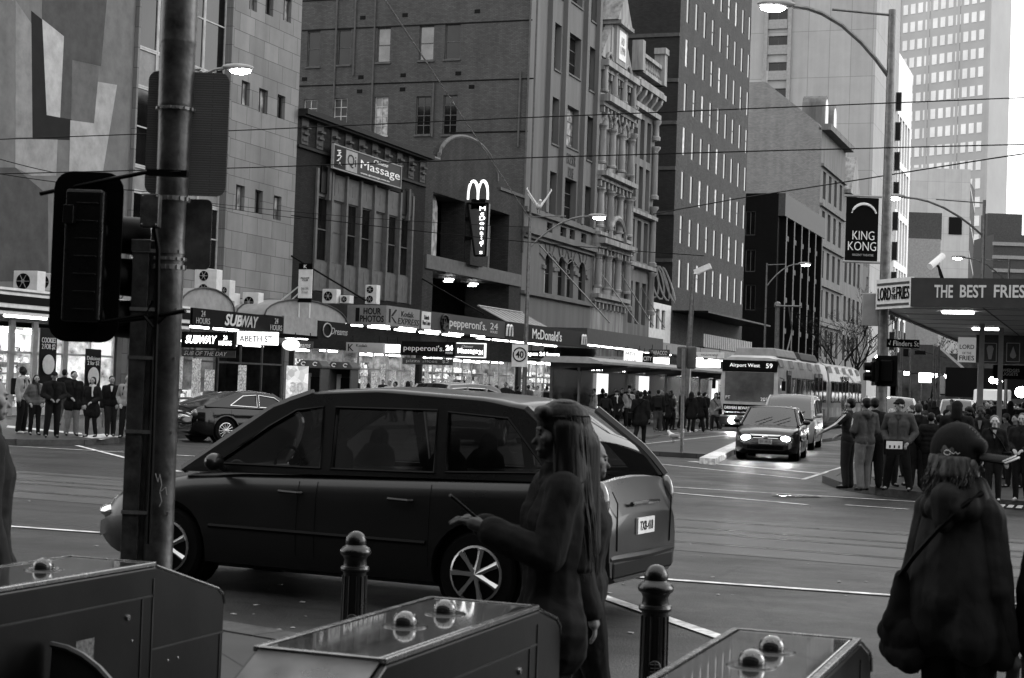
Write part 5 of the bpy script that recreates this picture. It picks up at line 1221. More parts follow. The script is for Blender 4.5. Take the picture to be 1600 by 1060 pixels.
    def top(x0, x1, k=8, inset=0.0, lift=0.0, m=8):
        P = []
        for i in range(k+1):
            x = x0 + (x1-x0)*i/k; z = lerp_tab(roof, x) if x0 < x1 else 0; y = sy(z)-inset; P.append([(x, y*math.sin(PI/2*(2*j/m-1)) if False else y*(2*j/m-1), z + lift + .045*(1-(2*j/m-1)**2)*min(1, (z-zb)/.3)) for j in range(m+1)])
        return P
    # locate glass slopes: first and last segments of the roofline
    flat = [x for x, z in roof if z > zt-.12]
    xa, xb = min(flat), max(flat)
    mb = MB(); mb.grid(top(xa, xb, 14)); ro = mb.build('roof', paintm, r, smooth=True, ang=60); md = ro.modifiers.new('s', 'SOLIDIFY'); md.thickness = .04; md.offset = -1
    mb = MB(); mb.grid(top(xb, xs1, 8, .06)); mb.build('windscreen', glass, r, smooth=True)
    mb = MB(); mb.grid(top(xs0, xa, 6, .06)); mb.build('rear_window', glass, r, smooth=True)
    for x0, x1 in ((xb, xs1), (xs0, xa)):
        for sg in (-1, 1):
            mb = MB(); ps = [V((x0+(x1-x0)*i/6, 0, 0)) for i in range(7)]
            for p in ps: p.z = lerp_tab(roof, p.x)-.003; p.y = sg*(sy(p.z)-.035)
            mb.tube(ps, .042, 6); mb.build('screen_pillar', paintm, r, smooth=True)
    # cabin
    mb = MB(); mb.box((xs0+.2, -hw*.86, zb-.12), (xs1-.1, hw*.86, zb-.06)); mb.build('cabin_floor', M_BLACK, r)
    for sx in ([.25] if xs1-xs0 < 2.6 else [.35, -.75]):
        for sg in (-1, 1):
            mb = MB(); mb.cap((sx, sg*.36, zb-.1), .2, (sx-.12, sg*.36, zb+.12), .17, 10); mb.cap((sx-.13, sg*.36, zb+.25), .09, (sx-.14, sg*.36, zb+.32), .085, 8); mb.build('seat', M_SEAT, r, smooth=True)
    mb = MB(); mb.tube([(xs1-.75+.02*math.cos(t*PI/8), .36+.18*math.cos(t*PI/8), zb+.04+.18*math.sin(t*PI/8)) for t in range(17)], .014, 5); mb.build('steering_wheel', M_BLACK, r)
    # mirrors, lights, plates
    for sg in (-1, 1):
        mb = MB(); mb.ball((xs1-.45, sg*(hw+.09), zb+.09), (.07,.11,.075), 12, 8); mb.tube([(xs1-.45, sg*(hw-.05), zb+.02), (xs1-.45, sg*(hw+.05), zb+.06)], .03, 6); mb.build('mirror', paintm, r, smooth=True)
    zs = lerp_tab(shoulder, xf-.25)
    for sg in (-1, 1):
        mb = MB(); yy = sg*plan(xf-.12)*.76
        q = Matrix.Rotation(-sg*.42, 3, 'Z')
        mb.ball((xf-.2, yy, zs-.17), (.17,.24,.085), 16, 10, q); hl = mb.build('headlight', clear('lamp_glass', .8, .1) if lights else M_CHROME, r, smooth=True)
        mb = MB(); mb.ball((xf-.07 if lights else xf-.12, yy*.99, zs-.17), (.08,.14,.07) if lights else (.07,.1,.06), 12, 8, q); mb.build('headlight_lens', emis('headlight_%s' % ('on' if lights else 'off'), 1, 150 if lights else .0), hl, smooth=True)
        mb = MB(); mb.ball((xf-.16, sg*plan(xf)*.98*.82, ground+.24), (.05,.07,.055), 10, 6); mb.build('fog_light', M_CHROME, r, smooth=True)
        zr2 = lerp_tab(shoulder, xr+.1); mb = MB(); mb.ball((xr+.1, sg*plan(xr+.1)*(.88 if grille == 'bar' else .93), zr2-.14), (.1,.14,.11) if grille == 'bar' else (.09,.06,.17), 14, 8, Matrix.Rotation(sg*.5, 3, 'Z')); mb.build('tail_light', mat('tail_lens', .12, .15, var=0, coat=1), r, smooth=True)
    if grille == 'bar':
        mb = MB(); pts = [(-.42,.09),(.42,.09),(.33,-.1),(-.33,-.1)]; g0 = xf-.02
        mb.prism([(a, zs-.17+b) for a, b in pts], lambda a, b, t: V((g0+t-.16*abs(a)**2, a, b)), -.08, 0); g = mb.build('grille', M_BLACK, r)
        mb = MB()
        for k in range(3): mb.tube([(g0+.01-.16*abs(y)**2, y*(1-.1*k), zs-.1-k*.065) for y in (-.38,-.2,0,.2,.38)], .011, 5)
        ww = [V((g0+.01-.16*abs(a)**2, a, zs-.17+b)) for a, b in pts]; mb.tube(ww+[ww[0]], .016, 6); mb.ball((g0+.02, 0, zs-.13), (.02,.07,.05), 12, 8); mb.build('grille_trim', M_CHROME, g, smooth=True)
        mb = MB(); mb.boxc((xf-.05, 0, ground+.2), (.1, 1.0, .13)); mb.build('lower_intake', M_BLACK, r, bevel=.01)
    else:
        mb = MB(); mb.boxc((xf-.05, 0, zs-.22), (.08, .8, .1)); mb.build('grille', M_BLACK, r, bevel=.01)
    for xx, sg in ((xf+.01, 1), (xr-.01, -1)):
        if plate:
            z = ground+.36 if sg > 0 else .75; mb = MB(); mb.boxc((xx, 0, z), (.02, .37, .13)); pp = mb.build('number_plate', M_LIGHTP if sg > 0 else M_WHITEP, r)
            text(plate, 'plate_lettering', M_TXTB, pp, (xx+sg*.011, 0, z), (0, sg, 0), .29, .075, depth=.003)
    # door shut lines, handles, side moulding
    for sg in (-1, 1):
        mb = MB()
        ds = sorted({xb-.02} | {min(a for a, b in w) for w in wins[:3]})
        for dx in ds:
            s_ = smooth_tab(shoulder, dx); w_ = plan(dx); m_z = ground+(s_-ground)*.45
            mb.tube([(dx, sg*(k_*w_+.001), z_) for k_, z_ in ((.985, ground+.17), (1, m_z-.06), (.995, m_z+.08), (.985, s_-.16), (.955, s_-.06))], .0035, 4)
        mb.build('door_seams', M_BLACK, r)
        for dx in drh:
            mb = MB(); mb.tube([(dx-.11, sg*(hw*.985), zb-.13), (dx-.09, sg*(hw+.03), zb-.13), (dx+.09, sg*(hw+.03), zb-.125), (dx+.11, sg*(hw*.985), zb-.125)], .014, 6); mb.build('door_handle', M_CHROME if grille == 'bar' else paintm, r, smooth=True)
        if moulding:
            mb = MB(); mb.tube([(ax[1]+R*1.3, sg*(hw+.0), ground+.36), (0, sg*(hw+.005), ground+.36), (ax[0]-R*1.3, sg*(hw+.0), ground+.36)], .022, 6); mb.build('side_moulding', paintm if grille != 'van' else M_BLACK, r, smooth=True)
        if rails: mb = MB(); mb.tube([(xa+.1, sg*(wrf-.08), zt-.02), (xa+.25, sg*(wrf-.07), zt+.035), (xb-.3, sg*(wrf-.07), zt+.03), (xb-.1, sg*(wrf-.08), zt-.02)], .018, 6); mb.build('roof_rail', M_BLACK, r, smooth=True)
    mb = MB(); w1 = V((xs1-.02, .1, zb+.06)); mb.tube([w1, w1+V((-.25,.45,.16))], .009, 4); mb.tube([w1+V((0,-.5,0)), w1+V((-.25,-.05,.16))], .009, 4); mb.build('wiper', M_BLACK, r)
    mb = MB(); mb.tube([(xr+.02, -plan(xr)*.95, .52), (xr-.03, 0, .52), (xr+.02, plan(xr)*.95, .52)], .03, 6); mb.build('bumper_strip', paintm, r, smooth=True)
    if grille == 'van':
        zt_ = lerp_tab(shoulder, xr+.1)
        for sg in (-1, 1): mb = MB(); mb.tube([(xr+.05, sg*plan(xr)*.8, zt_-.06), (xr-.004, sg*plan(xr)*.82, .95), (xr-.004, sg*plan(xr)*.8, .58)], .006, 4); mb.build('tailgate_seam', M_BLACK, r)
        mb = MB(); mb.tube([(xr-.005, -.3, .93), (xr-.02, 0, .94), (xr-.005, .3, .93)], .02, 6); mb.build('tailgate_handle', M_CHROME, r)
        mb = MB(); mb.box((xr-.012, -plan(xr)*.9, ground+.16), (xr+.2, plan(xr)*.9, ground+.3)); mb.build('lower_bumper', M_BLACK, r, bevel=.02)
    return r
# ------------------------------------------------------------------ the cars
van = make_car('people_carrier', 'large dark people carrier turning across the crossing, nearest vehicle', 5.0, 1.9, 1.75, 3.0, .345, .95,
    [(-2.5,.75),(-2.45,1.08),(-2.3,1.13),(.9,1.02),(1.4,.98),(2.0,.86),(2.35,.72),(2.5,.5)],
    [(-2.36,1.12),(-2.2,1.32),(-1.75,1.66),(-1.4,1.72),(-.4,1.76),(.25,1.72),(.6,1.6),(1.46,1.02)], 1.02,
    [[(.05,1.1),(1.1,1.09),(.62,1.42),(.36,1.57),(.1,1.61)], [(-1.02,1.12),(-.05,1.1),(-.02,1.61),(-.98,1.62)], [(-2.02,1.17),(-1.12,1.13),(-1.08,1.61),(-1.62,1.58)]],
    paint('van_paint', .02, .2, .3), M_CGL, 0, 'TXB-418', grille='van', spokes=7, ground=.2, drh=(.3, -.75), wr=.78)
place(van, (-6.02, 13.2, 0), math.radians(174.5))
coupe = make_car('coupe', 'glossy black two door coupe with bright multi spoke wheels, nose to the right', 4.5, 1.8, 1.38, 2.75, .335, .8,
    [(-2.25,.6),(-2.2,.92),(-2.0,.98),(-1.3,.97),(.7,.93),(1.2,.9),(1.8,.82),(2.15,.7),(2.25,.5)],
    [(-1.9,.98),(-1.3,1.2),(-.75,1.35),(-.2,1.385),(.25,1.35),(.95,.93)], .93,
    [[(-.25,.98),(.72,.96),(.28,1.25),(-.2,1.31)], [(-1.15,1.02),(-.32,.98),(-.28,1.31),(-.7,1.28)]], mat('black_gloss', .003, .09, var=0, spec=.8), M_GLASS, 0, None, spokes=14, ground=.16, wr=.7, drh=(-.15,), moulding=False)
place(coupe, (-22.55, 40.75, 0), math.radians(60))
sedan = make_car('sedan', 'dark sedan with a chrome grille and bright headlights waiting at the crossing', 4.6, 1.8, 1.47, 2.7, .33, .92,
    [(-2.3,.6),(-2.2,1.0),(-1.9,1.05),(-1.2,1.02),(.8,.96),(1.25,.93),(1.8,.86),(2.15,.76),(2.3,.5)],
    [(-1.75,1.05),(-1.1,1.36),(-.6,1.45),(0,1.47),(.35,1.42),(1.12,.95)], .97,
    [[(.02,1.03),(.85,1.0),(.38,1.33),(.05,1.37)], [(-.95,1.06),(-.06,1.03),(-.03,1.37),(-.7,1.35)]], paint('sedan_paint', .03, .6, .22), M_CGL, 1, '01-415', spokes=10, ground=.17, wr=.74)
place(sedan, (-9.08, 47.0, 0), math.radians(-84))
mpv = make_car('silver_people_carrier', 'silver people carrier with one headlight showing behind the dark sedan', 4.9, 1.85, 1.82, 3.0, .34, .95,
    [(-2.45,.7),(-2.35,1.05),(-2.1,1.12),(1.1,1.05),(1.6,1.0),(2.1,.88),(2.45,.6)],
    [(-2.3,1.12),(-2.1,1.5),(-1.85,1.76),(-.6,1.82),(.6,1.78),(.95,1.66),(1.75,1.04)], 1.06,
    [[(.2,1.14),(1.3,1.12),(.85,1.55),(.25,1.66)], [(-.9,1.16),(.1,1.14),(.15,1.66),(-.85,1.68)], [(-2.05,1.2),(-1.0,1.16),(-.95,1.68),(-1.75,1.64)]], paint('silver_paint', .33, .7, .3), M_CGD, 1, 'SLK-270', ground=.2, wr=.8, drh=(.3,-.7))
place(mpv, (-10.35, 57.0, 0), math.radians(-85))
suv = make_car('pale_wagon', 'pale wagon behind the crowd at the right hand corner', 4.8, 1.9, 1.86, 2.8, .36, .95,
    [(-2.4,.7),(-2.3,1.1),(-2.1,1.18),(.9,1.1),(1.4,1.08),(2.1,1.0),(2.4,.6)],
    [(-2.3,1.18),(-2.15,1.5),(-2.0,1.78),(-.6,1.86),(.3,1.82),(.55,1.74),(1.15,1.1)], 1.12,
    [[(-.1,1.2),(.8,1.18),(.48,1.68),(-.05,1.72)], [(-1.1,1.22),(-.2,1.2),(-.15,1.72),(-1.05,1.74)], [(-2.05,1.24),(-1.2,1.22),(-1.15,1.74),(-1.9,1.7)]], paint('pale_paint', .6, .1, .3), M_CGD, 0, 'WDR-905', ground=.22, wr=.82)
place(suv, (-7.1, 57.5, 0), math.radians(-78))
taxi = dup(suv, (-7.6, 90, 0), math.radians(-88), 'white cab in the queue further up the street, behind the pale wagon')
w2 = dup(mpv, (-21.6, 54.5, 0), math.radians(75), 'silver people carrier whose roof shows above the nearest dark vehicle')
w2['group'] = taxi['group'] = 'cars up the side street'; mpv['group'] = suv['group'] = 'cars up the side street'
sd2 = dup(coupe, (-18.0, 47.5, 0), math.radians(95), 'low black car standing beyond the people carrier windows')
sd2['category'] = 'car'
for k, (x, y, src, lb) in enumerate(((-9.8, 76, sedan, 'dark sedan with lit headlights queued behind the silver people carrier'), (-9.6, 112, sedan, 'small distant sedan with lit headlights in the left queue'), (-6.9, 128, sedan, 'small distant sedan with lit headlights beyond the white van'), (-9.4, 150, mpv, 'far tiny people carrier at the head of the distant queue'))):
    dup(src, (x, y, 0), math.radians(-90), lb)
# white delivery van far up the street
r = thing('white_van', 'white high roofed delivery van facing the crossing far up the street', 'van', (0,0,0)); mb = MB()
poly = [(-2.6,.35),(2.5,.35),(2.6,.9),(2.3,1.15),(1.55,1.9),(1.2,2.55),(-2.6,2.6)]
mb.prism(poly, lambda a, b, t: V((a, t, b)), -1.0, 1.0); mb.build('body', paint('van_white', .7, 0, .4), r, bevel=.08)
mb = MB(); mb.quad((2.29,-.85,1.22),(2.29,.85,1.22),(1.63,.8,1.88),(1.63,-.8,1.88)); mb.v = [p+V((.02,0,.02)) for p in mb.v]; mb.build('windscreen', M_GLASS, r)
for sg in (-1, 1):
    mb = MB(); mb.quad((.7,sg*1.005,1.25),(1.9,sg*1.005,1.25),(1.45,sg*1.005,1.85),(.7,sg*1.005,1.85)); mb.build('side_window', M_GLASS, r)
    mb = MB(); mb.ball((2.5, sg*.75, .85), (.1,.16,.12)); mb.build('headlight', M_LAMP2, r)
    for a in (1.6, -1.6): mb = MB(); mb.cyl((a, sg*.8, .36), (a, sg*1.01, .36), .36, n=20); mb.build('wheel', M_RUB, r)
mb = MB(); mb.boxc((2.6, 0, .6), (.06, 1.5, .2)); mb.build('grille', M_BLACK, r)
place(r, (-6.9, 106, 0), math.radians(-90))

# ------------------------------------------------------------------ tram
M_TW = mat('tram_pale', .46, .45, var=.15, coat=.3); M_TD = mat('tram_dark', .03, .4, var=.1)
r = thing('tram', 'articulated tram number 2054 with lit headlights standing at the stop', 'tram', (0,0,0))
hw = 1.32; zt = 3.35
def tsec(y0, y1, name, nose):
    mb = MB(); prof = []
    for (w, z) in ((1.2,.35),(hw,.55),(hw,2.35),(1.24,2.9),(1.12,3.2),(.85,zt)): prof.append((w, z))
    ring = [(w, z) for w, z in prof] + [(-w, z) for w, z in prof[::-1]]
    if nose:
        P = [[V((x*.93, y0, z if z < 3.3 else 3.25)) for x, z in ring], [V((x, y0+.45, z)) for x, z in ring], [V((x, y1, z)) for x, z in ring]]
    else: P = [[V((x, y0, z)) for x, z in ring], [V((x, y1, z)) for x, z in ring]]
    n = len(ring); vs = [p for q in P for p in q]
    mb._a(vs, [(i*n+j, (i+1)*n+j, (i+1)*n+(j+1) % n, i*n+(j+1) % n) for i in range(len(P)-1) for j in range(n)] + [tuple(range(n)), tuple(range(len(P)*n-1, (len(P)-1)*n-1, -1))])
    return mb.build(name, M_TW, r, smooth=True, ang=35)
LY = [(0, 16.4), (17.1, 31.5)]
tsec(0, 16.4, 'front_section', True); tsec(17.1, 31.5, 'rear_section', False)
mb = MB(); mb.box((-1.15, 16.4, .5), (1.15, 17.1, 3.15)); mb.build('bellows', M_BLACK, r)
mb = MB()
for y in range(12): mb.box((hw-.0, 1+y*.0, 0), (hw, 1, 0)) if False else None
mb.box((-1.05, -.06, 1.35), (1.05, -.015, 2.62)); ws = mb.build('windscreen', mat('tram_windscreen', .13, .08, var=.5, scale=.8, spec=.9), r, bevel=.03)
mb = MB(); mb.box((-1.18, -.1, 2.63), (1.18, .25, 3.12)); dd = mb.build('destination_box', M_SIGNK, r, bevel=.03)
text('Airport West', 'lettering', emis('dest_lit', .6, .9), dd, (-.2, -.115, 2.88), YU, 1.3, .2); text('59', 'lettering', emis('dest_lit', .6, .9), dd, (.85, -.115, 2.9), YU, .28, .2)
text('2054', 'lettering', M_TXTW, r, (.72, -.075, 1.45), YU, .42, .15); text('PT', 'lettering', M_TXTW, r, (-.9, -.075, 1.5), YU, .2, .13)
mb = MB(); mb.box((-1.1, -.07, .72), (.75, -.012, 1.2)); ad = mb.build('advert_panel', M_SIGNK, r)
text('DRIVERS BEWARE', 'lettering', M_TXTW, ad, (-.45, -.075, 1.05), YU, 1.15, .13); text('Stay clear of the yellow line', 'lettering', M_TXTW, ad, (-.45, -.075, .85), YU, 1.15, .08)
mb = MB(); mb.ball((.42, -.075, 1.0), (.22,.01,.11)); mb.ball((.2, -.075, 1.03), (.09,.01,.07)); mb.build('rhinoceros_picture', M_TXTG, ad)
mb = MB(); mb.box((-1.24, -.12, .3), (1.24, .1, .66)); bp_ = mb.build('bumper', M_TD, r, bevel=.04)
for sg in (-1, 1):
    mb = MB(); mb.lathe([(0,0),(.15,0),(.15,-.05),(.11,-.07),(0,-.08)], (sg*.68, -.12, .5), 16, 'Y'); mb.build('headlight', emis('tram_lamp', 1, 160), r)
    mb = MB(); mb.tube([(sg*1.3, -.02, 2.4), (sg*1.5, -.2, 2.35), (sg*1.5, -.2, 1.95)], .02, 5); mb.boxc((sg*1.5, -.22, 2.05), (.16,.05,.42)); mb.build('mirror', M_BLACK, r)
for x in (hw+.004,):
    for si, (y0, y1) in enumerate(LY):
        ys = [2.0+k*1.55 for k in range(9)] if si == 0 else [17.8+k*1.55 for k in range(9)]
        for k, y in enumerate(ys):
            door = k in ((0, 6, 7) if si == 0 else (3, 4))
            mb = MB(); 
            if door: mb.box((x-.01, y-.1, .5), (x+.02, y+1.2, 2.75)); d = mb.build('door', M_TD, r); mb = MB(); mb.box((x+.021, y+.05, .9), (x+.03, y+.5, 2.55)); mb.box((x+.021, y+.6, .9), (x+.03, y+1.05, 2.55)); mb.build('pane', M_GLASS, d)
            else: mb.box((x-.01, y, 1.35), (x+.015, y+1.25, 2.45)); d = mb.build('window', M_BLACK, r, bevel=.02); mb = MB(); mb.box((x+.016, y+.06, 1.42), (x+.024, y+1.18, 2.38)); mb.build('pane', M_GLASSL if k % 2 else M_GLASS, d)
        mb = MB(); k = y0
        while k < y1-1.5: mb.quad((1.25, k+.2, 2.86), (1.25, k+1.6, 2.86), (1.135, k+1.6, 3.2), (1.135, k+.2, 3.2)); k += 3.1
        mb.v = [p+V((.012,0,.012)) for p in mb.v]; mb.build('roof_band', M_TD, r)
mb = MB(); mb.box((hw+.002, .6, .62), (hw+.012, 16.2, 1.1)); mb.box((hw+.002, 17.3, .62), (hw+.012, 31.3, 1.1)); mb.build('advert_strip', mat('tram_advert', .5, .5, var=.6, scale=.6), r)
mb = MB(); mb.prism([(-1.0,zt-.02),(1.0,zt-.02),(.8,zt+.36),(-.8,zt+.36)], lambda a, b, t: V((a, t, b)), 1.5, 7.5); mb.build('roof_equipment', M_LIGHTP, r, bevel=.05)
mb = MB(); mb.prism([(-1.0,zt-.02),(1.0,zt-.02),(.8,zt+.35),(-.8,zt+.35)], lambda a, b, t: V((a, t, b)), 9, 15); mb.build('roof_equipment', M_MIDP, r, bevel=.05)
mb = MB(); mb.tube([(0, 11, zt+.4), (0, 12.6, zt+1.5), (0, 11.2, zt+2.6)], .035, 5); mb.tube([(-.6, 11.1, zt+2.62), (.6, 11.1, zt+2.62)], .04, 5); mb.build('pantograph', M_STEEL, r)
for y in (2.5, 14, 19, 29):
    for sg in (-1, 1): mb = MB(); mb.cyl((sg*.72, y, .33), (sg*.86, y, .33), .33, n=18); mb.build('wheel', M_RUB, r)
mb = MB(); mb.box((-1.1, .5, .18), (1.1, 31, .4)); mb.build('underframe', M_BLACK, r)
place(r, (-15.9, 76.2, .0), 0); r.scale = (1.1, .84, 1.08)

# ------------------------------------------------------------------ tram stop shelter and platform
pf = [gp(930,697), gp(1010,687), gp(1128,668), V((-19.75,120,0)), V((-23,120,0)), V((-23,58,0))]
mb = MB(); mb.prism([(p.x,p.y) for p in pf], lambda a,b,t: V((a,b,t)), 0, .1); tag(mb.build('tram_platform', M_PAVE), kind='structure')
r = thing('tram_shelter', 'long flat roofed tram shelter with glass panels and lit posters', 'shelter', (-21.3, 66, .1))
mb = MB(); mb.box((-22.6, 65.5, 2.85), (-20.0, 97, 2.95)); mb.prism([(-22.6,2.95),(-20.0,2.95),(-20.6,3.12),(-22.4,3.12)], lambda a, b, t: V((a,t,b)), 65.6, 96.9); mb.build('roof', M_LIGHTP, r)
for k in range(9):
    y = 66+k*3.8; mb = MB(); mb.box((-22.3, y-.06, .1), (-22.18, y+.06, 2.85)); mb.build('post', M_LIGHTP if k % 2 else M_MIDP, r)
    if k < 8:
        mb = MB(); mb.box((-22.26, y+.2, .35), (-22.22, y+3.6, 2.6)); mb.build('glass_panel', mat('shelter_panel', .05, .2, var=.7, scale=.9), r)
    mb = MB(); mb.prism([(0,2.84),(2.2,2.84),(2.2,2.78),(0,2.55)], lambda a, b, t, y=y: V((-22.2+a, y+t, b)), -.04, .04); mb.build('bracket', M_MIDP, r)
for x, w, hgt in ((932, 16, 1.7), (998, 14, 1.7), (1112, 8, 1.6)):
    a = pX(x, 620, -22.15); b = pX(x+w, 620, -22.15); mb = MB(); mb.box((-22.17, a.y, .8), (-22.1, b.y, 2.5)); mb.build('lit_poster', emis('poster_lit', .8, .75), r)
mb = MB(); a = gp(1073, 668, .1); mb.box((a.x-.1, a.y-.1, .1), (a.x+.1, a.y+.1, 3.0)); tag(mb.build('pale_post', M_WHITEP), 'square white post standing in front of the tram shelter', 'post')
# platform fence on the right of the tram
def rail_fence(name, label, pts, h=1.05, m=M_STEEL, posts=1.5):
    r = thing(name, label, 'fence', pts[0]); 
    mb = MB(); mb.tube([p+V((0,0,h)) for p in pts], .03, 6); mb.tube([p+V((0,0,h*.5)) for p in pts], .02, 6); mb.build('rail', m, r)
    for a, b in zip(pts, pts[1:]):
        n = max(1, int((b-a).length/posts))
        for i in range(n+1): q = a.lerp(b, i/n); mb = MB(); mb.cyl(q, q+V((0,0,h)), .028, n=6); mb.build('post', m, r)
rail_fence('platform_fence', 'pale rail fence on the island between the tram and the queue of cars', [V((-13.0,62,.13)), V((-13.0,80,.13))])
rail_fence('corner_fence', 'bent pipe rail among the people on the left corner', [gp(160,668,.14), gp(168,664,.14)])

# ------------------------------------------------------------------ lamp posts
def lamp_post(label, base, H, arm, rad=.09, lit=None, dirn=None, group='street lamps along the crossing'):
    """arm: horizontal vector of the outreach"""
    lit = lit or M_LAMP2; b = V(base); arm = V(arm); r = thing('street_lamp', label, 'street lamp', b, group)
    mb = MB(); mb.tube([b, b+V((0,0,H*.45)), b+V((0,0,H))], [rad*1.3, rad*1.05, rad*.75], 12); mb.lathe([(rad*2,0),(rad*2,.05),(rad*1.4,.3)], b, 12); mb.build('pole', M_STEEL, r, smooth=True)
    mb = MB(); t = b+V((0,0,H-.12)); pts = [b+V((0,0,H-1.5)) + arm*k + V((0,0,1.5*(1-(1-k)**2))) for k in (0,.15,.3,.5,.7,.85,1)]
    mb.tube(pts, .045, 6); mb.tube([t, b+V((0,0,H-.04))+arm*.6], .028, 6); mb.build('arm', M_STEEL, r, smooth=True)
    e = pts[-1]; d = arm.normalized(); mb = MB(); q = d.to_track_quat('X', 'Z').to_matrix()
    mb.ball(e+d*.35+V((0,0,.04)), (.42,.17,.1), 14, 8, q); mb.build('lantern', M_LIGHTP, r, smooth=True)
    mb = MB(); mb.ball(e+d*.42-V((0,0,.05)), (.27,.14,.09), 14, 8, q); mb.build('lens', lit, r, smooth=True)
    return r
fr = lambda x, D, z=.14: flo(x, D, z)
pb = fr(1373.5, 35); LAMPBASE = pb
lamp_post('tall street lamp carrying the banner, arm to the left', pb, 10.05, RT*-2.15, .1, M_LAMP)
pb2 = fr(1528, 67); lamp_post('second street lamp behind the banner lamp, above the fries canopy', pb2, 9.95, RT*-3.3, .08, M_LAMP2)
lamp_post('third smaller street lamp far behind, low above the fries canopy', fr(1570, 95), 10, RT*-2.6, .08, M_LAMP2)
pb4 = V((-24, 67, .0)); p4 = fr(817, 71, 0); lamp_post('street lamp in front of the black burger canopy with a gull on top', p4, 9.3, RT*2.6+FW*.2, .09, M_LAMP); LP4 = p4
lamp_post('street lamp mostly hidden behind the big steel pole, arm to the right', fr(236, 42, .14), 9.6, RT*1.5, .09, M_LAMP)
lamp_post('small distant street lamp in front of the dark office', fr(1191, 102, .1), 9.9, RT*2.0, .07, M_LAMP2)
lamp_post('farthest tiny street lamp under the canopy line, beyond the street name sign', fr(1438, 150, .14), 6.5, RT*.1+V((0,.3,0)), .06, M_LAMP2)
# 40 sign
a = pD(812, 556, 70.7); r = signboard('speed_limit_sign', 'small white speed sign reading 40 on the lamp post before the burger canopy', 'sign', 'Y', a.y, a.x-.36, a.x+.36, a.z-.48, a.z+.48, M_WHITEP, [('40', M_TXTB, a.x, a.z+.05, .36, .3, dict(bold=.02))], .04)
mb = MB(); mb.tube([(a.x+.29*math.cos(t*PI/12), a.y-.012, a.z+.05+.29*math.sin(t*PI/12)) for t in range(25)], .03, 5); mb.build('ring', M_TXTB, r)
# seagulls
def gull(label, p, rz, flying=False, s=1.0):
    r = thing('seagull', label, 'seagull', (0,0,0)); mb = MB()
    mb.cap((-.12,0,.16), .05, (.06,0,.2), .085, 10); mb.cap((.06,0,.21), .06, (.15,0,.29), .04, 8); mb.ball((.17,0,.31), (.05,.042,.042), 10, 6); mb.cap((-.12,0,.16), .045, (-.24,0,.14), .015, 8)
    if flying:
        for sg in (-1, 1): mb.cap((.03,sg*.06,.22), .035, (.02,sg*.2,.42), .025, 6); mb.cap((.02,sg*.2,.42), .025, (-.02,sg*.32,.62), .018, 6); mb.cap((-.02,sg*.32,.62), .018, (-.03,sg*.3,.66), .01, 6); mb.cap((-.04,sg*.1,.24), .02, (-.08,sg*.28,.5), .012, 6)
    b = mb.build('body', M_WHITEP, r, smooth=True, ang=180); md = b.modifiers.new('r', 'REMESH'); md.mode = 'VOXEL'; md.voxel_size = .012; md.use_smooth_shade = True
    mb = MB(); mb.cap((.21,0,.305), .014, (.26,0,.295), .004, 6); mb.build('beak', M_MIDP, r)
    if not flying:
        for sg in (-1, 1): mb = MB(); mb.ball((-.06, sg*.065, .19), (.17,.03,.06), 10, 6); mb.build('wing', M_LIGHTP, r, smooth=True)
    for sg in (-1, 1): mb = MB(); mb.tube([(0, sg*.03, .14), (.0, sg*.03, .0), (.05, sg*.03, .004)], .007, 4); mb.build('leg', M_MIDP, r)
    place(r, p, rz, s)
gull('white gull standing on the road near the refuge island', gp(1052, 692, .005), PI*.9, s=1.25)
gull('white gull with raised wings on top of the lamp post before the restaurant', LP4+V((.35,.1,9.32)), math.radians(-60), True, s=1.7)

# refuge pole with signal backs, camera pole
b = gp(1065, 708, .13); r = thing('refuge_signal_pole', 'slim pole on the refuge island with the backs of two signal boards', 'signal pole', b); D1 = (b-CC).dot(FW)
t = pD(1068, 545, D1); mb = MB(); mb.tube([b, t], .05, 8); mb.build('pole', M_STEEL, r, smooth=True)
for xx in (1064, 1079):
    c = pD(xx, 559, D1); mb = MB(); mb.boxc((c.x, c.y+.1, c.z), (.26, .16, .62)); mb.build('signal_back', M_MIDP, r, bevel=.05)
b = flo(1068, 76, .1); r = thing('camera_pole', 'tall steel pole with a security camera on top beside the tram shelter', 'pole', b); D1 = (b-CC).dot(FW)
t = pD(1084, 428, D1); mb = MB(); mb.tube([b, b.lerp(t,.5), t], [.15,.12,.1], 10); mb.build('pole', M_STEEL, r, smooth=True)
mb = MB(); c = pD(1098, 421, D1); mb.tube([t, pD(1092, 428, D1), c], .05, 6); mb.boxc(c, (.8,.25,.25), m=Matrix.Rotation(-.4, 4, 'Y')); mb.build('camera', M_WHITEP, r)
b = flo(1212, 98, .1); t = pD(1215, 477, (b-CC).dot(FW)); mb = MB(); mb.tube([b, t], .14, 8); mb.ball(t, .22, 8, 6); tag(mb.build('span_wire_pole', M_STEEL), 'plain steel span wire pole rising behind the tram roof', 'pole')

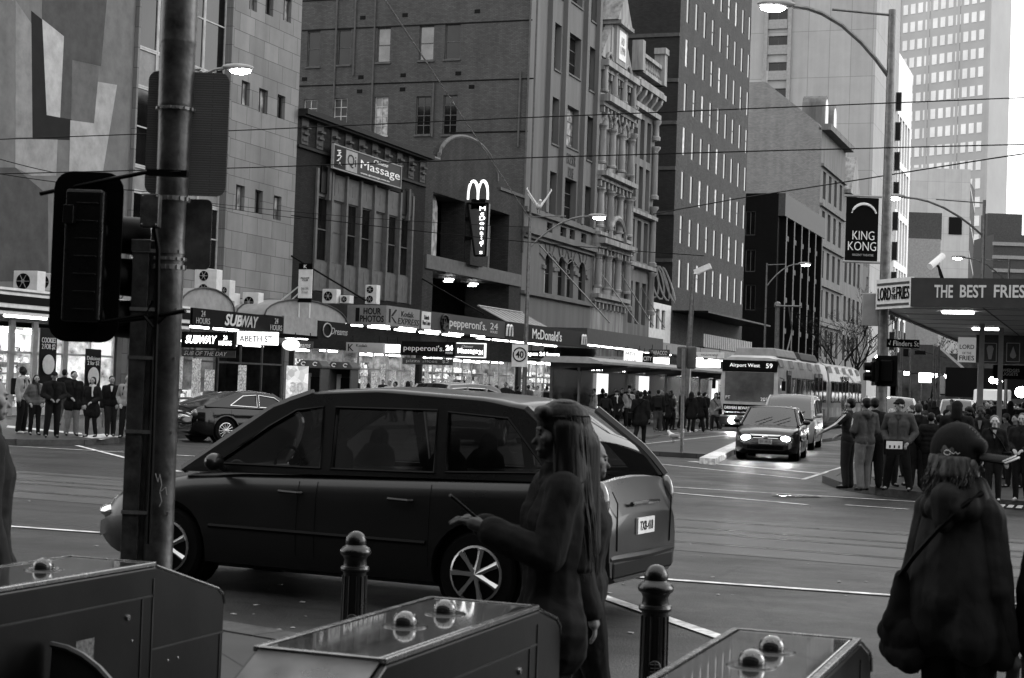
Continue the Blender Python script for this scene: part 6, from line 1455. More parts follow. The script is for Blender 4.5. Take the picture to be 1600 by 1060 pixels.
# ------------------------------------------------------------------ banner lamp attachments (banner, sign back, street name, signals)
D1 = (LAMPBASE-CC).dot(FW)
a, b = pD(1323, 309, D1), pD(1375, 408, D1)
hz = V((1,0,0)) * 1.0; uB = V((b.x-a.x, b.y-a.y, 0)).normalized()
wB = (V((b.x,b.y,0))-V((a.x,a.y,0))).length; r = thing('theatre_banner', 'black banner with curved lettering reading KING KONG hung from the tall street lamp', 'banner', (a.x, a.y, b.z))
def OB(u, z, t=0): return V((a.x, a.y, 0)) + uB*u + V((0,0,z)) - uB.cross(V((0,0,1)))*(-t)
zb_, zt_ = pD(1350, 408, D1).z, pD(1350, 309, D1).z; hB = zt_-zb_
mb = MB(); mb.prism([(0,zb_),(wB-.06,zb_),(wB-.06,zt_),(0,zt_)], lambda p, q, t: OB(p, q, t), -.02, 0); mb.build('cloth', M_SIGNK, r)
nB = uB.cross(V((0,0,1)))
mb = MB(); mb.tube([OB(-.05, zt_+.03), OB(wB, zt_+.03)], .025, 6); mb.tube([OB(-.05, zb_-.03), OB(wB, zb_-.03)], .03, 6); mb.build('batten', M_LIGHTP, r)
text('KING', 'lettering', M_TXTW, r, OB(wB*.5, zb_+hB*.4, .012), uB, wB*.62, hB*.14, bold=-.008); text('KONG', 'lettering', M_TXTW, r, OB(wB*.47, zb_+hB*.23, .012), uB, wB*.8, hB*.14, bold=-.008); text('REGENT THEATRE', 'lettering', M_TXTG, r, OB(wB*.5, zb_+hB*.09, .012), uB, wB*.6, hB*.035)
mb = MB(); mb.tube([OB(wB*(.5+.36*math.cos(t*PI/12)), zb_+hB*(.7+.2*math.sin(t*PI/12)), .015) for t in range(1, 12)], [.012+.022*math.sin(t*PI/12) for t in range(1, 12)], 5); mb.build('pale_crescent', M_TXTW, r)
a2, b2 = pD(1347, 458, D1), pD(1373, 510, D1); mb = MB(); mb.boxc(((a2+b2)/2), ((b2-a2).dot(CR), .03, (a2.z-b2.z)), rz=math.atan2(CR.y, CR.x)); tag(mb.build('sign_back', M_LIGHTP, bevel=.02), 'blank back of a pale road sign fixed to the banner lamp post', 'sign')
# street name blade
c = pD(1411, 537, D1); uS = V((CR.x, CR.y, 0)).normalized(); wS = 51*D1/FPX; hS = 13*D1/FPX
r = thing('street_name_sign', 'black street name blade reading Flinders St on the banner lamp post', 'sign', c); mb = MB(); mb.boxc(c, (wS, .03, hS), rz=math.atan2(uS.y, uS.x)); mb.build('blade', M_SIGNK, r)
text('Flinders St', 'lettering', M_TXTW, r, c+uS*.06-uS.cross(V((0,0,1)))*-.018, uS, wS*.78, hS*.62)
mb = MB(); nS = uS.cross(V((0,0,1))); mb.tube([c-uS*wS*.44+nS*.02, c-uS*wS*.42+nS*.02-V((0,0,.04)), c-uS*wS*.39+nS*.02+V((0,0,.05))], .008, 4); mb.build('tick_mark', M_TXTW, r)
def signal_head(label, c, rz, facing_back=True, n=3, s=1.0, group=None):
    r = thing('traffic_signal', label, 'traffic light', (0,0,0), group); mb = MB()
    mb.boxc((0,0,0), (.36*s,.24*s,.33*n*s)); mb.build('housing', M_BLACK, r, bevel=.03)
    for k in range(n):
        z = (n-1)/2*.33*s - k*.33*s; mb = MB(); mb.lathe([(.13*s,.0),(.14*s,.22*s)], (0, -.12*s-.22*s, z), 16, 'Y'); v = mb.build('visor', M_BLACK, r, smooth=True, fix=False)
        mb = MB(); mb.lathe([(0,0),(.12*s,0),(.12*s,.02),(0,.02)], (0, -.14*s, z), 16, 'Y'); mb.build('lens', M_DARK, r)
    mb = MB(); mb.boxc((0,.0,0), (.62*s,.03,(.33*n+.25)*s)); mb.build('backing_board', M_BLACK, r, bevel=.01)
    place(r, c, rz); return r
c = pD(1366, 581, D1); signal_head('black traffic light left of the banner lamp post', c, math.radians(-70), n=2, s=.65)
c = pD(1386, 580, D1-.1); signal_head('black traffic light right of the banner lamp post under the street name', c, math.radians(170), n=2, s=.72)
mb = MB(); c = flo(1376, 34.9, .14); mb.cyl(c, c+V((0,0,1.3)), .19, n=20); tag(mb.build('concrete_sleeve', M_LIGHTP, bevel=.02), 'pale sleeve round the foot of the banner lamp post', 'post sleeve')
# ------------------------------------------------------------------ fries canopy on the right corner
A_ = pD(1368, 482, 35); B_ = pD(1422.5, 479.5, 33.7); C__ = V((6, B_.y, 0)); ZC = (A_.z+B_.z)/2; ZT = pD(1424, 434, 33.7).z
r = thing('fries_canopy', 'wide street canopy lettered THE BEST FRIES over the right hand corner', 'canopy', (B_.x, B_.y, ZC))
ft = [(A_.x,A_.y),(B_.x,B_.y),(6,B_.y+.6),(6,62),(A_.x,62)]
mb = MB(); mb.prism(ft, lambda a, b, t: V((a,b,t)), ZC+.05, ZC+.12); mb.build('soffit', mat('boarded_soffit', .45, .5, var=.15, scale=1), r)
mb = MB()
for k in range(10): mb.box((A_.x+.1, B_.y+1.6+k*2.4, ZC+.044), (5.9, B_.y+1.63+k*2.4, ZC+.0495))
for k in range(3): mb.box((A_.x+2.2+k*2.6, B_.y+.8, ZC+.043), (A_.x+2.23+k*2.6, 61.8, ZC+.0485))
mb.build('soffit_joints', M_DARK, r)
mb = MB()
def fascia(mb, p, q, z0, z1, th=.08):
    d = (V(q)-V(p)).normalized(); n_ = V((-d.y, d.x)); c = (V(p)+V(q))/2 + n_*(th/2); mb.boxc((c.x, c.y, (z0+z1)/2), ((V(q)-V(p)).length, th, z1-z0), rz=math.atan2(d.y, d.x))
fascia(mb, (B_.x,B_.y), (6,B_.y+.0), ZC, ZT); mb.build('front_fascia', mat('fries_fascia', .09, .5, var=.12), r)
mb = MB(); fascia(mb, (A_.x,62), (A_.x,A_.y+.01), ZC, ZT); mb.build('side_fascia', mgr, r)
mb = MB(); fascia(mb, (A_.x,A_.y), (B_.x-.005,B_.y), ZC-.02, ZT+.02); mb.build('corner_panel', M_WHITEP, r)
dA = V((B_.x-A_.x, B_.y-A_.y, 0)); lA = dA.length; dA.normalize(); nA = dA.cross(V((0,0,1))); cA_ = (A_+B_)/2; cA_.z = (ZC+ZT)/2
text('LORD', 'lettering', M_TXTB, r, cA_-dA*lA*.24+nA*.01, dA, lA*.38, .27, bold=.01); text('OF\nTHE', 'lettering', M_TXTB, r, cA_+dA*lA*.03+nA*.01, dA, lA*.12, .26); text('FRIES', 'lettering', M_TXTB, r, cA_+dA*lA*.29+nA*.01, dA, lA*.36, .27, bold=.01)
for z in (ZC+.06, ZT-.09): mb = MB(); mb.boxc(cA_+nA*.006+V((0,0,z-cA_.z)), (lA*.92, .012, .05), rz=math.atan2(dA.y, dA.x)); mb.build('stripe', M_MIDP, r)
x = pY(1488, 455, B_.y).x; ww = pY(1514,455,B_.y).x-pY(1460,455,B_.y).x
for s_, x0, x1 in (('THE',1460,1489), ('BEST',1500,1541), ('FRIES',1553,1602)):
    p, q = pY(x0, 455, B_.y), pY(x1, 456, B_.y); text(s_, 'lettering', m1, r, ((p.x+q.x)/2, B_.y-.001, (p.z+q.z)/2), YU, q.x-p.x, .26, bold=.02)
for (x, y, w) in ((1497,488,24),(1540,514,20),(1571,532,17),(1590,545,14)):
    d = ray(x, y); t = (ZC+.03-CAMH)/d.z; p = CC+d*t; hw_ = w*t/FPX; mb = MB(); mb.boxc((p.x, p.y, ZC+.02), (hw_*2, .16, .05)); mb.build('fluorescent_tube', M_TUBE, r, bevel=.015)
# camera on the canopy
p = pD(1468, 424, 34.5); r = thing('security_camera', 'white tubular security camera on top of the fries canopy', 'camera', p); mb = MB(); mb.cyl(pD(1453,417,34.5), pD(1473,400,34.8), .07, n=14); mb.build('body', M_WHITEP, r, smooth=True); mb = MB(); mb.tube([pD(1462,412,34.7), pD(1467,418,34.7), pD(1470,432,34.7)], .03, 6); mb.prism([(0,0),(.13,0),(.02,.3)], lambda a_, b_, t: V((pD(1468,432,34.7).x+a_, pD(1468,432,34.7).y+t, ZT+b_-.02)), 0, .05); mb.build('bracket', M_DARK, r)
for x, D in ((1529, 41), (1559, 43)):
    p = flo(x, D); mb = MB(); mb.box((p.x-.06, p.y-.06, .14), (p.x+.06, p.y+.06, ZC+.05)); tag(mb.build('canopy_post', M_LIGHTP), 'square post holding up the fries canopy, %s' % ('the left one' if x == 1529 else 'the thinner right one'), 'post')
# kiosk under the canopy
M_SHADEGLOW = emis('shade_glow_panel', .5, .25)  # slight emission lifts the white name panel out of the canopy shade
YK2 = 50
a, b, z0, z1 = hY(1497, 1720, 538, 567, YK2)[:4]; 
r = thing('fries_kiosk', 'band of menu pictures and a name panel hung under the canopy', 'sign', (a, YK2, .14))
z0 = pY(1510,566,YK2).z; z1 = pY(1510,538,YK2).z; q1 = pY(1525,550,YK2).x
mb = MB(); mb.box((q1, YK2, z0), (4, YK2+.3, z1+.3)); mb.build('menu_band', mat('menu_band', .12, .5), r)
mb = MB(); mb.box((a, YK2-.02, z0), (q1-.01, YK2+.3, z1+.2)); q = mb.build('name_panel', M_SHADEGLOW, r)
text('LORD', 'lettering', M_TXTB, q, ((a+q1)/2, YK2-.025, z1-.08), YU, (q1-a)*.8, .13, bold=.01); text('OF THE', 'lettering', M_TXTB, q, ((a+q1)/2, YK2-.025, (z0+z1)/2), YU, (q1-a)*.5, .07); text('FRIES', 'lettering', M_TXTB, q, ((a+q1)/2, YK2-.025, z0+.12), YU, (q1-a)*.82, .14, bold=.01)
for x in (1547, 1583):
    p = pY(x, 551, YK2); mb = MB(); w_ = .18
    for s0, s1, s2, s3 in ((-w_,-.27,-w_,.27),(w_,-.27,w_,.27),(-w_,-.27,w_,-.27),(-w_,.27,w_,.27)): mb.tube([(p.x+s0, YK2-.01, p.z+s1), (p.x+s2, YK2-.01, p.z+s3)], .012, 4)
    if x == 1547: mb.prism([(-.04,-.2),(.04,-.2),(.1,.12),(.06,.2),(-.06,.2),(-.1,.12)], lambda a_, b_, t: V((p.x+a_, YK2-t, p.z+b_)), 0, .01)
    else: mb.prism([(.08*math.cos(i)*(1.1), -.08+.1*math.sin(i)) for i in (3.14,3.8,4.7,5.6,6.28)]+[(0,.18)], lambda a_, b_, t: V((p.x+a_, YK2-t, p.z+b_)), 0, .01)
    mb.build('menu_picture', M_TXTG, r)
a3 = pY(1550,578,YK2).x; mb = MB(); mb.box((a3, YK2+.4, pY(1560,592,YK2).z), (4, YK2+.5, pY(1560,570,YK2).z)); mm = mb.build('menu_board', M_SIGNK, r); text('15 WEDGES\nNUGGETS', 'lettering', M_TXTG, mm, (a3+.45, YK2+.39, pY(1560,581,YK2).z), YU, .6, .2)
mb = MB(); mb.box((q1+.02, YK2+.32, z0), (4, YK2+1.4, z0+.06)); mb.build('underside', M_MIDP, r)

# ------------------------------------------------------------------ phone booths
def booth(label, p, rz):
    r = thing('phone_booth', label, 'phone booth', (0,0,0), 'phone booths by the club doorway'); mb = MB()
    mb.box((-.5,-.5,0),(-.44,.5,2.1)); mb.box((.44,-.5,0),(.5,.5,2.1)); mb.box((-.44,.44,0),(.44,.5,2.1)); mb.box((-.44,-.5,0),(.44,.44,.06)); mb.build('cabin', M_MIDP, r, bevel=.01)
    mb = MB(); mb.prism([(-.55,2.1),(.55,2.1),(.55,2.2),(.38,2.42),(-.38,2.42),(-.55,2.2)], lambda a, b, t: V((a,t,b)), -.55, .55); c = mb.build('hood', M_MIDP, r, bevel=.03)
    for u in (-.25, .25): mb = MB(); mb.tube([(u+.09*math.cos(t*.6+.5), -.565, 2.27+.07*math.sin(t*.6+.5)) for t in range(9)], .02, 5); mb.build('emblem', M_TXTW, c)
    mb = MB(); mb.box((-.2,.25,1.0),(.2,.43,1.75)); mb.build('telephone', M_DARK, r, bevel=.02); mb = MB(); mb.tube([(.25,.3,1.6),(.28,.1,1.2),(.15,.2,1.0)], .01, 4); mb.build('cord', M_STEEL, r)
    mb = MB(); mb.box((-.42,.4,.95),(-.22,.435,1.9)); mb.build('notice', M_WHITEP, r)
    place(r, p, rz); return r
p1_, p2_ = flo(487, 67), flo(534, 69)
booth('phone booth with a glowing lottery poster on its left side', p1_, math.radians(8)); booth('second phone booth to the right, open side towards the road', p2_, math.radians(8))
p = flo(462, 66); s = signboard('lottery_poster', 'tall pale lottery poster reading 30 MILLION MID-YEAR on the left phone booth', 'poster', 'Y', p.y, p.x-.5, p.x+.45, .25, 2.3, island('lottery_print', .35, .8, .5, .4, 5), [('30', M_TXTW, p.x, 1.45, .6, .4, dict(bold=.03)), ('MILLION\nMID-YEAR', M_TXTW, p.x, .95, .7, .3, dict(bold=.02)), ('SAT 30 JUNE', M_TXTB, p.x, .65, .6, .08)], .08)
# ================================================================== foreground furniture
M_GRIT = mat('weathered_pole', .1, .36, metal=.45, var=.5, scale=11, bump=.1, bscale=45)
M_CAST = mat('cast_iron_black', .006, .3, var=.2, scale=10, coat=.15, bump=.1, bscale=80)
D = 8.3
pb = flo(236, D, .12); r = thing('signal_pole', 'thick weathered steel pole with clamps, conduit and boxes in the left foreground', 'pole', pb)
def zy(y, x=250, D=D): return pD(x, y, D).z
def at(x, y, D=8.3): return pD(x, y, D)
cx, cy = pb.x, pb.y
mb = MB(); mb.lathe([(.0,.12),(.13,.12),(.12,.2),(.078,.26),(.073,zy(560)),(.075,zy(560)+.004),(.075,zy(420)),(.073,zy(420)),(.074,zy(395))], (cx,cy,0), 36); mb.build('lower_tube', M_GRIT, r, smooth=True)
mb = MB(); mb.lathe([(0,zy(395)),(.078,zy(395)),(.076,zy(388)),(.073,zy(380)),(.074,zy(316)),(.08,zy(312)),(.08,zy(305)),(.082,zy(302)),(.084,zy(200)),(.086,zy(166)),(.09,zy(163)),(.09,zy(158)),(.0895,zy(66)),(.094,zy(62)),(.094,zy(58)),(.094,zy(-80)),(.094,7.5)], (cx,cy,0), 40); mb.build('upper_tube', M_GRIT, r, smooth=True)
for y, rad, hh in ((166,.092,.008),(308,.083,.012),(403,.077,.009),(416,.077,.013)):
    mb = MB(); z = zy(y); mb.lathe([(rad-.01,z-hh),(rad,z-hh),(rad,z+hh),(rad-.01,z+hh)], (cx,cy,0), 30)
    n = 14
    for k in range(n): a = 2*PI*k/n; mb.boxc((cx+math.cos(a)*(rad+.003), cy+math.sin(a)*(rad+.003), z), (.012,.018,hh*1.7), rz=a)
    mb.build('clamp_band', M_STEEL, r, smooth=False)
fwd = V((FW.x,FW.y,0)).normalized(); rt = V((RT.x,RT.y,0))
c0 = V((cx,cy,0)) - rt*.135 + fwd*.0; mb = MB()
mb.boxc((c0.x, c0.y, (zy(378)+.12)/2), (.085,.1,zy(378)-.12), rz=YAW); mb.boxc((c0.x+rt.x*.055, c0.y+rt.y*.055, (zy(372)+.12)/2), (.03,.05,zy(372)-.14), rz=YAW)
mb.boxc((c0.x, c0.y, zy(384)), (.1,.12,.06), rz=YAW); mb.build('cable_channel', M_GRIT, r, bevel=.004)
for y in (392, 484, 560, 676, 802):
    mb = MB(); z = zy(y); mb.boxc((cx-rt.x*.06-fwd.x*.055, cy-rt.y*.06-fwd.y*.055, z), (.24,.006,.018), rz=YAW); mb.build('strap', M_STEEL, r)
mb = MB(); c = at(236, 330, 8.16); mb.boxc(c, (.09,.08,.165), rz=YAW); jb = mb.build('junction_box', M_GRIT, r, bevel=.006)
mb = MB()
for dx in (-.035, .035):
    for dz in (-.07, .07): q = c + rt*dx - fwd*.043 + V((0,0,dz)); mb.ball(q, .005, 6, 4)
mb.build('screws', M_STEEL, jb)
mb = MB(); mb.tube([at(241,356,8.17), at(243,366,8.17), at(247,390,8.19), at(246,470,8.2), at(243,540,8.2), at(238,700,8.2), at(232,850,8.2)], .012, 8); mb.build('conduit', M_BLACK, r, smooth=True)
mb = MB(); mb.tube([at(63,303,8.3), at(150,285,8.25), at(225,270,8.2), at(283,269,8.18)], .011, 8); mb.boxc(at(262,271,8.2), (.2,.05,.03), rz=YAW); mb.build('upper_arm', M_BLACK, r, smooth=True)
mb = MB(); mb.tube([at(130,508,8.3), at(220,498,8.25), at(290,486,8.15)], .011, 8); mb.tube([at(225,494,8.2), at(240,512,8.2), at(262,490,8.2)], .01, 6); mb.build('lower_arm', M_BLACK, r, smooth=True)
mb = MB(); mb.tube([at(109,320,8.2), at(109,400,8.19), at(112,470,8.2), at(125,500,8.2), at(160,503,8.2), at(228,492,8.2), at(238,470,8.2)], .009, 8); mb.build('cable', M_BLACK, r, smooth=True)
mb = MB()
for a, b in (((240,738),(244,752)),((244,752),(247,740)),((247,740),(250,756)),((250,756),(247,768)),((247,768),(256,760)),((256,760),(258,772)),((247,768),(250,782)),((250,782),(246,790))):
    mb.tube([at(a[0]+8,a[1],8.3)-fwd*.079, at(b[0]+8,b[1],8.3)-fwd*.079], .0022, 4)
mb.build('scratched_tag', M_LIGHTP, r)
def rplate(x0, x1, y0, y1, D, rad=.05, th=.006):
    c = pD((x0+x1)/2, (y0+y1)/2, D); w = (x1-x0)*D/FPX; h = (y1-y0)*D/FPX; poly = []
    for (sx, sz, a0) in ((1,1,0),(-1,1,90),(-1,-1,180),(1,-1,270)):
        for k in range(6): a = math.radians(a0+90*k/5); poly.append((sx*(w/2-rad)+rad*math.cos(a), sz*(h/2-rad)+rad*math.sin(a)))
    mb = MB(); mb.prism(poly, lambda a, b, t: c + rt*a + V((0,0,b)) + fwd*t, 0, th); return mb, c, w, h
M_PLATE = brick('perforated_plate_back', .17, .5, .012, .003, .12, .05, .45, .3)
mb, c, w, h = rplate(229, 356, 112, 306, 8.42, .05); q = mb.build('large_plate_back', M_PLATE, r)
mb, c, w, h = rplate(262, 330, 311, 421, 8.45, .03); q = mb.build('small_plate_back', mat('plate_back_plain', .12, .4, metal=.4, var=.4, scale=9), r)
# traffic light seen from behind
cs = pD(134, 402, 8.25); r = thing('traffic_signal', 'big black traffic light seen from behind on the left of the steel pole', 'traffic light', cs)
mb, c, w, h = rplate(80, 189, 268, 535, 8.25, .09, .012); ub = rt
b = mb.build('backing_board', M_BLACK, r, bevel=.003)
mb = MB(); mb.boxc(c - fwd*.05 + rt*.005, (.19,.09,.66), rz=YAW); mb.build('housing', M_CAST, r, bevel=.015)
mb = MB()
for k in range(7): mb.boxc(c - fwd*.098 + rt*.02 + V((0,0,.26-k*.088)), (.11,.008,.008), rz=YAW)
mb.boxc(c - fwd*.12 + V((0,0,.2)) - rt*.06, (.05,.05,.09), rz=YAW); mb.build('housing_ribs', M_CAST, r, bevel=.002)
for k in range(3):
    mb = MB(); a = c + fwd*.04 + V((0,0,.13-k*.215)); dd = (rt*.62 + fwd*.78).normalized(); mb.cyl(a+rt*.02, a+rt*.05+dd*.26, .09, .1, 20); mb.build('visor', M_BLACK, r, smooth=True, ang=40)
# small notice and bracketed box seen between signal and pole
p = pY(212, 370, 50); s = signboard('tram_notice', 'white painted notice about trams glimpsed between the signal and the steel pole', 'sign', 'Y', 50, p.x-.34, p.x+.34, p.z-.5, p.z+.5, M_WHITEP, [('TRAMS\nDIRECT\nTO THE\nSHOW', M_TXTB, p.x, p.z, .55, .8)], .05)

# bollards
def bollard(label, x, ytop, D):
    t = pD(x, ytop, D); z = .12; r = thing('bollard', label, 'bollard', (t.x, t.y, z), 'black iron bollards on the station kerb'); H = t.z-z
    pr = [(0,0),(.078,0),(.078,.03),(.07,.05),(.066,H-.245),(.068,H-.24),(.08,H-.235),(.084,H-.222),(.08,H-.21),(.068,H-.205),(.064,H-.17),(.072,H-.15),(.086,H-.14),(.09,H-.128),(.088,H-.115),(.076,H-.1),(.062,H-.092),(.058,H-.085)]
    for k in range(9): a = PI/2*k/8; pr.append((.06*math.cos(a)+.0001, H-.068+.062*math.sin(a)))
    mb = MB(); mb.lathe(pr, (t.x, t.y, z), 32); mb.build('casting', M_CAST, r, smooth=True, ang=35)
    mb = MB()
    for k in range(12): a = 2*PI*k/12; mb.cyl((t.x+.068*math.cos(a), t.y+.068*math.sin(a), z+.1), (t.x+.066*math.cos(a), t.y+.066*math.sin(a), z+H-.26), .0065, n=6)
    mb.build('flutes', M_CAST, r)
    c = V((t.x,t.y,z+H-.51)) - fwd*.072; mb = MB(); mb.ball(c, (.032,.008,.038), 14, 8, Matrix.Rotation(YAW, 3, 'Z')); e = mb.build('crest', M_CAST, r, smooth=True)
    mb = MB()
    for dz in (-.018, 0, .018): mb.tube([c-fwd*.008-rt*.022+V((0,0,dz)), c-fwd*.01+rt*.022+V((0,0,dz))], .0025, 4)
    mb.tube([c-fwd*.01-V((0,0,.03)), c-fwd*.01+V((0,0,.03))], .0025, 4); mb.build('crest_relief', mat('worn_iron', .03, .4), e)
bollard('black iron bollard on the right, its crest visible near the foot', 1026, 880, 8.2)
bollard('black iron bollard in front of the people carrier door', 557, 828, 9.45)

# ticket barriers
M_GT = mat('gate_dark_steel', .012, .32, metal=.4, var=.45, scale=3, bump=.04, bscale=9); M_GTOP = mat('gate_glass_top', .09, .045, var=.25, scale=5, coat=1, spec=.7); M_GEDGE = mat('brushed_edge', .3, .25, metal=.9, var=.2, scale=20)
M_GW = mat('gate_pale_end', .18, .3, metal=.4, var=.2, scale=5)
M_DOME = mat('dome_glass', .04, .1, var=0, coat=.6, spec=.9)
def gate(label, xr, yf, domes, paddle=None, W=.43, L=1.34, zt=1.05, E=1.0):
    q1_, q2_, q3_ = .07*E**.87, .07*E**.87+.03, .07*E**.87+.07
    r = thing('ticket_barrier', label, 'ticket gate', (xr-W/2, yf-L/2, .12), 'ticket barriers along the station front'); z0 = .12
    prof = [(yf-L-.55,z0),(yf-L-.55,.62),(yf-L-.35,.86),(yf-L,zt-.012),(yf,zt-.012),(yf+.2*E,zt-q1_),(yf+.2*E+.045,zt-q2_),(yf+.2*E+.06,zt-q3_),(yf+.2*E+.06,z0)]
    mb = MB(); mb.prism(prof, lambda a, b, t: V((t, a, b)), xr-W, xr); mb.build('cabinet', M_GT, r, bevel=.008)
    mb = MB(); mb.box((xr-W+.03, yf-L+.02, zt-.011), (xr-.03, yf-.02, zt+.004)); mb.build('glass_top', M_GTOP, r, bevel=.003)
    mb = MB(); e = .022
    for (a, b, c, d) in ((xr-W, yf-L, xr-W+e, yf),(xr-e, yf-L, xr, yf),(xr-W+e, yf-e, xr-e, yf),(xr-W+e, yf-L, xr-e, yf-L+e)): mb.box((a,b,zt-.01),(c,d,zt+.008))
    mb.build('top_trim', M_GEDGE, r, bevel=.003)
    mb = MB(); mb.tube([(xr+.002,yf,zt-.008),(xr+.002,yf+.2*E,zt-q1_+.004),(xr+.002,yf+.2*E+.045,zt-q2_+.004),(xr+.002,yf+.2*E+.06,zt-q3_)], .005, 5); mb.tube([(xr-W,yf,zt-.008),(xr-W,yf+.2*E,zt-q1_+.004),(xr-W,yf+.2*E+.045,zt-q2_+.004)], .005, 5); mb.build('edge_trim', M_GEDGE, r)
    mb = MB(); P = [[V((x, y, z+.004)) for x in (xr-W+.02, xr-.02)] for y, z in ((yf+.002,zt-.01),(yf+.1*E,zt-.01-(q1_-.01)/2),(yf+.2*E,zt-q1_+.004),(yf+.2*E+.04,zt-q2_+.008))]; mb.grid(P); s = mb.build('end_cover', mat('gate_cover_far', .07, .25, metal=.5, var=.2), r, smooth=True); md = s.modifiers.new('s','SOLIDIFY'); md.thickness=.004; md.offset = 1
    mb = MB(); P = [[V((x, y, z+.004)) for x in (xr-W+.02, xr-.02)] for y, z in ((yf-L-.002,zt-.01),(yf-L-.35,.865),(yf-L-.54,.64))]; mb.grid(P); s = mb.build('near_cover', M_GW, r, smooth=True); md = s.modifiers.new('s','SOLIDIFY'); md.thickness=.004; md.offset = 1
    for y, z in ((yf-.0, .0),):
        mb = MB()      # panel joints on the side
        mb.box((xr+.0005, yf-.02, z0), (xr+.004, yf-.012, zt-.06)); mb.box((xr+.0005, yf-.1, z0), (xr+.004, yf-.093, zt-.13)); mb.box((xr+.0005, yf-L-.3, zt-.135), (xr+.004, yf-.012, zt-.128)); mb.box((xr+.0005, yf-.012, zt-.36), (xr+.004, yf+.2*E+.06, zt-.353)); mb.box((xr+.0005, yf+.2*E+.025, z0), (xr+.004, yf+.2*E+.03, zt-.36)); mb.build('panel_edges', mat('dull_edge', .09, .35, metal=.7, var=.2), r)
    mb = MB(); mb.lathe([(0,0),(.014,0),(.012,.008),(0,.009)], (xr, yf-.2, zt-.2), 14, 'X'); mb.build('lock', M_GEDGE, r)
    for dy in domes:
        mb = MB(); c = V((xr-W/2-.0, yf-dy, zt+.018))
        mb.ball(c, (.04,.04,.036), 24, 14); d = mb.build('reader_dome', M_DOME, r, smooth=True)
        mb = MB()
        for k in range(10): a = 2*PI*k/10; mb.ball(c+V((.03*math.cos(a), .03*math.sin(a), .022)), .0042, 6, 4)
        mb.build('reader_lights', M_LIGHTP, d); mb = MB(); mb.lathe([(.05,0),(.075,0),(.07,.004),(.05,.005)], (c.x, c.y, zt+.0045), 24); mb.build('reader_ring', mat('reader_ring', .05, .2), d)
    for (yy, zz_) in ((yf-.16, zt-.3),(yf-.3, zt-.62),(yf+.12, zt-.42),(yf+.2, zt-.42),(yf-L+.1, zt-.2),(yf-.05, zt-.62)):
        mb = MB(); mb.lathe([(0,0),(.007,0),(.006,.003),(0,.004)], (xr, yy, zz_), 10, 'X'); mb.build('screw', M_GEDGE, r)
    mb = MB(); mb.box((xr, yf-.55, zt-.34), (xr+.0015, yf-.43, zt-.25)); mb.build('worn_sticker', mat('worn_sticker', .16, .5, var=.7, scale=60), r)
    if paddle:
        mb = MB(); poly = [(0,.2)] + [(.03+.46*math.sin(PI/2*k/10), .2+.62*math.cos(PI/2*k/10)) for k in range(11)]; 
        mb.prism(poly, lambda a, b, t: V((xr+a, yf-paddle+t, b)), 0, .03); mb.build('paddle', mat('paddle_grey', .045, .4, var=.1), r, bevel=.006)
        mb = MB(); mb.tube([V((xr+a, yf-paddle-.002, b)) for a, b in poly[1:]], .012, 6); mb.build('paddle_edge', mat('paddle_rim', .12, .35, var=0), r, smooth=True)
gate('ticket barrier in the bottom left corner with a quarter round paddle', -3.73, 5.98, (.48,), paddle=.75, E=2.6)
gate('middle ticket barrier with two glass reader domes', -1.92, 5.65, (.38,.72))
gate('ticket barrier at the bottom right beside the woman in the cap', -.75, 5.5, (.42,.72))

# overhead wires
def wire(name, label, pts, r_=.012, m=None, group=None):
    mb = MB(); mb.tube(pts, r_, 5); return tag(mb.build(name, m or M_BLACK), label, 'wire', group)
def sagged(p, q, s, n=12): return [p.lerp(q, k/n) - V((0,0,s*4*(k/n)*(1-k/n))) for k in range(n+1)]
def planeY(x, y, Y): return pY(x, y, Y)
wire('overhead_wire', 'upper of the two long overhead wires crossing the whole street', [planeY(-60,219,24), planeY(0,218,24), planeY(400,203,24), planeY(800,185,24), planeY(1200,169,24), planeY(1570,154,24), planeY(1800,147,24)], .009)
wire('overhead_wire', 'lower of the two long overhead wires crossing the whole street', [planeY(-60,273,21), planeY(0,272,21), planeY(400,262,21), planeY(850,246,21), planeY(1200,236,21), planeY(1556,227,21), planeY(1800,222,21)], .008)
wire('overhead_wire', 'thin wire rising to the right in front of the grid tower', [planeY(1020,335,60), planeY(1150,311,55), planeY(1350,280,50), planeY(1556,247,46), planeY(1700,226,44)], .02)
a, b = pD(598, -6, 30), LP4+V((0,0,9.1)); wire('stay_wire', 'bright diagonal steel cable running down to the gull on the lamp post', [a.lerp(b, k/6) for k in range(7)], [.018]*7, M_STEEL)
for (x0, y0, x1, y1, Y, lb) in ((0,249,85,270,26,'short dark wire leaving the top left of the signal board'),(0,272,230,300,27,'thin wire passing behind the signal board'),(330,318,820,355,45,'thin slack wire across the bay windows'),(455,337,1100,400,60,'thin slack wire across the burger restaurant'),(1165,485,1212,480,100,'short wire tied to the span wire pole'),(1215,480,1480,560,100,'drooping wire running right from the span wire pole'),(330,321,470,342,44,'insulated wire with pale fittings by the tiled wall')):
    p, q = planeY(x0,y0,Y), planeY(x1,y1,Y); wire('overhead_wire', lb, sagged(p, q, (q-p).length*.008), .008 if Y < 50 else .016)

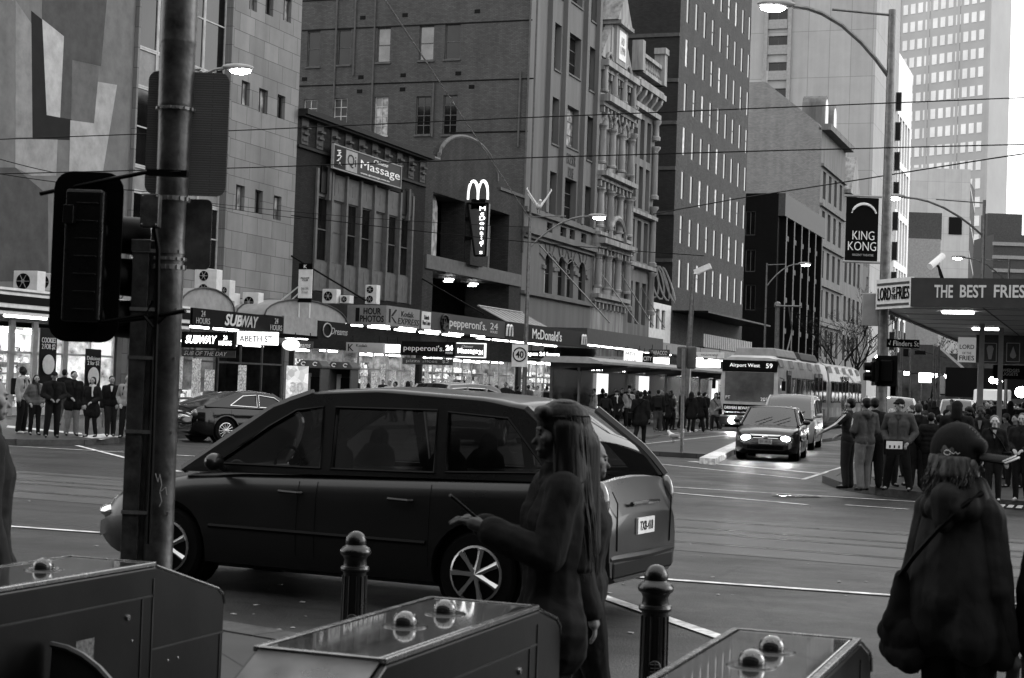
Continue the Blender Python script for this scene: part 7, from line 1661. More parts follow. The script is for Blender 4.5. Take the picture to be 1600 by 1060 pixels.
# bare street trees
def bare_tree(label, base, H, seed, group='bare street trees'):
    rnd = random.Random(seed); r = thing('bare_tree', label, 'tree', base, group); tk = MB(); tw = MB(); b0 = V(base)
    def grow(p, d, L, R, lev):
        pts = [p]; rr = [R]; q = p.copy(); dd = d.copy()
        for k in range(4):
            dd = (dd + V((rnd.uniform(-.16,.16), rnd.uniform(-.16,.16), rnd.uniform(-.02,.12)))).normalized(); q = q + dd*(L/4); pts.append(q.copy()); rr.append(R*(1-.16*(k+1)))
        (tk if lev < 2 else tw).tube(pts, rr, 6 if lev < 2 else 4)
        if lev >= 5: return
        for k in range(3 if lev else 4):
            t = pts[rnd.choice([2,3,4])] if k else pts[4]; a = rnd.uniform(0, 2*PI); sp = rnd.uniform(.45,.9)
            nd = (dd + V((math.cos(a)*sp, math.sin(a)*sp, rnd.uniform(-.1,.35)))).normalized(); grow(t, nd, L*rnd.uniform(.55,.78), R*.55, lev+1)
    grow(b0, V((0,0,1)), H*.34, H*.013, 0)
    mb_ = mat('tree_bark', .03, .9, var=.3, scale=6); tk.build('trunk', mb_, r, smooth=True, fix=False); tw.build('crown', mb_, r, fix=False)
    lf = MB()
    for v in tw.v[::23]:
        if rnd.random() < .55: c = v + V((rnd.uniform(-.1,.1),)*3); s = rnd.uniform(.05,.1); a = V((rnd.uniform(-1,1),rnd.uniform(-1,1),rnd.uniform(-1,1)))*s; b_ = V((rnd.uniform(-1,1),rnd.uniform(-1,1),rnd.uniform(-1,1)))*s; lf.quad(c-a, c-b_, c+a, c+b_)
    lf.build('last_leaves', mat('dry_leaf', .1, .8), r, fix=False)
for k, (x, D_, H_, lb) in enumerate(((1322,118,12.5,'bare tree in front of the dark stone building, tallest of the trees'),(1345,150,12,'bare tree just left of the banner lamp post'),(1300,165,11,'bare tree against the dark office'),(1455,160,10,'bare tree under the canopy edge, right of the street name sign'),(1500,175,10,'bare tree left of the fries kiosk'),(1410,210,10,'small far bare tree above the street name sign'))):
    bare_tree(lb, flo(x, D_), H_, 11+k)
# far signs, shopfront lights and poles under the canopy line
rnd = random.Random(5)
for (x0, x1, y0, y1, D_, m_, lb) in ((1435,1456,583,598,140,M_LIT,'glowing white shop sign with small figures far up the street'),(1412,1420,581,586,120,M_LAMP2,'small bright lamp box left of the far shop sign'),(1429,1447,548,553,120,M_DARK,'small dark street sign board hung below the street name'),(1411,1420,545,556,118,M_DARK,'tiny dark sign beside the hung street sign board'),(1353,1362,575,581,110,M_LIT,'bright box sign beside the tram tail'),(1468,1477,588,616,120,M_LIGHTP,'rounded pale advertising pillar in the crowd')):
    a, b = pD(x0,y1,D_), pD(x1,y0,D_); s = thing('far_sign', lb, 'sign', (a.x,a.y,a.z)); mb = MB(); mb.box((a.x,a.y,a.z),(b.x,a.y+.3,b.z)); mb.build('board', m_, s, bevel=.05)
    mb = MB(); mb.box((a.x-.06,a.y+.01,a.z-.06),(b.x+.06,a.y+.2,a.z)); mb.build('frame', M_DARK, s)
for k, (x, y, D_) in enumerate(((1460,586,150),(1480,588,160),(1495,590,170),(1508,592,150),(1551,594,130),(1561,596,130),(1372,560,140),(1595,613,90))):
    p = pD(x, y, D_); mb = MB(); mb.ball(p, .28 if k < 7 else .3, 12, 8); s = tag(mb.build('far_light', M_LAMP2, smooth=True), ['bright round light far up the street, leftmost of the row','second bright round light of the far row','third bright round light of the far row','fourth bright round light of the far row','left of the pair of lights under the kiosk band','right of the pair of lights under the kiosk band','small light between the trees and the lamp post','large round headlight at the right edge behind the standing figures'][k], 'light')
for k, (x, yt, D_) in enumerate(((1407,540,90),(1421,545,110),(1459,540,80),(1466,540,80),(1405,580,60))):
    b = flo(x, D_); t = pD(x+1, yt, D_); mb = MB(); mb.tube([b, t], .07, 6); tag(mb.build('street_pole', M_STEEL), ['slim pole right of the traffic lights','slim pole under the hung street sign board','left of the two close poles before the far shops','right of the two close poles before the far shops','short slim pole beside the pale wagon'][k], 'pole')
mb = MB(); p, q = pD(1407,572,150), pD(1480,585,150); mb.prism([(0,0),(q.x-p.x+2,0),(q.x-p.x-1,2.6),(0,2.6)], lambda a, b, t: V((p.x+a, p.y+t, q.z+b)), 0, 6); tag(mb.build('far_awning', M_MIDP), 'sloping grey awning over the far lit shops', 'awning')
mb = MB(); p = pD(1400,596,170); mb.box((p.x, p.y, .14), (p.x+16, p.y+2, p.z+3)); tag(mb.build('far_shopfronts', mat('far_shops', .12, .6, var=.9, scale=.5)), 'dim row of shopfronts behind the far crowd', 'shop front')
mb = MB(); p = pD(1478,574,140); mb.box((p.x, p.y, p.z-2.5), (p.x+9, p.y+1, p.z)); tag(mb.build('far_dark_awning', M_DARK), 'dark awning band behind the canopy posts', 'awning')

mb = MB(); rnd = random.Random(12)
for k in range(150):
    p = gp(rnd.uniform(0, 1600), rnd.uniform(720, 1000), 0); s_ = rnd.uniform(.012, .045); a = rnd.uniform(0, 6.28)
    mb.boxc((p.x, p.y, .004+s_*.08), (s_, s_*rnd.uniform(.4,1), s_*.15), rz=a)
tag(mb.build('litter', mat('litter', .3, .8, var=.6), fix=False), 'tiny scraps and leaves scattered on the crossing', 'litter', kind='stuff')
# ================================================================== people
def cl(v, st=0):
    v = max(v, .03)
    return cloth('cloth_%d_%d' % (int(v*1000), int(st)), v, stripes=st)
def skin(v): return mat('skin_%d' % int(v*100), v, .55, var=.12, scale=6)
def rm(o, vs, sm=0):
    md = o.modifiers.new('r', 'REMESH'); md.mode = 'VOXEL'; md.voxel_size = vs; md.use_smooth_shade = True
    if sm: m2 = o.modifiers.new('s', 'SMOOTH'); m2.iterations = sm; m2.factor = .5
    return o
ARM = {'down': ((.137,-.012,.63),(.142,.03,.485)), 'pocket': ((.158,-.045,.645),(.105,.055,.535)), 'phone': ((.128,.03,.655),(.055,.165,.71)), 'cross': ((.14,.045,.665),(.0,.115,.675)),
       'hold': ((.142,0,.645),(.055,.125,.585)), 'point': ((.2,.08,.70),(.28,.2,.62)), 'behind': ((.145,-.05,.64),(.06,-.09,.53)), 'up': ((.14,.05,.67),(.05,.10,.84)), 'eat': ((.135,.05,.67),(.05,.15,.78))}
TX = bpy.data.textures.new('folds', 'CLOUDS'); TX.noise_scale = .22; TX.noise_depth = 2
TX2 = bpy.data.textures.new('fine_folds', 'CLOUDS'); TX2.noise_scale = .055; TX2.noise_depth = 1
def folds(o, s=.03, s2=.01):
    for t, k in ((TX, s), (TX2, s2)):
        d = o.modifiers.new('DISPLACE', 'DISPLACE'); d.texture = t; d.texture_coords = 'LOCAL'; d.strength = k*(.7 if t == TX2 else 1); d.mid_level = .36
    return o
def person(label, p, face, h=1.74, top=.03, bot=.02, sk=.28, hr=.012, arms=('down','down'), legs='stand', fem=False, coat='jacket', hat=None, hair='short', vs=.017, bag=None, scarf=0, inner=None, st=0, stripes=False, held=None, shoe=.02, group=None, lean=0.0, hat_v=.015, wide=1.0, head=0.0, fing=None):
    p = V(p); r = thing('person', label, 'person', (0,0,0), group); H = h; fing = vs < .01 if fing is None else fing
    K = lambda x, y, z: V((x*H*wide if z < .85 else x*H, (y + lean*max(0, z-.5))*H, z*H))
    sw = .094 if fem else .106
    lg = []; rj = random.Random(len(label)*7+int(h*100)); j1, j2 = rj.uniform(-.02,.05), rj.uniform(-.03,.03); lean = lean or rj.uniform(-.03,.03)
    for s in (-1, 1):
        hip = (s*.05,0,.5)
        if legs == 'walk': kn, an = ((s*.052,.075,.285),(s*.052,.09,.045)) if s > 0 else ((s*.052,.0,.275),(s*.052,-.15,.075))
        elif legs == 'apart': kn, an = (s*.085,.01,.275), (s*.115,-.01,.045)
        else: kn, an = (s*.055+(j2 if s > 0 else 0)*.5,.012+(j1 if s > 0 else 0),.275), (s*.06+(j2 if s > 0 else 0),-.008+(j1 if s > 0 else -j1)*1.2,.045)
        lg.append((s, hip, kn, an))
    ar = []
    for s, a in ((-1, arms[0]), (1, arms[1])):
        e, w = ARM[a]; S = (s*sw*1.02, 0, .805); ar.append((s, S, (s*e[0], e[1], e[2]), (s*w[0], w[1], w[2])))
    # body: one continuous figure
    b = MB(); g = H
    hc = V((0, .004*g, .932*g)); Rh = Matrix.Rotation(math.radians(head), 3, 'Z'); off = V((0, lean*.43*H, 0))
    HP_ = lambda x, y, z: Rh @ V((x*g, y*g, 0)) + V((0,0,z*g)) + off
    b.ball(HP_(0,-.004,.945), (.044*g,.054*g,.050*g), 14, 10, Rh); b.cap(HP_(0,.018,.93), .038*g, HP_(0,.026,.905), .026*g, 10); b.cap(HP_(0,.03,.893), .018*g, HP_(0,.036,.888), .014*g, 8)
    b.cap(HP_(0,.049,.926), .005*g, HP_(0,.0585,.913), .0062*g, 6); b.cap(HP_(-.012,.045,.896), .006*g, HP_(.012,.045,.896), .006*g, 6); b.cap(HP_(-.03,.03,.925), .018*g, HP_(.03,.03,.925), .018*g, 6)
    b.cap(HP_(-.02,.044,.945), .008*g, HP_(.02,.044,.945), .008*g, 6)
    for s in (-1, 1): b.ball(HP_(s*.045,-.004,.922), (.008*g,.014*g,.019*g), 8, 6, Rh)
    b.cap(K(0,-.008,.80), .034*g, HP_(0,.0,.905), .029*g, 10)
    tor = [((.042,0,.52),.058,(.04,.0,.62),.05),((.04,0,.62),.05,(.052,.004,.735),.058),((.052,.004,.735),.058,(.06,0,.785),.045)]
    for s in (-1, 1):
        for a, ra, c, rc in tor: b.cap(K(s*a[0],a[1],a[2]), ra*g, K(s*c[0],c[1],c[2]), rc*g)
    b.cap(K(-sw*.8,0,.802), .036*g, K(sw*.8,0,.802), .036*g)
    for s, hip, kn, an in lg:
        b.cap(K(*hip), .058*g, K(*kn), .036*g); b.cap(K(*kn), .036*g, K(*an), .024*g); b.cap(K(an[0],an[1],an[2]-.01), .022*g, K(an[0]+s*.006,an[1]+.08,.022), .016*g, 8)
    for s, S, e, w in ar:
        b.cap(K(*S), .032*g, K(*e), .025*g); b.cap(K(*e), .025*g, K(*w), .0165*g)
        W = K(*w); d = (W-K(*e)).normalized(); side = d.cross(V((0,0,1))); side = side.normalized() if side.length > .1 else V((s,0,0)); nr = side.cross(d)
        pal = W + d*.035*g; b.cap(W, .015*g, pal-side*.010*g, .016*g, 8); b.cap(W, .015*g, pal+side*.012*g, .015*g, 8)
        for k in range(4):
            o_ = side*((k-1.5)*.0105*g); L1 = (.026,.03,.029,.022)[k]*g; f0 = pal+o_+d*.012*g; f1 = f0+d*L1*.8+nr*(-.006)*g; f2 = f1+d*L1*.55-nr*L1*.6
            fr_ = .0052*g if fing else .0075*g
            b.cap(f0, fr_, f1, fr_*.95, 6); b.cap(f1, fr_*.95, f2, fr_*.8, 6)
        t0 = W+d*.012*g - side*s*.014*g; t1 = t0 + d*.02*g - side*s*.014*g - nr*.006*g; t2 = t1 + d*.02*g - nr*.006*g; b.cap(t0, .007*g, t1, .0062*g, 6); b.cap(t1, .0062*g, t2, .005*g, 6)
    rm(b.build('body', skin(sk), r, fix=False), vs*.75 if not fing else vs*.62, 1)
    mb = MB()
    for s in (-1, 1): mb.ball(HP_(s*.018,.0475,.9335), (.0075*g,.004*g,.0038*g), 8, 5, Rh); mb.cap(HP_(s*.011,.052,.945), .0025*g, HP_(s*.028,.047,.945), .0022*g, 5)
    mb.cap(HP_(-.012,.0505,.8955), .0018*g, HP_(.012,.0505,.8955), .0018*g, 5); mb.build('eyes_and_brows', M_BLACK, r)
    # trousers / coat
    t = MB(); e = .008
    if bot is not None:
        for s in (-1, 1): t.cap(K(s*.04,0,.53), .062*g, K(s*.042,-.002,.5), .064*g)
        t.cap(K(-.03,-.005,.52), .055*g, K(.03,-.005,.52), .055*g)
        k_ = .9 if fem else 1.12
        for s, hip, kn, an in lg: t.cap(K(*hip), .064*g, K(*kn), .044*g*k_); t.cap(K(*kn), .044*g*k_, K(an[0],an[1],an[2]+.005), .034*g*k_)
        folds(rm(t.build('trousers', cl(bot), r, fix=False), vs, 2), .016, .006)
    j = MB(); low = {'jacket': .5, 'coat': .36, 'hoodie': .49, 'tee': .5, 'puffer': .5, 'long': .42}[coat]; fat = {'puffer': .018, 'coat': .011, 'tee': .004}.get(coat, .009); flare = .012 if coat in ('coat', 'long') else .0
    for s in (-1, 1):
        for a, ra, c, rc in tor: j.cap(K(s*a[0],a[1],a[2]), (ra+fat)*g, K(s*c[0],c[1],c[2]), (rc+fat)*g)
        j.cap(K(s*.042,0,.53), (.062+fat)*g, K(s*(.044+flare*1.5),0,low+.06), (.062+fat+flare)*g)
        if low < .45: j.cap(K(s*.05,0,low+.06), (.064+fat+flare)*g, K(s*.052,0,low+.03), (.064+fat+flare)*g)
    j.cap(K(-sw*.86,-.002,.805), (.037+fat*.8)*g, K(sw*.86,-.002,.805), (.037+fat*.8)*g); j.cap(K(0,-.006,.80), .052*g, K(0,-.004,.838), .042*g)
    for s, S, e_, w in ar:
        E_, W_ = K(*e_), K(*w)
        if coat == 'tee': j.cap(K(*S), (.034+fat)*g, K(*S).lerp(E_, .7), .036*g)
        else: j.cap(K(*S), (.034+fat)*g, E_, (.028+fat)*g); j.cap(E_, (.028+fat)*g, E_.lerp(W_, .93), (.022+fat)*g)
    if coat == 'puffer':
        for z in (.54,.6,.66,.72,.78):
            for s in (-1, 1): j.cap(K(s*.03,0,z), .078*g, K(s*.05,0,z), .078*g)
    if coat == 'hoodie' and hat != 'hood': j.cap(K(-.045,-.045,.83), .026*g, K(.045,-.045,.83), .026*g); j.cap(K(0,-.06,.825), .03*g, K(0,-.055,.80), .025*g); j.cap(K(-.05,-.03,.84), .02*g, K(-.02,.035,.83), .014*g); j.cap(K(.05,-.03,.84), .02*g, K(.02,.035,.83), .014*g)
    if coat in ('jacket','coat','long'): j.cap(K(-.04,-.03,.845), .018*g, K(.04,-.03,.845), .018*g); j.cap(K(-.042,-.02,.843), .017*g, K(-.025,.03,.82), .014*g); j.cap(K(.042,-.02,.843), .017*g, K(.025,.03,.82), .014*g)
    jk = rm(j.build({'tee':'shirt','coat':'coat','long':'coat'}.get(coat, 'jacket'), cl(top, st) if 'raincoat' not in label else cloth('raincoat', .05, .7, .22), r, fix=False), vs, 2); folds(jk, .028, .008)
    if inner is not None:
        mb = MB(); mb.prism([(-.022,.835),(.022,.835),(.006,.74),(-.006,.74)], lambda a, b_, t_: K(a, .068+t_, b_), -.02, .0); mb.build('shirt_front', cl(inner), r)
    if stripes:
        for s, S, e_, w in ar:
            for k in (-.008, .003): mb = MB(); a0, a1, a2 = K(*S), K(*e_), K(*w); oo = V((s*.036*g, k*1.3*g, .012*g)); o2 = V((s*.034*g, k*1.3*g, .006*g)); mb.tube([a0+V((-s*.03*g, k*g, .042*g)), a0+oo, a1+o2, a1.lerp(a2,.8)+o2], .0045*g, 5); mb.build('sleeve_stripe', M_WHITEP, r)
    # hair
    hb = MB()
    if hair != 'bald' and hat != 'hood':
        hb.ball(HP_(0,-.014,.957), (.049*g,.053*g,.048*g), 14, 10, Rh); hb.ball(HP_(0,-.03,.935), (.045*g,.038*g,.046*g), 12, 8, Rh)
        if hair == 'curly': hb.ball(HP_(0,-.01,.965), (.056*g,.06*g,.05*g), 12, 8, Rh)
        if hair in ('long', 'verylong'):
            z1 = .80 if hair == 'long' else .68
            for sx in (-.032, 0, .032): hb.cap(HP_(sx,-.03,.93), .03*g, HP_(sx*1.3,-.05,z1), .024*g)
            for s in (-1, 1): hb.cap(HP_(s*.04,.0,.94), .016*g, HP_(s*.046,.01,z1+.05), .017*g)
        if hair == 'bob':
            for s in (-1, 1): hb.cap(HP_(s*.04,-.005,.94), .02*g, HP_(s*.045,.0,.885), .018*g)
            hb.cap(HP_(0,-.035,.93), .036*g, HP_(0,-.035,.88), .03*g)
        rm(hb.build('hair', hairmat('hair_%d' % int(hr*1000), hr), r, fix=False), vs*.8, 1)
    if hat == 'cap':
        mb = MB(); mb.ball(HP_(0,-.006,.962), (.052*g,.06*g,.045*g), 16, 10, Rh); mb.cap(HP_(-.022,.055,.957), .012*g, HP_(.022,.055,.957), .012*g, 8); mb.cap(HP_(-.016,.085,.951), .01*g, HP_(.016,.085,.951), .01*g, 8); rm(mb.build('cap', cl(hat_v), r, fix=False), vs*.6, 1)
    if hat == 'beanie': mb = MB(); mb.ball(HP_(0,-.006,.962), (.053*g,.061*g,.05*g), 16, 10, Rh); mb.build('beanie', cl(hat_v), r, smooth=True, ang=180)
    if hat == 'band': mb = MB(); mb.tube([HP_(.05*math.sin(a), -.003+.02*math.sin(a)*0, .95+.05*math.cos(a)) for a in [math.radians(k) for k in range(-95, 96, 19)]], .006*g, 6); mb.build('headband', cl(.3), r, smooth=True)
    if hat == 'hood': mb = MB(); mb.ball(HP_(0,-.018,.95), (.058*g,.06*g,.058*g), 16, 10, Rh); mb.cap(HP_(0,-.03,.92), .056*g, K(0,-.02,.84), .06*g); rm(mb.build('hood', cl(top), r, fix=False), vs, 1)
    if scarf: mb = MB(); mb.cap(K(-.03,.01,.85), .03*g, K(.03,.01,.85), .03*g); mb.cap(K(-.03,-.03,.85), .026*g, K(.03,-.03,.85), .026*g); mb.cap(K(-.02,.04,.84), .02*g, K(-.035,.075,.68), .016*g); rm(mb.build('scarf', cl(scarf), r, fix=False), vs, 1)
    for s, hip, kn, an in lg:
        mb = MB(); mb.cap(K(an[0],an[1]-.012,an[2]-.018), .023*g, K(an[0]+s*.006,an[1]+.07,an[2]-.026), .02*g, 10); mb.cap(K(an[0]+s*.006,an[1]+.07,an[2]-.026), .02*g, K(an[0]+s*.009,an[1]+.095,an[2]-.03), .016*g, 8)
        mb.cap(K(an[0],an[1],an[2]-.01), .024*g, K(an[0],an[1],an[2]+.012), .025*g, 8); rm(mb.build('shoe', mat('shoe_%d' % int(shoe*100), shoe, .5), r, fix=False), vs*.8, 1)
    if bag == 'shoulder':
        mb = MB(); mb.boxc(K(-.15,-.02,.52), (.1*g,.2*g,.14*g)); q = mb.build('shoulder_bag', mat('bag_leather', .012, .45), r, bevel=.02); mb = MB(); mb.tube([K(-.14,.03,.58), K(-.06,.085,.72), K(.06,.05,.85), K(.07,-.04,.845), K(-.05,-.085,.72), K(-.14,-.05,.58)], .009*g, 5); mb.build('bag_strap', mat('bag_leather', .012, .45), r)
    if bag == 'pack':
        mb = MB(); mb.boxc(K(0,-.115,.7), (.17*g,.09*g,.25*g)); mb.build('backpack', mat('pack_cloth', .03, .8), r, bevel=.03); mb = MB()
        for s in (-1, 1): mb.tube([K(s*.055,-.08,.8), K(s*.06,0,.856), K(s*.06,.065,.79), K(s*.07,.06,.68), K(s*.08,-.06,.62)], .011*g, 5)
        mb.build('pack_straps', mat('pack_cloth', .03, .8), r)
    if held == 'phone': mb = MB(); W = K(*ar[1][3]); mb.boxc(W+V((-.02*g,.04*g,.02*g)), (.038*g,.006*g,.075*g)); mb.build('phone', M_DARK, r, bevel=.004)
    c = V((CC.x-p.x, CC.y-p.y, 0)).normalized(); R_ = V((-c.y, c.x, 0)); a = math.radians(face); d = c*math.cos(a) + R_*math.sin(a)
    r.location = p; r.rotation_euler = (0, 0, math.atan2(d.y, d.x)-PI/2); return r
# note: 0 faces the camera, +90 faces picture right, 180 shows the back
GL = 'people waiting at the left corner'
person('man with a backpack and pale jacket looking right, leftmost of the left corner group', flo(33,42.78), 60, 1.738, .3, .03, .05, .006, ('pocket','down'), bag='pack', shoe=.6, coat='jacket', inner=.3, group=GL, head=-10)
person('woman in a striped knitted jacket and thick scarf at the left corner', flo(53,41.86), 15, 1.539, .16, .02, .3, .01, ('pocket','pocket'), fem=True, hair='long', scarf=.06, st=9, group=GL)
person('stocky man in a cap with pale jacket lining eating from his hands', flo(81,40.66), 10, 1.634, .02, .02, .2, .01, ('hold','hold'), hat='cap', inner=.02, group=GL, wide=1.15)
person('dark figure with a hood of hair turned away behind the stocky man', flo(98,50), 150, 1.7, .02, .12, .2, .01, ('down','down'), group=GL)
person('man in a black coat and light trousers with a small white badge', flo(112,42.32), 10, 1.672, .012, .24, .3, .008, ('down','hold'), coat='long', inner=.05, group=GL, head=20)
person('woman in a black coat with a long pale scarf and dark tights', flo(142,41.77), -25, 1.539, .012, .012, .3, .01, ('hold','pocket'), fem=True, coat='coat', scarf=.45, hair='bob', group=GL)
person('young man in a black jacket with a white collar and slim trousers', flo(171,42.50), 5, 1.577, .015, .05, .28, .008, ('pocket','down'), inner=.6, group=GL, head=8)
person('fair haired youth in a pale padded top and black shorts beside the steel pole', flo(197,41.95), -10, 1.634, .28, .02, .34, .15, ('hold','pocket'), bag='pack', group=GL)
GT = 'people waiting by the tram shelter'
crowd = [(912,76,80,1.75,.02,'man in a black vest and pale sleeves at the left end of the shelter crowd',dict(inner=.5,coat='tee')),
 (926,72,-60,1.7,.45,'young man in a white top turning his head in the shelter crowd',dict(coat='hoodie')),
 (940,74,170,1.72,.015,'dark haired person with their back turned beside the white topped youth',dict(hair='bob')),
 (945,68,175,1.55,.03,'shorter person in a dark top in front of the shelter crowd',dict()),
 (962,69,-10,1.66,.012,'woman with a pale scarf and black coat smiling in the shelter crowd',dict(fem=True,coat='coat',scarf=.5,hair='long',hat='beanie')),
 (971,76,20,1.76,.015,'dark clothed man behind the woman with the pale scarf',dict()),
 (981,72,5,1.78,.3,'tall person in a pale open front jacket with dark lining',dict(inner=.02)),
 (990,75,30,1.75,.02,'dark jacketed man right of the pale open jacket',dict()),
 (999,56,165,1.77,.008,'large man in a long black coat walking with his back turned',dict(coat='coat',wide=1.15,legs='walk')),
 (1006,74,180,1.72,.012,'long haired person in black with their back turned near the shelter',dict(fem=True,hair='verylong')),
 (1027,67,175,1.76,.02,'man in a black leather jacket and grey jeans seen from behind',dict(bot=.09,shoe=.5)),
 (1040,70,200,1.64,.015,'woman in a long black coat with a bag facing away by the shelter',dict(fem=True,coat='coat',hair='long')),
 (1050,72,90,1.6,.03,'short person in a dark skirt coat holding something bright',dict(fem=True,coat='coat')),
 (1090,70,180,1.74,.01,'broad dark figure facing away right of the camera pole',dict(wide=1.2,coat='coat')),
 (1100,76,150,1.72,.012,'dark figure partly behind the broad one near the tram',dict()),
 (1117,73,-15,1.66,.2,'woman in a pale patterned coat with a shoulder bag beside the tram front',dict(fem=True,coat='long',hair='long',bag='shoulder')),
 (1124,82,180,1.75,.015,'dark figure closest to the tram headlights',dict())]
for (x, D_, f, h, tp, lb, kw) in crowd:
    kw = dict(kw); kw.setdefault('legs', random.choice(['stand','apart','walk'])); kw.setdefault('bag', random.choice([None,None,'pack','shoulder'])); kw.setdefault('bot', .015); kw.setdefault('arms', random.choice([('hold','down'),('pocket','pocket'),('down','down'),('hold','hold')]))
    person(lb, flo(x, D_, .1 if D_ > 60 else 0), f, h, tp, vs=.026, group=GT, **kw)
for k, (x, D_, f, lb) in enumerate(((695,73,160,'figure in black sitting height before the pizza shop'),(640,74,20,'figure in a dark jacket in front of the photo shop'),(655,77,180,'second dark figure near the photo shop door'),(797,80,60,'person with a pale beanie outside the burger restaurant'),(838,84,-40,'person in a pale top outside the burger restaurant'),(607,72,-20,'pale topped person before the Kodak sign'),(763,82,150,'dark jacketed passer-by before the massage sign'),(886,90,160,'dark passer-by near the flared column'))):
    person(lb, flo(x, D_), f, 1.7, .4 if k in (4,5) else .02, .03, hat='beanie' if k == 3 else None, hat_v=.5, vs=.028, group='people on the shopping footpath', arms=('hold','hold'))
GR = 'people waiting at the right corner'
person('man in a dark top with white sleeve stripes stretching one arm to the left', flo(1323,30.32), -110, 1.672, .05, .05, .25, .008, ('point','hold'), stripes=True, coat='tee', group=GR, vs=.014)
person('man in a hooded top with white sleeve stripes and pale trousers seen from behind', flo(1349,29.76), -150, 1.691, .1, .17, .25, .01, ('hold','hold'), coat='hoodie', stripes=True, group=GR, vs=.014)
person('man in a black jacket close behind the striped hooded top', flo(1363,30.88), -160, 1.691, .012, .03, .25, .008, ('down','pocket'), group=GR, vs=.014)
r = person('man in a black cap and grey hooded top holding a white boxed picture', flo(1402,30.13), -12, 1.691, .11, .008, .3, .01, ('pocket','pocket'), coat='hoodie', hat='cap', legs='apart', group=GR, vs=.012, hat_v=.008, head=-20, wide=1.1)
person('grey haired person partly hidden to the left of the black cap', flo(1391,31.62), 30, 1.5, .1, .06, .3, .3, ('hold','pocket'), hair='bob', group=GR, vs=.016)
person('fair haired person looking left behind the black cap', flo(1421,32.09), -70, 1.58, .04, .03, .3, .08, ('down','down'), group=GR, vs=.016)
person('man in a grey vest and dark sleeves with his back turned', flo(1432,31.25), 175, 1.62, .035, .02, .3, .06, ('down','down'), coat='jacket', group=GR, vs=.016, wide=1.1)
person('person in a black quilted jacket with their back turned', flo(1452,30.13), 165, 1.46, .012, .02, .25, .015, ('pocket','pocket'), coat='puffer', group=GR, vs=.016)
person('short person with a pale collar turned away beside the quilted jacket', flo(1466,31.25), 150, 1.42, .3, .03, .3, .012, ('down','down'), group=GR, vs=.018)
person('figure in a black hood raising a hand to the face', flo(1492,28.46), 178, 1.691, .006, .006, .2, .01, ('up','down'), coat='coat', hat='hood', group=GR, vs=.016, wide=1.15)
person('young man in a patterned shirt looking left', flo(1511,30.69), -60, 1.58, .08, .03, .07, .006, ('down','down'), hair='curly', coat='tee', st=6, legs='walk', group=GR, vs=.016)
person('young man in a black jacket over a printed shirt', flo(1529,29.20), -8, 1.63, .01, .02, .08, .006, ('down','down'), inner=.2, group=GR, vs=.014)
person('woman in black with a pale headband, shoulder bag across her body', flo(1551,27.81), 2, 1.47, .007, .007, .4, .12, ('down','down'), fem=True, coat='jacket', hat='band', hair='short', bag='shoulder', group=GR, vs=.012, inner=.35)
person('long haired woman in a leather jacket at the right edge of the picture', flo(1594,28.27), -15, 1.52, .035, .02, .35, .1, ('hold','hold'), fem=True, hair='long', group=GR, vs=.013, shoe=.2)
person('grey haired figure far behind, left of the pair on the right footpath', flo(1541,60), 180, 1.65, .012, .012, .3, .35, group=GR, vs=.026)
person('dark figure seen from behind in front of the white van', flo(1559,58), 180, 1.7, .01, .01, .2, .01, group=GR, vs=.026)
person('taller dark figure with long hair before the white van', flo(1577,53), 175, 1.74, .008, .008, .2, .01, hair='verylong', coat='coat', group=GR, vs=.024)
person('dark figure cut by the right edge behind the leather jacket', flo(1598,50), 180, 1.7, .008, .008, .2, .01, group=GR, vs=.026)
person('lone dark figure standing behind the tail of the tram', flo(1353,78), 180, 1.76, .01, .01, .2, .01, coat='coat', group=GR, vs=.028)
# the far crowd: copies of two simple figures, each told apart by its place
pro = []
for k, (fc, hh, tp, bt, kw) in enumerate(((170,1.72,.015,.012,dict()), (20,1.68,.25,.03,dict(bag='pack')), (90,1.76,.05,.08,dict(legs='walk',hair='short')), (200,1.62,.02,.02,dict(fem=True,hair='long',coat='coat',bag='shoulder')), (-60,1.7,.12,.02,dict(hat='beanie',hat_v=.1,arms=('pocket','pocket'))))):
    kw.setdefault('arms', ('hold','down'))
    pro.append(person('pedestrian at the left end of the far crowd, %s' % ['in black','in a pale jacket','striding right','in a long coat','in a beanie'][k], flo(1396+k*5, 86+k*4), fc, hh, tp, bt, .25, .012, vs=.035, group='far crowd up the street', **kw))
rnd = random.Random(3)
num = ['first','second','third','fourth','fifth','sixth','seventh','eighth','ninth','tenth','eleventh','twelfth','thirteenth','fourteenth','fifteenth','sixteenth','seventeenth','eighteenth','nineteenth','twentieth','twenty first','twenty second','twenty third','twenty fourth','twenty fifth','twenty sixth','twenty seventh','twenty eighth','twenty ninth','thirtieth','thirty first','thirty second']
for k in range(32):
    x = 1424 + k*5.6; D_ = rnd.uniform(62, 115); src = pro[rnd.choice([0,0,1,2,3,4])]
    c = dup(src, flo(x, D_), rnd.uniform(0, 6.28), 'small far off pedestrian, %s from the left behind the right corner crowd' % num[k]); q = rnd.uniform(.93, 1.06); c.scale = (q, q, q)
for k in range(18):
    x = 556 + k*19.5 + rnd.uniform(-5, 5); D_ = rnd.uniform(64, 82); src = pro[rnd.choice([0,1,2,3,4])]
    c = dup(src, flo(x, D_), rnd.uniform(0, 6.28), 'pedestrian on the shop footpath, %s from the left above the people carrier roof' % num[k]); c['group'] = 'people on the shopping footpath'; q = rnd.uniform(.95, 1.08); c.scale = (q, q, q)
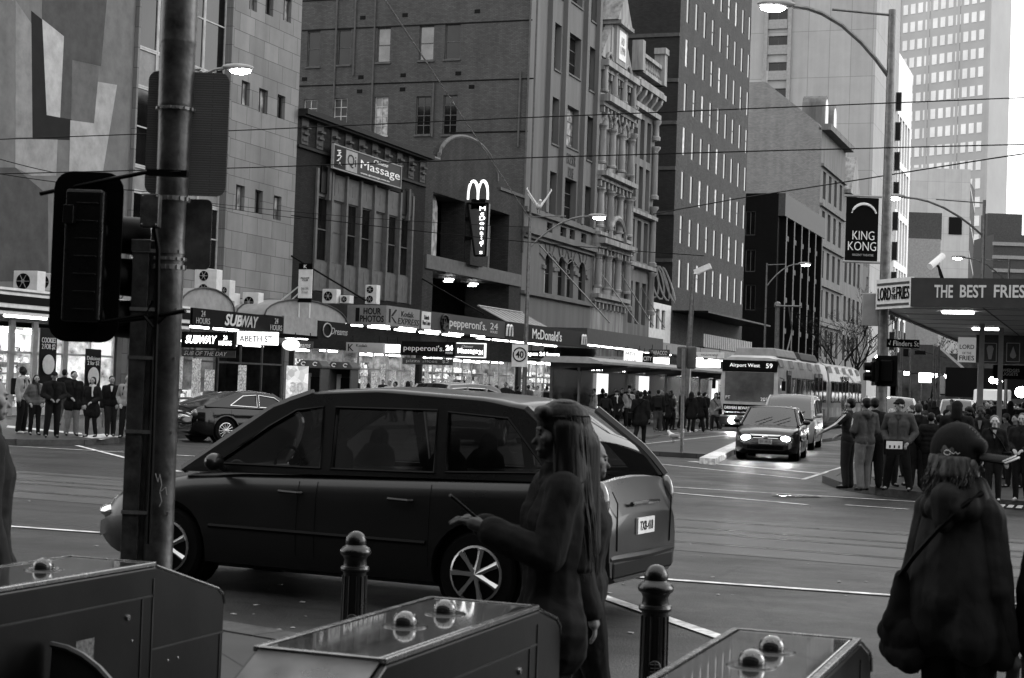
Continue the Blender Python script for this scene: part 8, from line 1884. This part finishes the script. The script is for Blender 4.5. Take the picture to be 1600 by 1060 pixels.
for k in range(12):
    x = 925 + k*17.5 + rnd.uniform(-4, 4); D_ = rnd.uniform(68, 84); src = pro[rnd.choice([0,0,2,3,4])]
    c = dup(src, flo(x, D_, .1), rnd.uniform(0, 6.28), 'background figure under the tram shelter, %s from the left in the back row' % num[k]); c['group'] = GT; q = rnd.uniform(.95, 1.08); c.scale = (q, q, q)
for k, (x, D_) in enumerate(((1378,33.5),(1412,35.5),(1443,36),(1478,35),(1503,37),(1540,34),(1570,36),(1585,32.5))):
    c = dup(pro[[3,1,4,2,0,1,4,0][k]], flo(x, D_), rnd.uniform(0, 6.28), 'person in the second row of the right corner crowd, %s from the left' % num[k]); c['group'] = GR; c.scale = (.85,)*3
# boxed picture held by the man in the cap
p = flo(1402,32.0); c = pD(1396, 699, 29.65); rb = thing('picture_box', 'black box with a white printed picture held by the man in the black cap', 'box', c); mb = MB(); mb.boxc(c, (.36,.06,.27), rz=YAW+.25); mb.build('box', M_SIGNK, rb, bevel=.006)
fb = V((math.sin(YAW+.25), -math.cos(YAW+.25), 0)); mb = MB(); mb.boxc(c+fb*.033+V((0,0,.04)), (.32,.006,.14), rz=YAW+.25); q = mb.build('printed_picture', M_WHITEP, rb); mb = MB()
for dx in (-.09,0,.09): mb.boxc(c+fb*.038+V((math.cos(YAW+.25)*dx, math.sin(YAW+.25)*dx, .01)), (.03,.004,.05), rz=YAW+.25)
mb.build('printed_figures', M_SIGNK, q)

# ------------------------------------------------------------------ foreground people
def near(label, x, D_, face, **kw): return person(label, flo(x, D_, .12), face, vs=.0075, **kw)
# woman with a phone, long dark hair, facing left
w = near('woman with very long dark hair looking at a phone before the people carrier', 846, 6.4, -80, h=1.65, top=.035, bot=.03, sk=.1, hr=.004, arms=('phone','phone'), fem=True, coat='long', hair='none', legs='walk', shoe=.02, head=0)
g = 1.67
hb = MB()
hb.ball((0,-.02*g,.955*g), (.056*g,.064*g,.052*g), 18, 12); hb.ball((0,-.045*g,.92*g), (.056*g,.05*g,.06*g), 16, 10)
for k in range(13):
    a = -1.9 + 3.8*k/12; bx, by = .046*math.sin(a), -.02-.04*math.cos(a)
    if abs(a) > 1.6: z1, sp = .80, .9
    else: z1, sp = .615, 1.35
    hb.cap((bx*g, by*g, .94*g), .021*g, (bx*sp*g, (by-.008)*g, .80*g), .022*g); hb.cap((bx*sp*g, (by-.008)*g, .80*g), .022*g, (bx*sp*1.05*g, (by-.03)*g, z1*g), .013*g)
hb.cap((0,-.06*g,.9*g), .05*g, (0,-.085*g,.66*g), .035*g)
hb.cap((-.03*g,.03*g,.972*g), .018*g, (.03*g,.03*g,.972*g), .018*g)
rm(hb.build('hair', hairmat('long_dark_hair', .01), w, fix=False), .008, 2)
rs = random.Random(4); hb = MB()
for k in range(170):
    a = rs.uniform(-2.3, 2.3); bx, by = math.sin(a), -math.cos(a); z1 = rs.uniform(.58, .68) if abs(a) < 1.6 else rs.uniform(.76, .84); q = rs.uniform(-.006, .006)
    pts = [(.03*bx*g, (-.02+.03*by)*g, .998*g), (.055*bx*g, (-.022+.06*by)*g, .965*g), ((.062*bx+q)*g, (-.03+.058*by)*g, .90*g), ((.07*bx-q)*g, (-.04+.055*by)*g, .80*g), ((.072*bx+q)*g, (-.055+.05*by)*g, (.80+z1)/2*g), ((.06*bx+2*q)*g, (-.07+.04*by)*g, z1*g)]
    hb.tube(pts, [.003,.0034,.0032,.003,.0026,.001], 4)
hb.build('hair_strands', hairmat('long_dark_hair', .01), w, fix=False, smooth=True)
mb = MB(); W_ = V((0,.2*g,.735*g)); mb.boxc(W_+V((0,.015,.02)), (.07,.012,.145), m=Matrix.Rotation(-.9, 4, 'X')); ph = tag(mb.build('phone', M_DARK, bevel=.004), 'slim phone held up by the woman with very long hair', 'phone')
bpy.context.view_layer.update(); ph.data.transform(Matrix.Translation(ORG[ph.name])); ph.location = w.location; ph.rotation_euler = w.rotation_euler
mb = MB(); mb.lathe([(.02*g,-.008),(.024*g,0),(.02*g,.008)], (.055*g,.155*g,.70*g), 16, 'Y'); mb.build('bracelet', M_CHROME, w, smooth=True)
# shorter woman behind, facing right
near('shorter woman facing right half hidden behind the very long hair', 903, 7.5, 88, h=1.5, top=.05, bot=.012, sk=.2, hr=.05, arms=('down','down'), fem=True, coat='jacket', hair='bob')
# cap woman
c = near('woman in a baseball cap and dark hooded raincoat seen from behind at the right', 1486, 6.4, 150, h=1.6, top=.07, bot=.004, sk=.2, hr=.12, arms=('down','down'), fem=True, coat='hoodie', hair='none', head=-64, wide=.98)
g = 1.6; Rh = Matrix.Rotation(math.radians(-64), 3, 'Z')
T = lambda x, y, z: Rh @ V((x*g, y*g, 0)) + V((0,0,z*g))
mb = MB(); mb.ball(T(0,-.010,.958), (.054*g,.066*g,.07*g), 24, 14, Rh); mb.cap(T(-.026,.04,.97), .022*g, T(.026,.04,.97), .022*g)
rm(mb.build('cap', cloth('cap_cloth', .045, bump=.25), c, fix=False), .007, 2)
mb = MB(); P = []
for i in range(7):
    v = i/6; row = []
    for j in range(9):
        t = -1+2*j/8; row.append(T(.055*t*(1-.1*v), .045+.09*v*(1-.35*t*t)**1, .953-.008*v-.014*t*t))
    P.append(row)
mb.grid(P); q = mb.build('cap_peak', cloth('cap_cloth', .045, bump=.25), c, smooth=True, ang=180); md = q.modifiers.new('s','SOLIDIFY'); md.thickness = .008; md.offset = 0
mb = MB(); mb.tube([T(.05*t, .045+.09*(1-.35*t*t), .947-.014*t*t) for t in [k/6-1 for k in range(13)]], .0035, 5); mb.tube([T(.05*t, .045+.083*(1-.35*t*t), .951-.014*t*t) for t in [k/6-1 for k in range(13)]], .0025, 5); mb.build('peak_edging', M_WHITEP, c)
mb = MB(); mb.ball(T(0,-.012,1.025), .008, 10, 6); mb.build('cap_button', M_BLACK, c)
mb = MB(); o = T(.0585,-.012,.955); 
mb.tube([T(.0545,-.03+.008*math.cos(t*.5),.953+.006*math.sin(t*.5)) for t in range(13)], .0015, 4); mb.tube([T(.055,-.02,.954),T(.055,-.015,.95),T(.055,-.01,.955),T(.055,-.005,.95),T(.0545,.0,.954)], .0012, 4); mb.build('cap_embroidery', M_TXTW, c)
mb = MB()
for k in range(7): a = T(.02,.018+.006*k,1.012-.0055*k); mb.tube([a, a+V((.004,.002,.008))], .0018, 4)
mb.build('cap_lettering', M_TXTG, c)
rh = random.Random(8); hb = MB()
hb.ball(T(0,-.03,.93), (.05*g,.05*g,.045*g), 16, 10, Rh)
for k in range(34):
    a = -2.2 + 4.4*k/33; bx, by = .05*math.sin(a), -.012-.048*math.cos(a); q = rh.uniform(-.006,.006)
    hb.cap(T(bx, by, .935), .012*g, T(bx*1.15+q, by*1.1, .90), .013*g, 7); hb.cap(T(bx*1.15+q, by*1.1, .90), .012*g, T(bx*1.05-q, by*1.25+q, .868+rh.uniform(-.01,.012)), .008*g, 7)
rm(hb.build('hair', hairmat('wavy_fair_hair', .1), c, fix=False), .0065, 1)
rs = random.Random(9); hb = MB()
for k in range(210):
    a = rs.uniform(-2.4, 2.4); bx, by = math.sin(a), -math.cos(a); z1 = rs.uniform(.84, .885); ph = rs.uniform(0, 6); am = rs.uniform(.003, .008)
    pts = []
    for i in range(9):
        t = i/8; z = .945 + (z1-.945)*t; rr = .052 + .018*t; pts.append(T(bx*rr + am*math.sin(ph+t*9)*t, -.014 + by*(rr+.004) + am*math.cos(ph+t*9)*t, z))
    hb.tube(pts, [.0028]*7+[.002,.0008], 4)
hb.build('hair_strands', hairmat('wavy_fair_hair', .1), c, fix=False, smooth=True)
# hood lying on the shoulders, raincoat bell, strap and big shoulder bag
K = lambda x, y, z: V((x*g, y*g, z*g))
mb = MB(); 
for k in range(9):
    a = -1.75 + 3.5*k/8; x, y = .072*math.sin(a), .0-.062*math.cos(a)
    mb.cap(K(x*.8, y*.6+.0, .872), .02*g, K(x*1.25, y*1.35, .815), .026*g)
mb.cap(K(0,-.075,.84), .045*g, K(0,-.085,.79), .03*g)
folds(rm(mb.build('hood', cloth('raincoat', .05, .7, .22), c, fix=False), .008, 2), .018, .004)
mb = MB()
for s in (-1, 1):
    for y in (-.03, .03):
        mb.cap(K(s*.06,y*.4,.785), .05*g, K(s*.062,y,.66), .062*g); mb.cap(K(s*.062,y,.66), .062*g, K(s*.07,y*1.1,.51), .068*g)
    mb.cap(K(s*.03,0,.78), .075*g, K(s*.03,0,.53), .09*g)
    mb.cap(K(s*.095,0,.795), .042*g, K(s*.128,-.012,.64), .04*g); mb.cap(K(s*.128,-.012,.64), .04*g, K(s*.128,.02,.47), .036*g)
mb.cap(K(0,-.02,.8), .06*g, K(0,-.03,.6), .085*g)
folds(rm(mb.build('raincoat', cloth('raincoat', .05, .7, .22), c, fix=False), .01, 6), .02, .003)
mb = MB(); mb.cap(K(-.13,-.085,.64), .02*g, K(-.135,-.075,.53), .045*g); mb.cap(K(-.175,-.06,.5), .035*g, K(-.10,-.09,.5), .04*g); mb.cap(K(-.185,-.05,.46), .03*g, K(-.09,-.09,.45), .035*g); folds(rm(mb.build('shoulder_bag', cloth('bag_cloth', .03), c, fix=False), .011, 3), .03, .015)
mb = MB(); mb.tube([K(-.13,-.1,.64), K(-.07,-.117,.70), K(.0,-.112,.77), K(.06,-.085,.83), K(.085,-.03,.86)], .011, 6); mb.build('bag_strap', M_BLACK, c, smooth=True)
for ch in c.children:
    if ch.name.split('.')[0] in ('raincoat','jacket','shoulder_bag','hood','bag_strap','trousers'): ch.scale = (.87, .87, 1)
    if ch.name.split('.')[0] == 'body': ch.scale = (.92, .92, 1)
# people cut by the frame
near('dark haired person in profile cut by the left edge behind the ticket barrier', -38, 7.4, 95, h=1.7, top=.05, bot=.03, sk=.25, hr=.01, arms=('down','down'), coat='long')
near('person in a black sleeve cut by the right edge', 1700, 6.2, 180, h=1.6, top=.012, bot=.01, sk=.2, hr=.01, arms=('down','down'))
